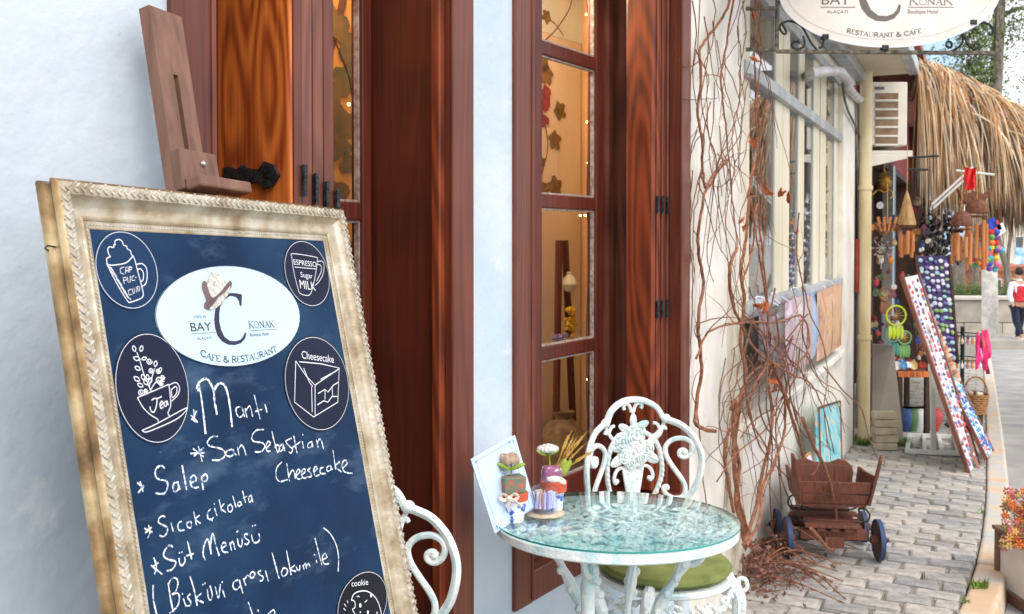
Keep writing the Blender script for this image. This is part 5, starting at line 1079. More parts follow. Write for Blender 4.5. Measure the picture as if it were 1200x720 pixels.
for (x0, x1), (y0, y1), n, m, lab in bags:
    t0, t1 = t_of(x0), t_of(x1); z1 = onw2(x0, y0, n).z; z0 = onw2((x0+x1)/2, y1, n).z; z1 = min(z1, 1.12); z0 = max(z0, .615)
    th = thing('tote_bag', lab, 'bag', w2((t0+t1)/2, n, z1), group='printed bags hanging below the shop window'); q = MB(); nx, nz = 12, 12; r = random.Random(x0); ph = r.uniform(0, 6)
    for side_ in (1, -1):
        vs = []
        for j in range(nz+1):
            for i in range(nx+1):
                u, v = i/nx, j/nz; bulge = .022*sin(pi*u)**.5*sin(pi*min(1, v*1.1+.02))**.5; bulge += .006*sin(9*u+ph+3*v)*sin(pi*u)
                vs.append(w2(t0+(t1-t0)*u, n-.03+bulge*side_, z0+(z1-z0)*v+.01*sin(5*u+ph)*(v-.5)))
        q.add(vs, [(j*(nx+1)+i, j*(nx+1)+i+1, (j+1)*(nx+1)+i+1, (j+1)*(nx+1)+i) for j in range(nz) for i in range(nx)])
    obj('bag_body', q, m, th, smooth=True)
    hd = MB().tube(smoothpath([w2(t0+(t1-t0)*.3, n-.03, z1), w2(t0+(t1-t0)*.4, -.0, z1+.045), w2(t0+(t1-t0)*.6, -.0, z1+.045), w2(t0+(t1-t0)*.7, n-.03, z1)], 4), .004, 6); obj('handle', hd, M['print_white'], th)
def paintmat():
    return mat('turquoise_picture', S(60, 160, 180), S(224, 196, 140), 9, .5, c3=S(130, 200, 210), lo=.35, hi=.68, dist=1)
pc = thing('framed_picture', 'turquoise painted wooden picture leaning on the cream wall behind the vine', 'picture', g2(3.0, .15))
a, b = t_of(958), t_of(983); gA, gB = g2(a, .16), g2(b, .16)
z0 = onw2(970, 540, .14).z; z1 = onw2(958, 478, .10).z
q = MB(); pts = [onw2(961, 548, .15), onw2(986, 540, .15), onw2(984, 470, .08), onw2(959, 478, .08)]
q.hexa([pts[0], pts[1], pts[1]-N2*.02, pts[0]-N2*.02, pts[3], pts[2], pts[2]-N2*.02, pts[3]-N2*.02]); obj('picture_panel', q, paintmat(), pc)
q = MB()
for e in zip(pts, pts[1:]+pts[:1]): q.tube([e[0]+N2*.004, e[1]+N2*.004], .007, 4)
obj('picture_frame', q, M['oldwood'], pc)
for e in (pts[0], pts[1]): obj('support_leg', MB().tube([e-N2*.01, Vector((e.x-N2.x*.01, e.y-N2.y*.01, gz(e.y)))], .008, 4), M['oldwood'], pc)
ps = thing('leaning_poster', 'white poster with purple and yellow edge leaning on the wall behind the wooden cart', 'poster', g2(1.9, .1))
A_, B_ = g2(1.75, .17), g2(2.35, .19); q = MB(); up = Vector((0, 0, .37)); bk = N2*-.1
q.hexa([A_, B_, B_-N2*.01, A_-N2*.01, A_+up+bk, B_+up+bk, B_+up+bk-N2*.01, A_+up+bk-N2*.01]); obj('poster_panel', q, mat('white_lilac_poster', S(214, 212, 226), S(232, 232, 238), 6, .5, c3=S(222, 206, 214)), ps)
q = MB(); q.tube([A_, A_+up+bk], .012, 4); q.tube([A_+up+bk, B_+up+bk], .008, 4); obj('poster_frame', q, mat('ochre_frame', S(180, 140, 60), S(200, 160, 80), 20, .6), ps)

# ================================================================== VINE
vine = thing('climbing_vine', 'leafless reddish vine with tangled stems climbing the cream wall', 'vine', g2(.9, .1))
def vp(x, y, n): return onw2(x, y, n)
def stem(pts, w0, w1_, n=.05, m=M['vine'], name='stem', wig=.012, k=5, sides=7):
    r = random.Random(int(pts[0][0]*7+pts[0][1]))
    P = []
    for i, p in enumerate(pts):
        nn = p[2] if len(p) > 2 else n; P.append(vp(p[0], p[1], max(.012, nn+r.uniform(-wig, wig))))
    P = smoothpath(P, k); L = len(P)
    P = [p+Vector((r.uniform(-1, 1), r.uniform(-1, 1), r.uniform(-1, 1)))*.0025 for p in P]
    o = obj(name, MB().tube(P, [w0+(w1_-w0)*i/L for i in range(L)], sides), m, vine, smooth=True); return P
MAINS = [
 ([(874, 642), (868, 610), (862, 585), (866, 545), (858, 500), (862, 470), (857, 480)], .011, .007, .06),
 ([(880, 640), (872, 612), (864, 580), (860, 530), (866, 480), (874, 440), (868, 400), (872, 350), (868, 320), (874, 280), (878, 225), (884, 190)], .012, .006, .06),
 ([(838, 506), (816, 498), (817, 470), (822, 430), (818, 380), (824, 330), (818, 290), (822, 250), (830, 215), (851, 187)], .008, .005, .04),
 ([(851, 187), (842, 200), (828, 222), (824, 200), (822, 160), (817, 130), (822, 90), (820, 60), (832, 40), (850, 15), (862, -20)], .005, .006, .035),
 ([(862, -30), (858, 10), (850, 60), (845, 90), (848, 125), (852, 160), (856, 210), (860, 250), (864, 290)], .005, .003, .035),
 ([(864, 290), (856, 310), (856, 345), (868, 380), (885, 410), (905, 425), (925, 428), (945, 415), (948, 390), (938, 370), (915, 377), (880, 378), (860, 380), (830, 390), (816, 420)], .007, .004, .12),
 ([(905, 425), (915, 450), (925, 480), (935, 510), (942, 545), (945, 570)], .009, .006, .14),
 ([(950, 620), (976, 645), (980, 610), (975, 575), (965, 545), (952, 520), (940, 490)], .008, .008, .35),
 ([(872, 640), (885, 600), (892, 560), (902, 520), (905, 480), (900, 450), (905, 428)], .009, .007, .1),
 ([(886, 0), (884, 50), (886, 100), (886, 150), (888, 200), (890, 260), (896, 320), (902, 380), (905, 425)], .004, .005, .05),
 ([(902, 400), (898, 350), (890, 300), (884, 260), (888, 235), (880, 232), (884, 262), (880, 300), (870, 330)], .005, .004, .1),
 ([(888, 0), (892, 60), (888, 110), (890, 160), (893, 210), (896, 260), (893, 320)], .0035, .003, .07),
 ([(905, 425), (930, 440), (950, 450), (965, 480), (975, 520), (982, 560), (986, 590)], .005, .003, .15),
 ([(816, 470), (822, 540), (828, 600), (832, 640)], .003, .002, .02),
 ([(936, 250), (934, 300), (944, 345), (950, 370), (964, 400), (970, 440), (966, 480), (972, 540)], .004, .003, .13),
 ([(965, 430), (990, 460), (1010, 480), (1018, 510), (1035, 545), (1067, 558)], .004, .0025, .35),
 ([(864, 30), (868, 70), (866, 120), (860, 140), (858, 170), (862, 200)], .003, .002, .03),
 ([(832, 120), (826, 150), (824, 180), (818, 230), (812, 260), (814, 320)], .003, .0015, .03),
 ([(874, 640), (890, 610), (894, 570), (908, 540), (920, 500), (918, 460), (908, 430)], .007, .005, .16),
 ([(860, 600), (852, 560), (850, 520), (862, 490), (872, 450), (890, 430), (905, 424)], .007, .005, .1),
 ([(905, 424), (890, 440), (878, 470), (884, 500), (900, 530), (898, 560)], .005, .003, .12)]
ends = []
for pts, a, b, n in MAINS: ends += [(p, n) for p in stem([tuple(p) for p in pts], a, b, n)[::3]]
r = random.Random(21)
tw = MB(); 
for i in range(150):
    p, n = ends[r.randrange(len(ends))]; d = Vector((r.uniform(-1, 1), r.uniform(-1, 1), r.uniform(-1, .9))); d = d-N2*d.dot(N2)*.7; d.normalize(); L = r.uniform(.08, .34); P = [p]
    for k in range(6):
        d = (d+Vector((r.uniform(-1, 1), r.uniform(-1, 1), r.uniform(-1, .8)))*.35).normalized(); q_ = P[-1]+d*L/6
        dist = (q_-O1).dot(N2)
        if dist < .01: q_ += N2*(.012-dist)
        P.append(q_)
    if i < 110: obj('twig', MB().tube(smoothpath(P, 2), [.0024*(1-j/16) for j in range(len(smoothpath(P, 2)))], 5), M['twig'] if i % 2 else M['vine'], vine)
    if r.random() < .12:
        lfp = P[-1]
# hanging thin twigs on the left plaster
for pts in ([(812, 0), (816, 40), (812, 90), (818, 130)], [(826, 20), (830, 60), (822, 110), (828, 150), (840, 190), (846, 230)], [(812, 200), (808, 260), (812, 330), (810, 400), (806, 450)], [(838, 200), (832, 260), (828, 300), (836, 330)], [(870, 0), (874, 40), (868, 80), (872, 120)], [(884, 440), (870, 470), (880, 520), (890, 590)], [(912, 430), (920, 480), (908, 530), (925, 590)], [(850, 420), (842, 480), (850, 540), (848, 600)], [(930, 440), (938, 500), (950, 560), (955, 600)], [(898, 440), (912, 500), (930, 560), (940, 580)], [(880, 420), (860, 430), (846, 450), (842, 500)], [(818, 380), (850, 372), (885, 378)]):
    stem(pts, .0026, .0016, .05, M['twig'], 'twig', k=4, sides=5)
r = random.Random(77)
for i in range(32):
    x, y = r.uniform(858, 952), r.uniform(330, 440); tx, ty = r.uniform(832, 1020), r.uniform(470, 665); n0 = r.uniform(.06, .16); pts = [(x, y, n0)]; K = 6; sw = r.uniform(-45, 45)
    for k in range(1, K+1):
        f = k/K; pts.append((x+(tx-x)*f+sw*sin(pi*f)+r.uniform(-6, 6), y+(ty-y)*f+r.uniform(-8, 8), n0*(1-f*.3)+.05*f*r.random()))
    w_ = r.choice((.0018, .0022, .0028, .0042)); stem(pts, w_, w_*.7, n0, M['vine'] if r.random() < .6 else M['twig'], 'stem' if w_ > .003 else 'twig', k=3, sides=5, wig=.02)
for i in range(26):
    x, y = r.uniform(812, 900), r.uniform(-20, 230); pts = [(x, y, .04)]; dx = r.uniform(-8, 8)
    for k in range(5): x += dx+r.uniform(-9, 9); y += r.uniform(18, 48); x = min(max(x, 809), 930); pts.append((x, y, .03+.05*(x > 868)))
    stem(pts, .0024, .0012, .04, M['twig'] if i % 3 else M['vine'], 'twig', k=3, sides=5)
stem([(800, 117), (822, 117), (840, 115)], .0015, .0015, .02, M['iron'], 'tie_wire', sides=5)
def dryleaf(p, s, seed, m=M['dryleaf']):
    r = random.Random(seed); q = MB(); c1_, c2_ = r.uniform(1, 3), r.uniform(-2, 2); vs = []; nx, ny = 6, 6
    R = Matrix.Rotation(r.uniform(0, 6), 3, 'Z') @ Matrix.Rotation(r.uniform(-1, 1), 3, 'X') @ Matrix.Rotation(r.uniform(0, 6), 3, 'Y')
    for j in range(ny+1):
        v = j/ny; wdt = s*.62*(sin(pi*min(1, .06+v*.94))**.7)*(1+.28*sin(v*17+c1_))
        for i in range(nx+1):
            u = i/nx*2-1; vs.append(p+R @ Vector((u*wdt*cos(u*c1_*.5), abs(u)**1.5*wdt*.6*c1_*.5+.18*s*sin(v*5+c2_)+r.uniform(-.03, .03)*s, (v-.5)*1.7*s-(abs(u)*.18*s))))
    q.add(vs, [(j*(nx+1)+i, j*(nx+1)+i+1, (j+1)*(nx+1)+i+1, (j+1)*(nx+1)+i) for j in range(ny) for i in range(nx)])
    return q
for i, (x, y, s) in enumerate(((884, 20, .035), (873, 40, .02), (884, 68, .04), (884, 168, .04), (900, 222, .05), (914, 228, .06), (924, 230, .05), (932, 272, .03), (870, 258, .03), (876, 266, .035), (893, 355, .06), (896, 362, .05), (908, 452, .05), (905, 448, .05), (928, 262, .02), (926, 280, .02), (1042, 510, .03))):
    obj('dry_leaf', dryleaf(vp(x, y, .12 if x > 860 else .05), s*.8, i), M['dryleaf'], vine, smooth=True)
# dead leaves and cut stems lying at the foot of the wall
pile = thing('dead_stem_heap', 'heap of cut dry vine stems and dead reddish leaves at the foot of the wall', 'dead leaves', g2(1.0, .2))
hp = MB()
for i in range(70):
    c = onground(r.gauss(895, 24), r.uniform(640, 700)); a = r.uniform(-.6, .6)+pi/3*r.choice((0, 1)); L = r.uniform(.08, .3); P = []
    for k in range(5): s = (k/4-.5)*L; P.append(Vector((c.x+cos(a)*s, c.y+sin(a)*s*.9, c.z+.012+max(0, .07*r.random()*(1-k/5)))))
    hp.tube(smoothpath(P, 2), .0024, 5)
obj('cut_stems', hp, M['twig'], pile, kind='stuff')
for i in range(16):
    x0, y0 = r.uniform(860, 900), r.uniform(640, 690); x1, y1 = x0+r.uniform(40, 130), y0+r.uniform(-10, 40)
    A = onground(x0, min(718, y0)); B = onground(x1, min(735, y1)); Md = A.lerp(B, .5)+Vector((r.uniform(-.05, .05), r.uniform(-.05, .05), r.uniform(.02, .12)))
    obj('cut_stem', MB().tube(smoothpath([A+Vector((0, 0, .02)), Md, B+Vector((0, 0, .01))], 6), [.0045-.0001*j for j in range(13)], 6), M['vine'], pile)
dl = MB()
for i in range(420):
    c = onground(r.gauss(882, 24), r.gauss(668, 20)); q = dryleaf(c+Vector((0, 0, .012+r.random()**2*.11)), r.uniform(.010, .024), 100+i); dl.add(q.v, q.f)
obj('fallen_leaves', dl, M['deadleaf'], pile, kind='stuff')
for i in range(10):
    c = onground(r.uniform(900, 985), r.uniform(650, 700)); o = obj('dead_leaf', dryleaf(c+Vector((0, 0, .015)), r.uniform(.015, .028), 300+i), M['deadleaf']); tag(o, 'fallen dead reddish leaf lying on the grey pavers near the vine', 'leaf', 'fallen leaves on the pavers')

# ================================================================== WOODEN CART
ct = thing('wooden_cart', 'small handmade reddish wooden cart with spring mounted seat and blue rimmed wheels on the pavement', 'cart', (0, 0, 0))
ow_ = M['oldwood']
def cart_wheel(x, y, rad):
    c = (x, y, rad); RY = Matrix.Rotation(pi/2, 3, 'Y')
    t = obj('wheel', MB().lathe([(.0, -.011), (rad-.012, -.011), (rad-.010, -.009), (rad-.01, .009), (rad-.012, .011), (0, .011)], c, 28, RY), M['wheelw'], ct, smooth=True)
    obj('tyre', MB().lathe([(rad-.006, -.0115), (rad, -.0115), (rad, .0115), (rad-.006, .0115)], c, 28, RY, cap=False), M['bluepaint'], t, smooth=True)
    obj('hub', MB().lathe([(.0, -.04), (.018, -.04), (.032, -.012), (.032, .012), (.018, .04), (0, .04)], c, 14, RY), ow_, t, smooth=True)
    s = 1 if x > 0 else -1; obj('axle_cap', MB().ball((x+s*.055, y, rad), .012, 8, 6), M['steel'], t)
for (x, y, rad) in ((-.23, 0, .105), (.23, 0, .105), (-.23, .30, .085), (.23, .30, .085)): cart_wheel(x, y, rad)
# children are parented at origin, so their own location is relative; mesh verts are local
for y, z in ((0, .105), (.30, .085)): bevel(obj('axle', MB().tube([(-.28, y, z), (.28, y, z)], .011, 8), M['iron'], ct), .001)
bevel(obj('axle_beam', MB().box((0, 0, .13), (.34, .05, .05)), ow_, ct), .004); bevel(obj('axle_beam', MB().box((0, .30, .12), (.34, .05, .05)), ow_, ct), .004)
bevel(obj('chassis_plank', MB().box((0, -.015, .095), (.10, .05, .06)), ow_, ct), .004)
for x in (-.07, 0.0, .07): bevel(obj('chassis_plank', MB().box((x, .15, .165), (.045, .42, .018)), ow_, ct), .003)
for y in (-.04, .06, .17, .28): bevel(obj('cross_plank', MB().box((rnd.uniform(-.02, .02), y, .185), (rnd.uniform(.28, .36), .055, .018), Matrix.Rotation(rnd.uniform(-.12, .12), 3, 'Z')), ow_, ct), .003)
for sx in (-1, 1):
    for y in (.0, .24):
        obj('spring', MB().tube(smoothpath([(sx*.10, y, .19), (sx*.17, y, .20), (sx*.185, y, .235), (sx*.16, y, .265), (sx*.13, y, .262), (sx*.135, y, .245)], 5), .005, 6), M['iron'], ct)
    obj('spring_rail', MB().tube([(sx*.15, -.03, .268), (sx*.15, .28, .268)], .006, 6), M['iron'], ct)
def panel(name, pts, th_, axis='y'):
    d = Vector((0, th_, 0)) if axis == 'y' else Vector((th_, 0, 0)); n = len(pts); vs = [Vector(p) for p in pts]+[Vector(p)+d for p in pts]
    return bevel(obj(name, MB().add(vs, [tuple(range(n-1, -1, -1)), tuple(range(n, 2*n))]+[(i, (i+1) % n, n+(i+1) % n, n+i) for i in range(n)]), ow_, ct), .004)
panel('floor_board', [(-.16, -.02, .275), (.16, -.02, .275), (.17, -.02, .292), (-.17, -.02, .292)], .30)
panel('front_board', [(-.16, -.03, .295), (.16, -.03, .295), (.17, -.045, .345), (-.17, -.045, .345)], .014)
panel('front_board', [(-.172, -.05, .352), (.172, -.05, .352), (.182, -.062, .415), (-.182, -.062, .415)], .016)
panel('back_board', [(-.15, .24, .29), (.15, .24, .29), (.165, .25, .40), (.155, .252, .43), (.13, .255, .455), (.09, .256, .465), (.04, .256, .445), (-.04, .256, .445), (-.09, .256, .465), (-.13, .255, .455), (-.155, .252, .43), (-.165, .25, .40)], .016)
for sx in (-1, 1):
    panel('side_board', [(sx*.165, -.04, .29), (sx*.18, -.085, .42), (sx*.205, -.10, .54), (sx*.215, -.07, .565), (sx*.20, -.02, .44), (sx*.185, .14, .43), (sx*.185, .25, .43), (sx*.165, .24, .29)], .016*sx, 'x')
cl = onground(925, 648); cr = onground(1029, 664); cm = (cl+cr)/2
ct.location = (cm.x, cm.y, gz(cm.y)+.004); ct.rotation_euler = (0, 0, -.10); ct.scale = (.96,)*3
print('cart width', (cr-cl).length)
# ================================================================== NEXT SHOP: pipe, air conditioner, building
pp = thing('drainpipe', 'cream drainpipe with bracket running down beside the shop entrance', 'drainpipe', w2(5.25, .1, -.3))
pt_, pb_ = onw2(1018, -20, .10), onw2(1012, 512, .10)
zb_ = gz(pb_.y)+.02
obj('pipe', MB().tube([Vector((pb_.x, pb_.y, zb_)), Vector((pb_.x, pb_.y, 3.6))], .052, 14), M['pipe'], pp, smooth=True)
for z in (.62, 1.9, 3.0): obj('pipe_collar', MB().lathe([(.053, -.02), (.060, -.018), (.060, .018), (.053, .02)], (pb_.x, pb_.y, z), 14, cap=False), M['pipe'], pp, smooth=True)
cb = thing('cable_bundle', 'grey cables running down the wall beside the cream drainpipe', 'cable', w2(5.0, .03, 1))
for k, (a, b) in enumerate(((1002, 1006), (1005, 1008), (1007, 1004))):
    P = [onw2(a, 100+10*k, .03), onw2((a+b)/2+2, 250, .035), onw2(b, 400, .03), onw2(a, 500, .03)]; obj('cable', MB().tube(smoothpath(P, 5), .008, 6), mat('grey_cable', S(120, 116, 108), S(150, 146, 138), 6, .6), cb)
du_ = thing('air_duct', 'corrugated pale grey air conditioner hose curling from the shop window to the wall', 'hose', onw2(950, 88, .2))
P = smoothpath([onw2(946, 90, -.01), onw2(952, 86, .12), onw2(966, 84, .14), onw2(982, 84, .13), onw2(990, 90, .10), onw2(993, 100, .08), onw2(1000, 110, .06), onw2(1008, 117, .06), onw2(1013, 110, .06)], 8)
obj('hose', MB().tube(P, [.030+.004*(i % 2) for i in range(len(P))], 10), mat('pale_hose', S(170, 170, 172), S(200, 200, 202), 8, .5), du_, smooth=True)
obj('cable', MB().tube(smoothpath([onw2(987, 98, .06), onw2(992, 125, .05), onw2(1003, 150, .04), onw2(1010, 175, .05)], 6), .010, 6), mat('dark_cable', S(90, 86, 80), rough=.6), du_)
# red display box
rb = thing('red_display_box', 'narrow red glass fronted display box on the wall beside the drainpipe', 'display box', onw2(1005, 340, .02))
P0, P1 = onw2(1000, 280, .03), onw2(1012, 339, .03); t0, t1 = t_of(999.5), t_of(1012)
bevel(obj('box_body', bx(w2, MB(), t0, t1, .022, .06, P1.z, P0.z), mat('red_box', S(150, 50, 38), S(180, 74, 56), 8, .4), rb), .004)
for k in range(3): z = P1.z+(P0.z-P1.z)*(.06+.32*k); obj('box_window', bx(w2, MB(), t0+.04, t1-.04, .061, .064, z, z+(P0.z-P1.z)*.25), mat('pale_red_window', S(196, 120, 98), S(214, 150, 130), 30, .3), rb)
# AC
AF = 8.45; a0_, a1_ = at(1020, 96, AF), at(1058, 171, AF); ac = thing('air_conditioner', 'off white outdoor air conditioner unit on a white bracket above the shop entrance', 'air conditioner', at(1040, 172, AF))
X0, X1, Zt, Zb_ = a0_.x, a1_.x+.04, a0_.z, a1_.z
def abox(mb, x0, x1, y0, y1, z0, z1): return mb.box(((x0+x1)/2, (y0+y1)/2, (z0+z1)/2), (x1-x0, y1-y0, z1-z0))
bevel(obj('casing', abox(MB(), X0, X1, AF, AF+.75, Zb_, Zt), M['whiteplastic'], ac), .015, 3)
for k in range(6):
    z1 = Zt-.10-k*.078; obj('louvre_gap', abox(MB(), X0+.045, X1-.085, AF-.004, AF+.01, z1-.058, z1), mat('dim_louvre', S(120, 96, 76), S(150, 124, 100), 10, .8), ac)
    bevel(obj('louvre', abox(MB(), X0+.04, X1-.08, AF-.012, AF-.005, z1-.075, z1-.056), M['whiteplastic'], ac), .003)
obj('badge', abox(MB(), X0+.04, X0+.12, AF-.008, AF-.001, Zt-.07, Zt-.045), M['inkgrey'], ac)
bk_ = MB(); L0, L1 = at(1002, 177, AF+.02), at(1068, 176, AF+.02); zz = L0.z
abox(bk_, L0.x, L1.x, AF-.01, AF+.75, zz-.03, zz)
bk_.prism([(L0.x, zz-.03), (L1.x, zz-.03), (L1.x, zz-.06), (L0.x, zz-.17)][::-1], lambda x, y: Vector((x, AF-.012, y)), lambda x, y: Vector((x, AF+.01, y)))
bevel(obj('bracket', bk_, M['whiteplastic'], ac), .004)
# shop building: facade plane further along
sb = thing('souvenir_shop', 'dark red souvenir shop building with open front full of hanging goods', 'shop', w2(6, 0, -.4))
q = MB(); bx(w2, q, 5.4, 12, -.3, .02, 2.35, 4.0); obj('wall', q, M['redwall'], sb)
q = MB(); bx(w2, q, 5.3, 12.5, .02, .5, 3.15, 3.22); obj('eave', q, mat('pinkish_eave', S(150, 96, 90), S(176, 124, 112), 4, .8), sb)
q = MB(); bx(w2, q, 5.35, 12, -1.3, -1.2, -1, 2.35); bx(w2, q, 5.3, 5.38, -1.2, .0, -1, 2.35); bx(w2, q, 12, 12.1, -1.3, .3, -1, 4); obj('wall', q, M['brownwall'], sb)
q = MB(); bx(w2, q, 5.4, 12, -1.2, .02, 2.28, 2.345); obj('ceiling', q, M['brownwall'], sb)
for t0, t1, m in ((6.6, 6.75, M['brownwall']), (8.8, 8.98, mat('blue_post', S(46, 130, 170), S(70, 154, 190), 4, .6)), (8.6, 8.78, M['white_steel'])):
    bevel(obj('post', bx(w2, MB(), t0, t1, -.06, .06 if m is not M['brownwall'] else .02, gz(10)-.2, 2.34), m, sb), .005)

# ================================================================== THATCH CANOPY
th = thing('palm_thatch_canopy', 'shaggy dry palm leaf canopy sloping over the souvenir stall', 'canopy', at(1130, 120, 9.5))
r = random.Random(8)
def T(x, y, F): return at(x, y, F)
fr = MB(); fr.tube([T(1078, 72, 9.0), T(1260, 175, 9.0)], .04, 6); fr.tube([T(1078, 76, 11), T(1240, 160, 11)], .04, 6); fr.tube([T(1078, 72, 9.0), T(1078, 76, 11)], .04, 6); fr.tube([T(1160, 118, 9.0), T(1160, 118, 11.0)], .04, 6); fr.tube([T(1240, 164, 9), T(1232, 156, 11)], .04, 6)
fr.tube([T(1066, 118, 9), T(1080, 74, 9)], .03, 6)
obj('roof_pole', fr, M['easel'], th)
def frond(P0, drop, fwd, side, w, r, droop=1.0):
    """one hanging palm leaf strip: bent ribbon with a fold"""
    n = 7; P = []; 
    for i in range(n+1):
        s = i/n; P.append(P0+Vector((side*s*(1.25-.4*s), -fwd*s*(1-.45*s), -drop*(s**1.5)*droop+.03*sin(s*5+P0.x*9)*s)))
    tw_ = r.uniform(-.6, .6); vs = []
    for i, p in enumerate(P):
        d = (P[min(i+1, n)]-P[max(i-1, 0)]).normalized(); a = d.cross(Vector((0, 1, 0)))
        if a.length < .1: a = Vector((1, 0, 0))
        a.normalize(); b = d.cross(a); a = a*cos(tw_*i/n)+b*sin(tw_*i/n); ww = w*(.45+.8*sin(pi*min(1, .2+i/n*.8)))*(1 if i < n else .1)
        vs += [p-a*ww, p+b*ww*.35, p+a*ww]
    fs = []
    for i in range(n): k = 3*i; fs += [(k, k+1, k+4, k+3), (k+1, k+2, k+5, k+4)]
    return MB().add(vs, fs)
def edge(u):    # top edge of the canopy as seen: x,y
    pts = [(1076, 68), (1100, 76), (1130, 90), (1165, 112), (1200, 134), (1250, 168)]; u *= len(pts)-1; i = min(int(u), len(pts)-2); f = u-i
    return pts[i][0]*(1-f)+pts[i+1][0]*f, pts[i][1]*(1-f)+pts[i+1][1]*f
mass = MB()
for i in range(9000):
    u = r.random()**.9; x, y = edge(u); F = 8.7+2.3*r.random()**1.3; front = i < 280
    if front: F = 8.6+.25*r.random(); u = (i+.5)/280; x, y = edge(u)
    row_ = r.random(); P0 = T(x+r.uniform(-3, 3), y+r.uniform(-3, 6)+(row_*45 if (not front or i % 2) else 0), F)
    drop = (.85+.30*r.random())*(1.0-.35*row_*(0 if u < .35 else 1)); sidev = r.uniform(-.05, .8)*(.3+u)+.10*r.uniform(-1, 1)
    q = frond(P0, drop*(1.05 if u < .3 else .95), r.uniform(-.05, .25), sidev, r.uniform(.0035, .0075)*(.95 if front else 1), r)
    if front: obj('palm_leaf', q, M['thatch'], th)
    else: mass.add(q.v, q.f)
obj('palm_leaf', mass, M['thatchmass'], th, kind='stuff')
# drooping dark fringe on the right
mass = MB()
for i in range(900):
    P0 = T(r.uniform(1150, 1230), r.uniform(185, 215), r.uniform(9.3, 10.8)); q = frond(P0, r.uniform(.3, .75), 0, r.uniform(-.1, .15), r.uniform(.003, .006), r); mass.add(q.v, q.f)
obj('palm_fringe', mass, M['thatchmass'], th, kind='stuff')

# ================================================================== HANGING GOODS
gf = thing('hanging_rail', 'dark metal rails under the thatch from which chimes hang', 'rail', at(1080, 190, 8.4))
for a, b in (((1064, 185), (1100, 183)), ((1064, 199), (1088, 199)), ((1092, 240), (1140, 196)), ((1094, 244), (1142, 200)), ((1120, 200), (1165, 205))): obj('rail', MB().tube([T(a[0], a[1], 8.2), T(b[0], b[1], 8.2)], .010, 6), M['iron'] if a[0] < 1090 else M['white_steel'], gf)
def chime(x, y, F, y1, n, w, kind, label):
    c = T(x, y, F); s = F/1120; t = thing('wind_chime', label, 'wind chime', c, group='bamboo wind chimes hanging under the thatch')
    W_ = w*s/2
    if kind == 'cone': obj('roof', MB().lathe([(0, 0), (.006, -.02), (.02, -.06), (W_*1.15, -.27), (W_*1.1, -.285), (0, -.28)], c, 14), mat('straw_cone', S(150, 112, 70), S(196, 158, 110), 30, .8, stretch=(1, 1, .2)), t, smooth=True); top = c.z-.28
    elif kind == 'nut': obj('roof', MB().lathe([(0, 0), (W_*.5, -.02), (W_*.95, -.07), (W_, -.12), (W_*.9, -.125), (0, -.1)], c, 16), M['coconut'], t, smooth=True); top = c.z-.13
    obj('cord', MB().tube([c+Vector((0, 0, .35)), c], .003, 4), M['wheat'], t)
    zb = T(x, y1, F).z
    obj('hoop', MB().tube([Vector((c.x+W_*.8*cos(2*pi*i/16), c.y+W_*.8*sin(2*pi*i/16), top-.02)) for i in range(17)], .008, 5, cap=False), M['coconut'], t)
    for i in range(n):
        a = 2*pi*i/n+.3; p = Vector((c.x+W_*.8*cos(a), c.y+W_*.8*sin(a), top-.05-.03*(i % 2))); l = (p.z-zb)*(1-.13*(i % 3))
        k = obj('bamboo_tube', MB().tube([p, p-Vector((0, 0, l))], .0145, 8), M['bamboo'], t, smooth=True)
    return t
chime(1063, 222, 7.6, 302, 6, 18, 'cone', 'bamboo wind chime with pointed straw cone roof, leftmost of the chimes')
chime(1127, 246, 7.4, 310, 7, 24, 'nut', 'bamboo wind chime with coconut shell top, left one of the pair')
chime(1145, 232, 7.7, 316, 8, 26, 'nut', 'bamboo wind chime with wide coconut top, right one of the pair')
chime(1150, 262, 8.3, 305, 5, 16, 'nut', 'small bamboo wind chime half hidden behind the pair')
o = obj('coconut_bird', MB().prism([(-.13, .05), (-.05, .0), (.02, .03), (.09, .0), (.16, .05), (.10, -.06), (-.02, -.10), (-.09, -.05)], lambda x, y: T(1139, 228, 7.9)+Vector((x, -.02, y)), lambda x, y: T(1139, 228, 7.9)+Vector((x, .02, y))), M['coconut']); tag(o, 'carved brown coconut bird above the pair of bamboo chimes', 'ornament')
bevel(o, .008)
rs = thing('red_cloth', 'small bright red cloth hanging under the thatch above the chimes', 'cloth', T(1138, 200, 8))
q = MB(); r = random.Random(5); nx, nz = 6, 8
for j in range(nz+1):
    for i in range(nx+1): q.v.append(tuple(T(1131+i*2.3-j*.5+(j > 5)*abs(i-3), 198+j*3.2-abs(i-3)*.8, 8+.03*sin(i*1.8+j*.3))))
q.f = [(j*(nx+1)+i, j*(nx+1)+i+1, (j+1)*(nx+1)+i+1, (j+1)*(nx+1)+i) for j in range(nz) for i in range(nx)]
obj('cloth_sheet', q, mat('bright_red_cloth', S(206, 30, 36), S(230, 60, 60), 10, .8), rs, smooth=True)
o = bpy.data.objects  # shorthand
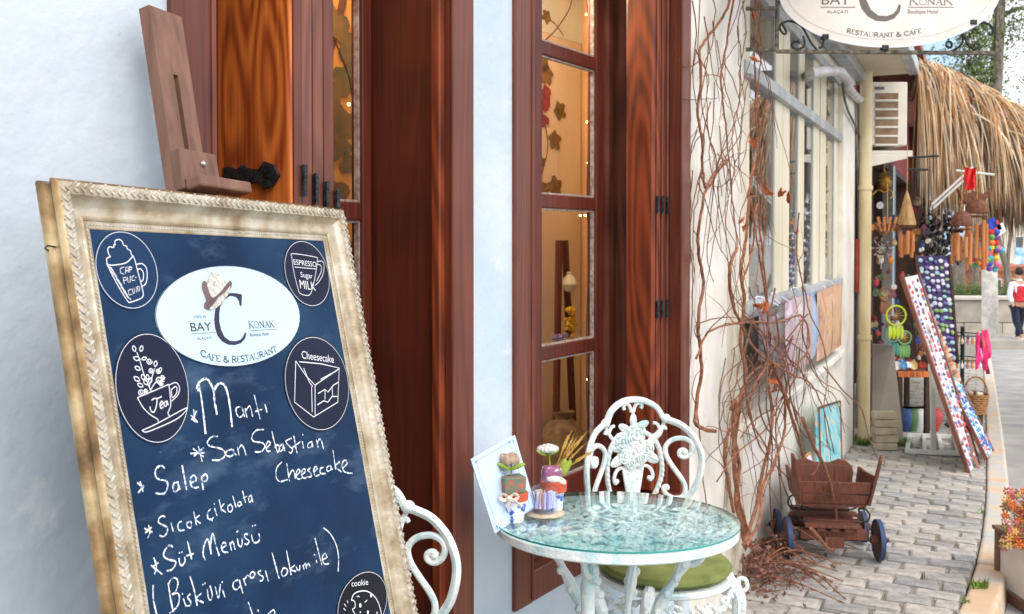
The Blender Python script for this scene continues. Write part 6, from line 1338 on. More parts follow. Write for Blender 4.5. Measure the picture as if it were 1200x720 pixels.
# woven boat, brass lamp, ship wheel, hanging pots
wb = thing('woven_basket_ornament', 'zigzag patterned woven hanging basket left of the cone chime', 'ornament', T(1040, 258, 7.6))
for k in range(9):
    x = -.10+.025*k; q = MB().tube([T(1040, 262, 7.6)+Vector((x, 0, .05 if k % 2 else .0)), T(1040, 262, 7.6)+Vector((x*.55, .02, -.06))], .012, 5); obj('woven_strip', q, M['bamboo'] if k % 2 else M['coconut'], wb)
obj('cord', MB().tube([T(1040, 262, 7.6)+Vector((0, 0, .0)), T(1040, 215, 7.6)], .003, 4), M['wheat'], wb)
bl = thing('brass_lamp', 'round brass hanging lamp under the air conditioner', 'lamp', T(1036, 215, 8.6)); c = T(1036, 216, 8.6)
brass = mat('old_brass', S(150, 110, 50), S(206, 166, 90), 20, .35, metal=.8)
obj('lamp_body', MB().lathe([(0, -.06), (.03, -.05), (.07, -.01), (.075, .02), (.05, .05), (.06, .06), (.02, .09), (.01, .12)], c, 18), brass, bl, smooth=True); obj('hanger', MB().tube([c+Vector((0, 0, .1)), c+Vector((0, 0, .4))], .006, 6), brass, bl)
obj('scroll_arm', MB().tube(smoothpath([c+Vector((-.11, 0, -.10)), c+Vector((-.05, 0, -.05)), c+Vector((0, 0, -.07)), c+Vector((.05, 0, -.05)), c+Vector((.08, 0, -.10)), c+Vector((.05, 0, -.13))], 5), .009, 6), brass, bl)
shw = thing('ship_wheel', 'small grey wooden ship wheel ornament hanging in the shop opening', 'ornament', T(1033, 291, 8.4)); c = T(1033, 291, 8.4)
obj('ring', MB().tube([c+Vector((.055*cos(2*pi*i/20), 0, .055*sin(2*pi*i/20))) for i in range(21)], .010, 6, cap=False), M['wheelw'], shw, smooth=True)
for k in range(8): a = pi*k/4; obj('spoke', MB().tube([c, c+Vector((.09*cos(a), 0, .09*sin(a)))], .006, 6), M['greyboard'], shw)
PC = [('red', 206, 50, 56), ('yellow', 236, 200, 70), ('blue', 60, 90, 190), ('green', 90, 160, 80), ('pink', 226, 110, 160), ('purple', 120, 70, 150), ('orange', 230, 130, 60), ('teal', 70, 170, 190)]
def garland(pts, F, label, rad=.025):
    t = thing('pompom_garland', label, 'garland', T(*pts[0], F)); P = [T(x, y, F) for x, y in pts]
    obj('string', MB().tube(P, .002, 4), M['wheat'], t)
    for i, p in enumerate(P):
        for s_ in (-1, 1): c = PC[(i*3+(s_ > 0)*2) % 8]; obj('pompom', MB().ball(p+Vector((s_*rad*.9, rnd.uniform(-.02, .02), rnd.uniform(-.01, .01))), rad, 8, 6), solid('pompom_'+c[0], *c[1:], rough=.95, bump=.6), t, smooth=True)
garland([(1165-i*.2, 272+i*6.2) for i in range(8)], 7.8, 'long multicoloured pompom garland hanging right of the chimes')
garland([(1141+i*4.2, 300+11*sin(i*.75+.5)) for i in range(8)], 7.8, 'short multicoloured pompom garland looping below the chimes')
fl_ = thing('blue_red_flag_scarf', 'small blue and red patterned scarf above the pompom garland', 'scarf', T(1167, 262, 7.9))
for i, m in enumerate((solid('scarf_blue', 30, 60, 180), solid('scarf_red', 200, 40, 50), solid('scarf_white', 220, 220, 230))):
    obj('scarf_stripe', MB().prism([(0, 0), (.05, .02), (.08, -.05), (.02, -.09)], lambda x, y: T(1158+i*5, 258+i*3, 7.9)+Vector((x, 0, y)), lambda x, y: T(1158+i*5, 258+i*3, 7.9)+Vector((x, .01, y))), m, fl_)
# dark strings of beads and necklaces in the middle of the stall
for i in range(9):
    x = 1083+i*5.2; t = thing('bead_strand', ('first', 'second', 'third', 'fourth', 'fifth', 'sixth', 'seventh', 'eighth', 'ninth')[i]+' strand of dark beads from the left, hanging in shadow behind the chimes', 'beads', T(x, 250, 9.2), group='dark bead strands in the stall')
    P = [T(x+1.5*sin(k*.9+i), 236+k*8+(i % 3)*4, 9.2) for k in range(9)]; obj('string', MB().tube(P, .004, 4), M['dark'], t)
    q = MB(); r = random.Random(i)
    for p in P:
        for _ in range(3): q.ball(p+Vector((r.uniform(-.03, .03), r.uniform(-.03, .03), r.uniform(-.03, .03))), r.uniform(.012, .028), 6, 4)
    obj('beads', q, solid('dark_bead_%d' % (i % 3), *((44, 42, 48), (84, 80, 84), (60, 50, 46))[i % 3], rough=.4), t)
# dreamcatchers and small hanging souvenirs inside the doorway
def dream(x, y, F, rad, col, label):
    c = T(x, y, F); t = thing('dreamcatcher', label, 'dreamcatcher', c); m = solid('dream_'+col[0], *col[1:])
    obj('hoop', MB().tube([c+Vector((rad*cos(2*pi*i/20), 0, rad*sin(2*pi*i/20))) for i in range(21)], .008, 6, cap=False), m, t, smooth=True)
    web = MB()
    for k in range(6): a = pi*k/6; web.tube([c+Vector((rad*cos(a), 0, rad*sin(a))), c-Vector((rad*cos(a), 0, rad*sin(a)))], .002, 3)
    obj('web', web, M['wheat'], t)
    for k in range(4):
        p = c+Vector((-.6*rad+.4*rad*k, 0, -rad*.9)); obj('feather', MB().ball(p-Vector((0, 0, .07)), (.018, .006, .06), 8, 5), m, t)
dream(1050, 370, 8.3, .085, ('lime', 190, 210, 50), 'lime green hooped dreamcatcher in the doorway above the grey board')
dream(1046, 392, 8.5, .07, ('teal', 70, 150, 140), 'teal dreamcatcher hanging just below the lime green one')
dream(1038, 345, 8.6, .06, ('brown', 130, 86, 60), 'brown dreamcatcher above the lime green one')
dream(1060, 396, 8.7, .06, ('green', 110, 160, 90), 'small green dreamcatcher beside the leaning stand')
r = random.Random(33); SV = [(170, 60, 60), (60, 90, 150), (210, 190, 150), (90, 130, 90), (120, 80, 60), (220, 220, 220), (200, 130, 60), (70, 60, 60), (160, 100, 130)]
for i in range(150):
    x, y = r.uniform(1022, 1100), r.uniform(235, 428); c = SV[r.randrange(9)]; F = r.uniform(8.9, 9.4); p = T(x, y, F); s = r.uniform(.018, .04)
    q = MB(); k = i % 4
    if k == 0: q.lathe([(0, -s), (s*.8, -s*.8), (s, 0), (s*.4, s*.8), (s*.5, s*1.1)], p, 8)
    elif k == 1: q.lathe([(0, -.004), (s, -.003), (s, .003), (0, .004)], p, 14, Matrix.Rotation(pi/2, 3, 'X')); q.ball(p, s*.4, 6, 4)
    elif k == 2: q.ball(p, (s*.8, s*.4, s), 7, 5); q.ball(p+Vector((0, 0, s)), s*.45, 6, 4); q.tube([p-Vector((0, 0, s)), p-Vector((0, 0, s*2.4))], .004, 4)
    else: q.ball(p+Vector((-s*.5, 0, 0)), (s*.6, .01, s*.9), 7, 4); q.ball(p+Vector((s*.5, 0, .01)), (s*.6, .01, s*.9), 7, 4)
    tag(obj('souvenir', q, solid('souvenir_%d' % SV.index(c), *c, rough=.6)), 'small '+('dark red', 'blue', 'tan', 'green', 'brown', 'white', 'orange', 'charcoal', 'mauve')[SV.index(c)]+' '+('vase', 'medallion', 'doll', 'butterfly')[k]+' souvenir hanging in the '+('upper' if y < 300 else 'middle' if y < 362 else 'lower')+(' left' if x < 1045 else ' centre' if x < 1070 else ' right')+' part of the shop doorway', 'souvenir', 'small souvenirs crowded in the shop doorway')
# ---- grey board, brick stack, bench
gb = thing('grey_leaning_board', 'plain grey board leaning beside the drainpipe', 'board', T(1035, 515, 8.3))
A_, B_ = onground(1022, 521), onground(1060, 524); A_.z += .0
tA, tB = T(1022, 403, A_.y+.35), T(1047, 405, B_.y+.35); dn = Vector((.01, .03, 0))
bevel(obj('board_sheet', MB().hexa([A_, B_, B_+dn, A_+dn, tA, tB, tB+dn, tA+dn]), M['greyboard'], gb), .004)
sb_ = thing('brick_stack', 'stack of pale bricks in front of the grey board', 'bricks', onground(1036, 526))
for k in range(5):
    c = onground(1036+(k % 2)*1.5, 527)+Vector((0, 0, .032+.064*k)); bevel(obj('brick', MB().box(c, (.19, .09, .058), Matrix.Rotation(.1*((k*7) % 3-1), 3, 'Z')), mat('pale_brick', S(176, 164, 140), S(200, 188, 164), 12, .9, bump=.4), sb_), .005)
bn = thing('ceramics_bench', 'orange wooden bench loaded with painted plates behind the leaning stands', 'bench', onground(1072, 492)); bF = 8.6
P0, P1 = T(1052, 436, bF), T(1092, 436, bF); zt = P0.z
bevel(obj('bench_top', abox(MB(), P0.x, P1.x, bF, bF+.5, zt-.05, zt), M['orange'], bn), .004)
for x in (P0.x+.03, P1.x-.03):
    for y in (bF+.03, bF+.47): obj('leg', abox(MB(), x-.02, x+.02, y-.02, y+.02, gz(y)-.01, zt-.051), M['brownwall'], bn)
r = random.Random(9)
for i in range(20):
    p = Vector((P0.x+.02+(P1.x-P0.x-.04)*r.random(), bF+.05+.4*r.random(), zt+.045)); c = [(60, 130, 190), (230, 230, 232), (40, 90, 160), (180, 60, 50), (90, 170, 180), (200, 170, 90)][i % 6]; s = r.uniform(.03, .05)
    q = MB().lathe([(0, 0), (s*.5, .0), (s, .012), (s*.97, .015), (s*.5, .006), (0, .005)], p, 14, Matrix.Rotation(r.uniform(.6, 1.4), 3, 'X')); tag(obj('painted_plate', q, solid('plate_%d' % (i % 6), *c, rough=.25), smooth=True), 'small '+('sea blue', 'white', 'navy blue', 'red', 'turquoise', 'ochre')[i % 6]+' plate propped on the '+('left' if p.x < (P0.x+P1.x)/2 else 'right')+' half of the orange bench', 'plate', 'painted plates on the bench')
for i in range(5):
    p = T(1060+i*8, 466, bF+.3); q = MB().lathe([(0, -.05), (.06, -.045), (.075, 0), (.05, .05), (.055, .06)], p-Vector((0, 0, .0)), 12); c = SV[(i*2+1) % 9]
    p.z = gz(p.y); o_ = obj('pottery_bowl', MB().lathe([(0, 0), (.05, 0), (.09, .08), (.10, .16), (.08, .2), (.085, .22)], p, 14), solid('bowl_%d' % i, *c, rough=.3), smooth=True); tag(o_, ('leftmost', 'second from left', 'middle', 'fourth from left', 'rightmost')[i]+' glazed pottery bowl on the ground under the orange bench', 'bowl', 'pottery bowls under the bench')

# ---- leaning magnet stands
def leanboard(name, label, B0, B1, T0, T1, cols, m_edge, rows, ncol, seed):
    """board from bottom corners B0,B1 to top corners T0,T1, covered with small magnets"""
    t = thing(name, label, 'display stand', (B0+B1)/2); U = (B1-B0); V = (T0-B0); Nn = U.cross(V).normalized()
    if Nn.dot(CAM-B0) < 0: Nn = -Nn
    def Q(u, v, h=0): return B0.lerp(B1, u).lerp(T0.lerp(T1, u), v)+Nn*h
    bevel(obj('board_sheet', MB().hexa([Q(0, 0, -.012), Q(1, 0, -.012), Q(1, 0, .0), Q(0, 0, .0), Q(0, 1, -.012), Q(1, 1, -.012), Q(1, 1, 0), Q(0, 1, 0)]), M['print_white'], t), .002)
    for u0, u1 in ((-.05, .03), (.97, 1.05)): obj('edge_strip', MB().hexa([Q(u0, -.01, -.016), Q(u1, -.01, -.016), Q(u1, -.01, .012), Q(u0, -.01, .012), Q(u0, 1.01, -.016), Q(u1, 1.01, -.016), Q(u1, 1.01, .012), Q(u0, 1.01, .012)]), m_edge, t)
    r = random.Random(seed); me = []
    for j in range(rows):
        for i in range(ncol):
            u, v = (i+.5)/ncol*.92+.04, (j+.5)/rows*.96+.02; c = Q(u, v, .006); s = min(U.length/ncol, V.length/rows)*.58; c = c+Nn*r.uniform(0, .006)+U*r.uniform(-.12, .12)/ncol+V*r.uniform(-.3, .3)/rows; col = cols[r.randrange(len(cols))]
            R = Matrix((U.normalized(), Nn, U.normalized().cross(Nn))).transposed()
            q = MB().ball(c, (s*r.uniform(.7, 1.1), .008, s*r.uniform(.6, 1.0)), 8, 4, R); obj('magnet', q, col, t)
    return t
mg = lambda *l: [solid('magnet_%d_%d_%d' % c, *c, rough=.35) for c in l]
F1_, F2_ = 6.9, 8.0
leanboard('magnet_stand', 'longest leaning white board of pink and red souvenir magnets, nearest of the stands', T(1135, 553, 6.92), T(1149, 550, 7.30), T(1058, 326, 7.25), T(1076, 322, 7.65),
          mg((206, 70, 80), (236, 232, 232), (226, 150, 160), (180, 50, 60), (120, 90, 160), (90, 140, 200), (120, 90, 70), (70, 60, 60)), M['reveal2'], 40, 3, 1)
leanboard('magnet_stand', 'short board of blue and turquoise magnets leaning at the kerb side behind the nearest stand', T(1156, 538, 7.2), T(1163, 528, 7.6), T(1108, 440, 7.5), T(1118, 434, 7.9),
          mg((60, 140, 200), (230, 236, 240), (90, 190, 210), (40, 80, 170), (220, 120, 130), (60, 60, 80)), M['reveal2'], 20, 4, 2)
leanboard('magnet_stand', 'blue and lilac magnet board leaning beside the foot of the nearest stand', T(1120, 500, 7.35), T(1145, 548, 7.1), T(1108, 438, 7.45), T(1113, 436, 7.65),
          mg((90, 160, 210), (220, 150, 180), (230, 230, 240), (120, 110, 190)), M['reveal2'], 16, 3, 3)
leanboard('jewellery_board', 'tall purple board of blue and white evil eye beads behind the magnet stands', T(1090, 425, 8.6), T(1122, 425, 8.6), T(1073, 300, 8.9), T(1112, 300, 8.9),
          mg((200, 196, 216), (90, 80, 150), (150, 190, 200), (210, 210, 215), (120, 160, 90)), M['brownwall'], 16, 6, 4)
C_ = [c for c in C.objects if c.name.startswith('jewellery_board')][0]
for c in C.objects:
    if c.parent == C_ and c.name.startswith('board_sheet'): c.data.materials[0] = solid('purple_velvet', 58, 48, 92, .9)
# pines: candy-like strip of wooden pieces along the nearest stand's inner edge
wd = thing('wooden_figure_row', 'row of small wooden souvenirs along the inner edge of the nearest magnet stand', 'souvenirs', T(1090, 400, 7.7))
r = random.Random(12)
for i in range(26):
    p = T(1074+i*1.95, 330+i*4.6, 7.75); obj('wooden_figure', MB().ball(p, (.03*r.uniform(.7, 1.2), .012, .022), 7, 4, Matrix.Rotation(r.uniform(-1, 1), 3, 'Y')), solid('wooden_%d' % (i % 3), *((196, 150, 110), (214, 180, 150), (166, 110, 80))[i % 3]), wd)
# white steel base and post
ws = thing('steel_stand', 'white square tube steel stand holding the leaning magnet board', 'stand', onground(1095, 533))
g_ = [onground(1063, 533), onground(1125, 536), onground(1118, 516), onground(1066, 514)]
for p in g_: p.z += .03
for a, b in zip(g_, g_[1:]+g_[:1]): bevel(obj('base_tube', MB().tube([a, b], .024, 4), M['white_steel'], ws), .002)
for f in (.33, .66): obj('base_tube', MB().tube([g_[0].lerp(g_[1], f), g_[3].lerp(g_[2], f)], .020, 4), M['white_steel'], ws)
m0 = g_[0].lerp(g_[1], .5); obj('post', MB().tube([m0, T(1092, 430, m0.y+.03)], .022, 4), M['white_steel'], ws); obj('brace', MB().tube([g_[1], T(1098, 432, m0.y+.1)], .026, 4), M['white_steel'], ws)
# keyring carousel
kc = thing('keyring_carousel', 'metal carousel with keyrings and little bells on a black post', 'display stand', onground(1126, 505))
kb = onground(1127, 500); zt = T(1127, 383, kb.y).z
obj('post', MB().tube([kb, Vector((kb.x, kb.y, zt))], .02, 8), M['iron'], kc)
obj('foot', MB().lathe([(0, 0), (.16, 0), (.15, .02), (0, .03)], kb, 16), M['iron'], kc)
r = random.Random(3)
for y in (392, 420):
    z = T(1127, y, kb.y).z; obj('ring', MB().tube([Vector((kb.x+.19*cos(2*pi*i/24), kb.y+.19*sin(2*pi*i/24), z)) for i in range(25)], .006, 5, cap=False), M['iron'], kc)
    for i in range(28):
        a = 2*pi*i/28; p = Vector((kb.x+.2*cos(a), kb.y+.2*sin(a), z-.03)); c = SV[r.randrange(9)]; q = MB().tube([p+Vector((0, 0, .03)), p], .003, 3); q.ball(p-Vector((0, 0, .02)), (.016, .010, .028), 6, 4); obj('keyring', q, solid('souvenir_%d' % SV.index(c), *c), kc)
# basket and pink scarves
bkc = onground(1143, 497); bk2 = thing('wicker_basket', 'brown wicker basket with high handle filled with souvenirs', 'basket', bkc); z_ = T(1143, 462, bkc.y).z
bc_ = Vector((bkc.x, bkc.y, z_-.20)); wk = mat('wicker', S(150, 104, 64), S(190, 142, 94), 50, .8, bump=.8, bscale=120)
q = MB()
for k in range(9): z = .02+.022*k; rad = .09+.03*k/9; q.tube([bc_+Vector((rad*cos(2*pi*i/24), rad*sin(2*pi*i/24), z+.004*(1 if (i+k) % 2 else -1))) for i in range(25)], .010, 5, cap=False)
q.lathe([(0, .02), (.088, .02), (.115, .2)], bc_, 20, cap=False); obj('basket_wall', q, wk, bk2, smooth=True)
obj('handle', MB().tube([bc_+Vector((.115*cos(pi*i/12), 0, .2+.17*sin(pi*i/12))) for i in range(13)], .010, 6), wk, bk2, smooth=True)
obj('stool', MB().tube([Vector((bc_.x, bc_.y, gz(bc_.y))), bc_+Vector((0, 0, .02))], .07, 8), M['brownwall'], bk2)
r = random.Random(6)
for i in range(9):
    a = r.uniform(0, 6.28); q = MB().ball(bc_+Vector((.06*cos(a), .06*sin(a), .21)), (.03, .02, .02), 7, 5, Matrix.Rotation(r.uniform(0, 3), 3, 'Z')); tag(obj('small_package', q, solid('pack_%d' % (i % 3), *((226, 214, 190), (200, 180, 150), (120, 90, 70))[i % 3])), ('cream', 'tan', 'brown')[i % 3]+' wrapped souvenir lying in the wicker basket', 'souvenir', 'souvenirs in the wicker basket')
pk = thing('pink_scarf_bundle', 'bundle of hot pink fringed scarves hanging right of the wicker basket', 'scarf', T(1156, 395, 8.4)); r = random.Random(14)
for i in range(14):
    x = 1148+r.uniform(-3, 10); y = 385+r.uniform(0, 25); P = [T(x, y, 8.3+r.uniform(0, .2)), T(x+r.uniform(-2, 3), y+14, 8.3), T(x+r.uniform(-3, 4), y+r.uniform(22, 36), 8.3)]
    obj('scarf', MB().tube(smoothpath(P, 4), .018, 6, flat=.5), [solid('hot_pink', 224, 40, 120), solid('coral', 226, 90, 90), solid('rose', 236, 130, 170), solid('maroon', 130, 40, 60)][i % 4 if i > 6 else 0], pk, smooth=True)
# ================================================================== GRASS TUFTS
gm = MB(); r = random.Random(17)
def tuft(x, y, n, h, sx=8):
    for i in range(n):
        p = onground(x+r.uniform(-sx, sx), y+r.uniform(-2.5, 2.5)); a = r.uniform(0, 6.3); w = .006; d = Vector((cos(a), sin(a), 0)); l = Vector((r.uniform(-.03, .03), r.uniform(-.03, .03), h*r.uniform(.5, 1)))
        gm.add([p-d*w, p+d*w, p+l], [(0, 1, 2)])
for x in range(1004, 1066, 4): tuft(x, 519+(x-1004)*.08, 40, .09, 4)
tuft(1148, 688, 60, .04, 10); tuft(1150, 600, 16, .02, 3); tuft(1132, 706, 10, .02, 4)
gr_ = obj('grass', gm, M['grass'], kind='stuff'); gr_['label'] = 'short green grass and weeds along the wall foot and kerb joint'; gr_['category'] = 'grass'

# ---- dried flower stall piece at right edge
fc = onground(1216, 690); fs_ = thing('flower_stand', 'small wooden stand with white panel at the right edge holding dried flowers', 'stand', Vector((fc.x, fc.y, fc.z-.12)))
zg = gz(fc.y)-.125; bxp = lambda m, x0, x1, y0, y1, z0, z1, nm, mm: bevel(obj(nm, abox(m, fc.x+x0, fc.x+x1, fc.y+y0, fc.y+y1, z0, z1), mm, fs_), .004)
zt = T(1206, 644, fc.y).z
bxp(MB(), -.03, -.02, .025, .275, zg+.05, zt-.02, 'side_panel', M['signwhite']); bxp(MB(), -.02, .40, .0, .01, zg+.05, zt-.02, 'side_panel', M['signwhite'])
for y_ in (-.01, .275): bxp(MB(), -.045, -.018, y_, y_+.03, zg, zt, 'frame_post', M['easel'])
bxp(MB(), -.043, .42, -.008, .30, zg, zg+.045, 'frame_rail', M['easel']); bxp(MB(), -.05, .42, -.02, .32, zt, zt+.018, 'top_board', M['easel'])
df = thing('dried_flower_bunch', 'bunch of orange and pink dried flowers in a wire rack at the right edge', 'flowers', Vector((fc.x+.1, fc.y+.1, zt+.02))); r = random.Random(44)
FC = [solid('dried_orange', 214, 110, 50, .9), solid('dried_yellow', 226, 186, 100, .9), solid('dried_pink', 206, 120, 120, .9), solid('dried_rust', 160, 74, 40, .9), solid('dried_stem', 110, 92, 60, .9)]
for i in range(110):
    y = r.uniform(575, 644); x = 1179+max(0, (644-y)*.09)+r.uniform(-6, 30); p = T(x, y, fc.y+r.uniform(-.05, .2)); s = r.uniform(.008, .022); q = MB()
    for k in range(6): a = k*pi/3; q.ball(p+Vector((s*.7*cos(a), r.uniform(-.004, .004), s*.7*sin(a))), (s*.5, s*.3, s*.25), 5, 4, Matrix.Rotation(-a, 3, 'Y'))
    q.tube([p, Vector((fc.x+.08+r.uniform(-.1, .15), fc.y+.1, zt+.02))], .0012, 3); obj('flower', q, FC[i % 5], df)

# ================================================================== FAR BACKGROUND
def gbk(y): return gz(y)
# opposite pavement slab with kerb
q = MB(); y0 = 21.5
sl = gz(y0)
q.hexa([Vector((8.2, y0, sl-.5)), Vector((40, y0+2, sl-.5)), Vector((40, y0+8, sl-.5)), Vector((8.2, y0+8, sl-.5)), Vector((8.2, y0, sl+.06)), Vector((40, y0+2, sl+.06)), Vector((40, y0+8, gz(27)+.0)), Vector((8.2, y0+8, gz(27)+.02))])
obj('far_pavement', q, M['ground'], kind='structure')
wl = thing('low_stone_wall', 'low pale stone planter wall across the street behind the whitewashed trunk', 'wall', T(1150, 400, 24.5)); wf = 24.8
X_a, X_b = T(1085, 380, wf).x, T(1300, 380, wf).x; ztp = T(1150, 352, wf).z; k = 0; x = X_a
stone = rand_mat('pale_wall_stone', [S(176, 168, 156), S(188, 182, 170), S(164, 158, 148)], rough=.9, bump=.4, nscale=3)
for row_ in range(2):
    x = X_a-(row_*.4); z0 = gz(27)-.1 if row_ == 0 else gz(27)+.45
    zt_ = gz(27)+.45 if row_ == 0 else ztp
    while x < X_b: bevel(obj('wall_stone', MB().box((x+.5, wf+.25, (z0+zt_)/2), (.99, .5, zt_-z0-.01)), stone, wl), .03); x += 1.0
bevel(obj('wall_coping', MB().box(((X_a+X_b)/2, wf+.22, ztp+.05), (X_b-X_a, .6, .09)), mat('pale_coping', S(190, 184, 172), S(204, 198, 188), 3, .9), wl), .02)
# whitewashed tree
tb = onground(1160, 398); twt = thing('street_tree', 'street tree with whitewashed lower trunk, grey bark above and hanging green needles', 'tree', tb)
F_ = tb.y; sc_ = F_/1120
obj('trunk', MB().tube([tb-Vector((0, 0, .1)), T(1160, 350, F_), T(1159.5, 310, F_)], [9.5*sc_, 8.8*sc_, 8.3*sc_], 14), M['limewash'], twt, smooth=True, label='whitewashed lower trunk')
up_ = [T(1159.5, 310, F_), T(1161, 220, F_), T(1166, 120, F_), T(1170, 40, F_), T(1174, -60, F_), T(1178, -180, F_)]
obj('trunk', MB().tube(smoothpath(up_, 3), [8.3*sc_-.004*i for i in range(len(smoothpath(up_, 3)))], 12), M['bark'], twt, smooth=True)
r = random.Random(71); lm = MB(); limb_pts = []
for i in range(12):
    s0 = T(1172, r.uniform(-150, 30), F_); e = s0+Vector((r.uniform(-2.5, 1.5), r.uniform(-2, 2), r.uniform(-.6, 1.8))); md = s0.lerp(e, .5)+Vector((0, 0, .3)); P = smoothpath([s0, md, e], 4); lm.tube(P, [.07-.05*j/len(P) for j in range(len(P))], 6); limb_pts += P
obj('limb', lm, M['bark'], twt, smooth=True)
def leafcloud(name, centres, n, spread, size, m, parent, droop=0, seed=1):
    r = random.Random(seed); q = MB()
    for i in range(n):
        c = centres[r.randrange(len(centres))]; p = c+Vector((r.gauss(0, spread), r.gauss(0, spread), r.gauss(0, spread)-droop*abs(r.gauss(0, 1)))); a = Vector((r.uniform(-1, 1), r.uniform(-1, 1), r.uniform(-1, 1)-droop)).normalized(); b = a.orthogonal().normalized()*size*.28; a = a*size*r.uniform(.6, 1.4)
        q.add([p-b, p+a*.5-b*.2, p+a, p+b], [(0, 1, 2, 3)])
    return obj(name, q, m, parent)
leafcloud('crown', [T(x, y, F_+dz) for x, y, dz in ((1135, 20, 0), (1142, 60, .4), (1135, 95, 0), (1150, 30, -.4), (1140, -20, 0), (1120, -10, 0), (1150, 110, .5), (1185, 20, 0), (1190, -30, 0), (1140, 130, .3), (1146, 80, 0), (1100, -60, 0), (1160, -90, 0), (1190, -110, 0))], 9000, .24, .12, M['pine'], twt, droop=.35, seed=2)
# bare trees on the right
def bare(x, ybase, F, label, seed, h=9):
    b = T(x, ybase, F); b.z = gz(F); t = thing('bare_tree', label, 'tree', b); r = random.Random(seed); tk = MB(); tg = MB(); lf_ = []
    def grow(p, d, L, rad, lev):
        P = [p]
        for k in range(4): d = (d+Vector((r.uniform(-1, 1), r.uniform(-1, 1), r.uniform(-.4, .7)))*.16).normalized(); P.append(P[-1]+d*L/4)
        (tk if lev < 2 else tg).tube(P, [rad*(1-.1*k) for k in range(5)], 6 if lev < 2 else 4, cap=False)
        if lev < 4:
            for k in range(3 if lev < 3 else 4): dd = (d+Vector((r.uniform(-1, 1), r.uniform(-1, 1), r.uniform(-.5, .8)))*.8).normalized(); grow(P[r.randrange(2, 5)], dd, L*.66, rad*.5, lev+1)
        else: lf_.append(P[-1])
    grow(b-Vector((0, 0, .1)), Vector((0, 0, 1)), h*.36, .13, 0)
    obj('trunk', tk, M['bark'], t, smooth=True); obj('twigs', tg, mat('reddish_twigs', S(110, 84, 72), S(150, 116, 100), 5, .9), t)
    leafcloud('leaves', lf_, 700, .18, .09, solid('pale_bud_leaf', 150, 140, 90, .9), t, seed=seed); return t
bare(1185, 400, 30, 'slender bare tree with reddish twigs behind the walking person', 3, 10); bare(1230, 400, 34, 'bare tree with fine twigs at the far right edge of the view', 5, 11); bare(1148, 398, 33, 'bare tree behind the whitewashed street tree', 8, 9)
# dark leaning trunks behind chimes
for i, (x0, x1, lb) in enumerate(((1112, 1146, 'dark leaning tree trunk behind the stall seen between the hanging beads and the white trunk'), (1104, 1098, 'dark tree trunk behind the stall next to the hanging beads'))):
    b = T(x0, 356, 27); b.z = gz(27); t = thing('dark_tree', lb, 'tree', b); P = smoothpath([b, T(x0+(x1-x0)*.3, 320, 27), T(x0+(x1-x0)*.8, 270, 27), T(x1, 200, 27), T(x1+4, 100, 27)], 4)
    obj('trunk', MB().tube(P, [.22-.008*j for j in range(len(P))], 10), M['bark'], t, smooth=True)
    leafcloud('crown', [T(x1+dx, y, 27+dz) for dx, y, dz in ((0, 120, 0), (20, 170, .5), (-20, 150, -.5), (10, 90, 0), (-30, 110, .5), (35, 215, 0))], 2500, .6, .13, M['bush'], t, seed=20+i)
# bushes in the planter
for i, x in enumerate((1096, 1122, 1146, 1176, 1205)):
    b = T(x, 350, 26.2); t = thing('round_shrub', ('first', 'second', 'third', 'fourth', 'fifth')[i]+' green shrub from the left in the low stone planter across the street', 'shrub', b, group='shrubs in the stone planter')
    obj('stem', MB().tube([Vector((b.x, b.y, gz(27))), b+Vector((0, 0, .1))], .03, 5), M['bark'], t); leafcloud('crown', [b+Vector((dx, dy, .12)) for dx in (-.35, 0, .35) for dy in (-.2, .2)], 900, .16, .09, M['bush'], t, seed=40+i)
# far buildings
def house(name, label, x0, x1, ytop, ybot, F, m, wins, roofm=None, dep=6):
    a, b = T(x0, ytop, F), T(x1, ytop, F); zb = gz(F)-.3; t = thing(name, label, 'building', Vector(((a.x+b.x)/2, F, zb)))
    obj('wall', abox(MB(), a.x, b.x, F, F+dep, zb, a.z), m, t)
    if roofm: obj('roof', abox(MB(), a.x-.3, b.x+.3, F-.3, F+dep+.3, a.z, a.z+.25), roofm, t)
    for (u0, u1, v0, v1) in wins:
        p, q_ = T(u0, v0, F), T(u1, v1, F); w = bevel(obj('window', abox(MB(), p.x-.05, q_.x+.05, F-.06, F-.005, q_.z-.05, p.z+.05), M['print_white'], t), .01)
        obj('pane', abox(MB(), p.x, q_.x, F-.075, F-.062, q_.z, p.z), mat('dark_window_glass', S(50, 60, 72), S(80, 92, 104), 1, .15, coat=.5), w)
    return t
tile = mat('brick_roof_tile', S(150, 84, 64), S(180, 108, 84), 3, .8)
house('far_house', 'pale blue rendered house wall behind the hanging sign', 1040, 1129, 30, 400, 44, M['bluewall'], [(1090, 1104, 260, 300)], None)
house('far_house', 'orange brown low building across the street with dark windows', 1150, 1262, 318, 400, 48, mat('orange_render', S(186, 120, 84), S(204, 140, 104), 2, .9), [(1164, 1172, 328, 352), (1182, 1190, 328, 352), (1206, 1216, 328, 352)], tile)
house('far_house', 'pale beige building in the far background on the right', 1178, 1330, 236, 400, 70, mat('beige_render', S(206, 196, 178), S(220, 212, 198), 2, .9), [(x, x+8, y, y+14) for x in (1190, 1210, 1230) for y in (250, 278)], tile)
house('far_house', 'grey white building behind the stall beyond the dark trunks', 1060, 1150, 255, 400, 56, mat('grey_render', S(178, 178, 176), S(196, 196, 194), 2, .9), [(1098, 1106, 285, 305), (1120, 1128, 285, 305), (1136, 1144, 285, 305)], tile)
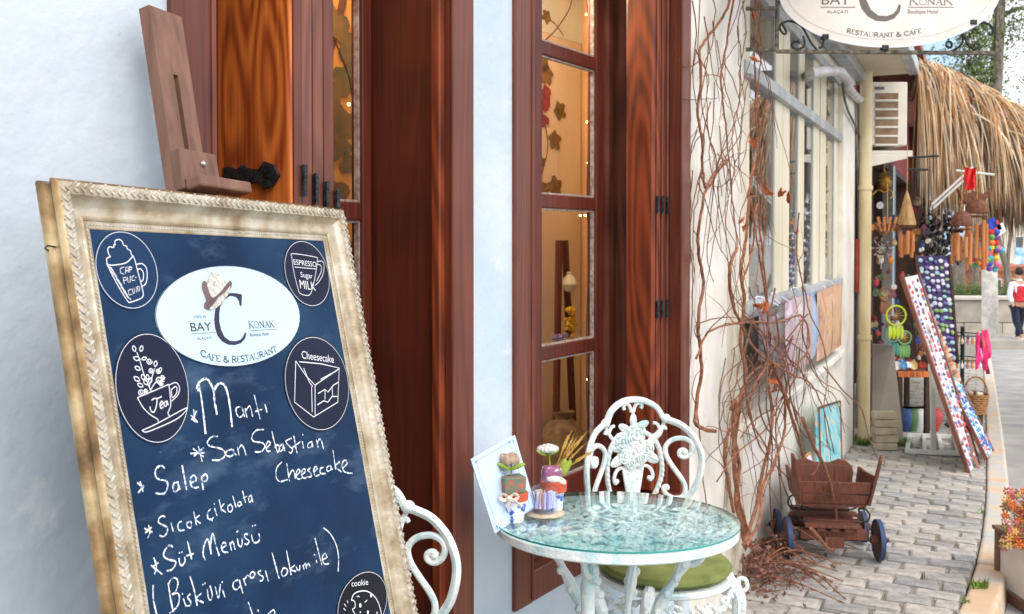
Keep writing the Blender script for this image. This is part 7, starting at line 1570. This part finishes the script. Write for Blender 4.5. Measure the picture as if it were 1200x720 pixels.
# ---- person walking away
pe = thing('person', 'person in red vest, white hooded top and dark trousers walking away down the road', 'person', (0, 0, 0))
def skin(name, joints, edges, m, rootv=0, parent=None, sub=2):
    me = bpy.data.meshes.new(name); me.from_pydata([j[0] for j in joints], edges, []); o = bpy.data.objects.new(name, me); C.objects.link(o)
    sk = o.modifiers.new('skin', 'SKIN'); sv = me.skin_vertices[0].data
    for i, j in enumerate(joints): sv[i].radius = j[1]; sv[i].use_root = (i == rootv)
    su = o.modifiers.new('sub', 'SUBSURF'); su.levels = sub; su.render_levels = sub
    dg = bpy.context.evaluated_depsgraph_get(); m2 = bpy.data.meshes.new_from_object(o.evaluated_get(dg)); bpy.data.objects.remove(o)
    m2.materials.clear(); m2.materials.append(m); m2.polygons.foreach_set('use_smooth', [True]*len(m2.polygons)); o = bpy.data.objects.new(name, m2); C.objects.link(o); o.parent = parent; return o
skinm = solid('skin_tone', 186, 140, 112); navy = solid('navy_cloth', 26, 30, 50, .9); redc = solid('red_vest_cloth', 190, 36, 48, .85); whc = solid('white_hoodie_cloth', 214, 214, 216, .9); hairm = solid('dark_hair', 30, 26, 24, .7); shoem = solid('white_shoe', 210, 208, 204, .6)
J = [((0, 0, .93), (.13, .10)), ((0, .0, 1.12), (.12, .09)), ((0, 0, 1.34), (.14, .10)), ((0, 0, 1.45), (.06, .06)), ((0, 0, 1.52), (.05, .055)), ((0, .0, 1.60), (.075, .09)), ((0, 0, 1.69), (.06, .075)),
     ((.18, 0, 1.36), (.055, .055)), ((.24, -.02, 1.10), (.04, .04)), ((.22, .08, .90), (.03, .03)), ((.22, .10, .80), (.035, .02)), ((-.18, 0, 1.36), (.055, .055)), ((-.24, 0, 1.10), (.04, .04)), ((-.23, -.10, .92), (.03, .03)), ((-.23, -.14, .83), (.035, .02)),
     ((.09, 0, .82), (.08, .085)), ((.10, .06, .48), (.055, .06)), ((.10, .16, .09), (.035, .04)), ((.10, .26, .05), (.035, .025)), ((-.09, 0, .82), (.08, .085)), ((-.10, -.06, .49), (.055, .06)), ((-.10, -.26, .16), (.035, .04)), ((-.10, -.24, .06), (.035, .025))]
E_ = [(0, 1), (1, 2), (2, 3), (3, 4), (4, 5), (5, 6), (2, 7), (7, 8), (8, 9), (9, 10), (2, 11), (11, 12), (12, 13), (13, 14), (0, 15), (15, 16), (16, 17), (17, 18), (0, 19), (19, 20), (20, 21), (21, 22)]
skin('body', J, E_, skinm, 0, pe)
def sub_(ids, grow, name, m, sub=2):
    mp = {k: i for i, k in enumerate(ids)}; js = [(J[k][0], (J[k][1][0]+grow, J[k][1][1]+grow)) for k in ids]; es = [(mp[a], mp[b]) for a, b in E_ if a in mp and b in mp]; return skin(name, js, es, m, 0, pe, sub)
sub_([0, 15, 16, 17, 19, 20, 21], .03, 'trousers', navy); sub_([2, 1, 0, 7, 8, 9, 11, 12, 13, 3], .025, 'hoodie', whc); sub_([1, 2, 0], .05, 'vest', redc)
h = skin('hood', [((0, -.02, 1.42), (.10, .08)), ((0, -.03, 1.50), (.085, .06))], [(0, 1)], whc, 0, pe)
o_ = obj('hair', MB().ball((0, -.015, 1.665), (.088, .10, .105), 14, 10), hairm, pe, smooth=True)
for s_ in (-1, 1):
    b = J[18 if s_ > 0 else 22][0]; obj('shoe', MB().ball((b[0], b[1]-(.04 if s_ > 0 else 0), b[2]), (.05, .12, .045), 10, 6), shoem, pe, smooth=True)
pp_ = onground(1193, 400); pe.location = (pp_.x, pp_.y, gz(pp_.y)); pe.rotation_euler = (0, 0, .15); pe.scale = (1.0,)*3
fb = thing('blue_white_banner', 'light blue and white banner hanging from a far pole at the right edge', 'banner', T(1196, 300, 22))
obj('pole', MB().tube([Vector((T(1204, 300, 22).x, 22, gz(22))), T(1204, 270, 22)], .03, 8), M['white_steel'], fb); obj('cloth', MB().prism([(-.16, -.2), (.14, -.18), (.14, .18), (-.12, .2)], lambda x, y: T(1196, 300, 22)+Vector((x, 0, y)), lambda x, y: T(1196, 300, 22)+Vector((x, .02, y))), mat('light_blue_banner', S(60, 160, 210), S(220, 236, 244), 6, .8), fb)
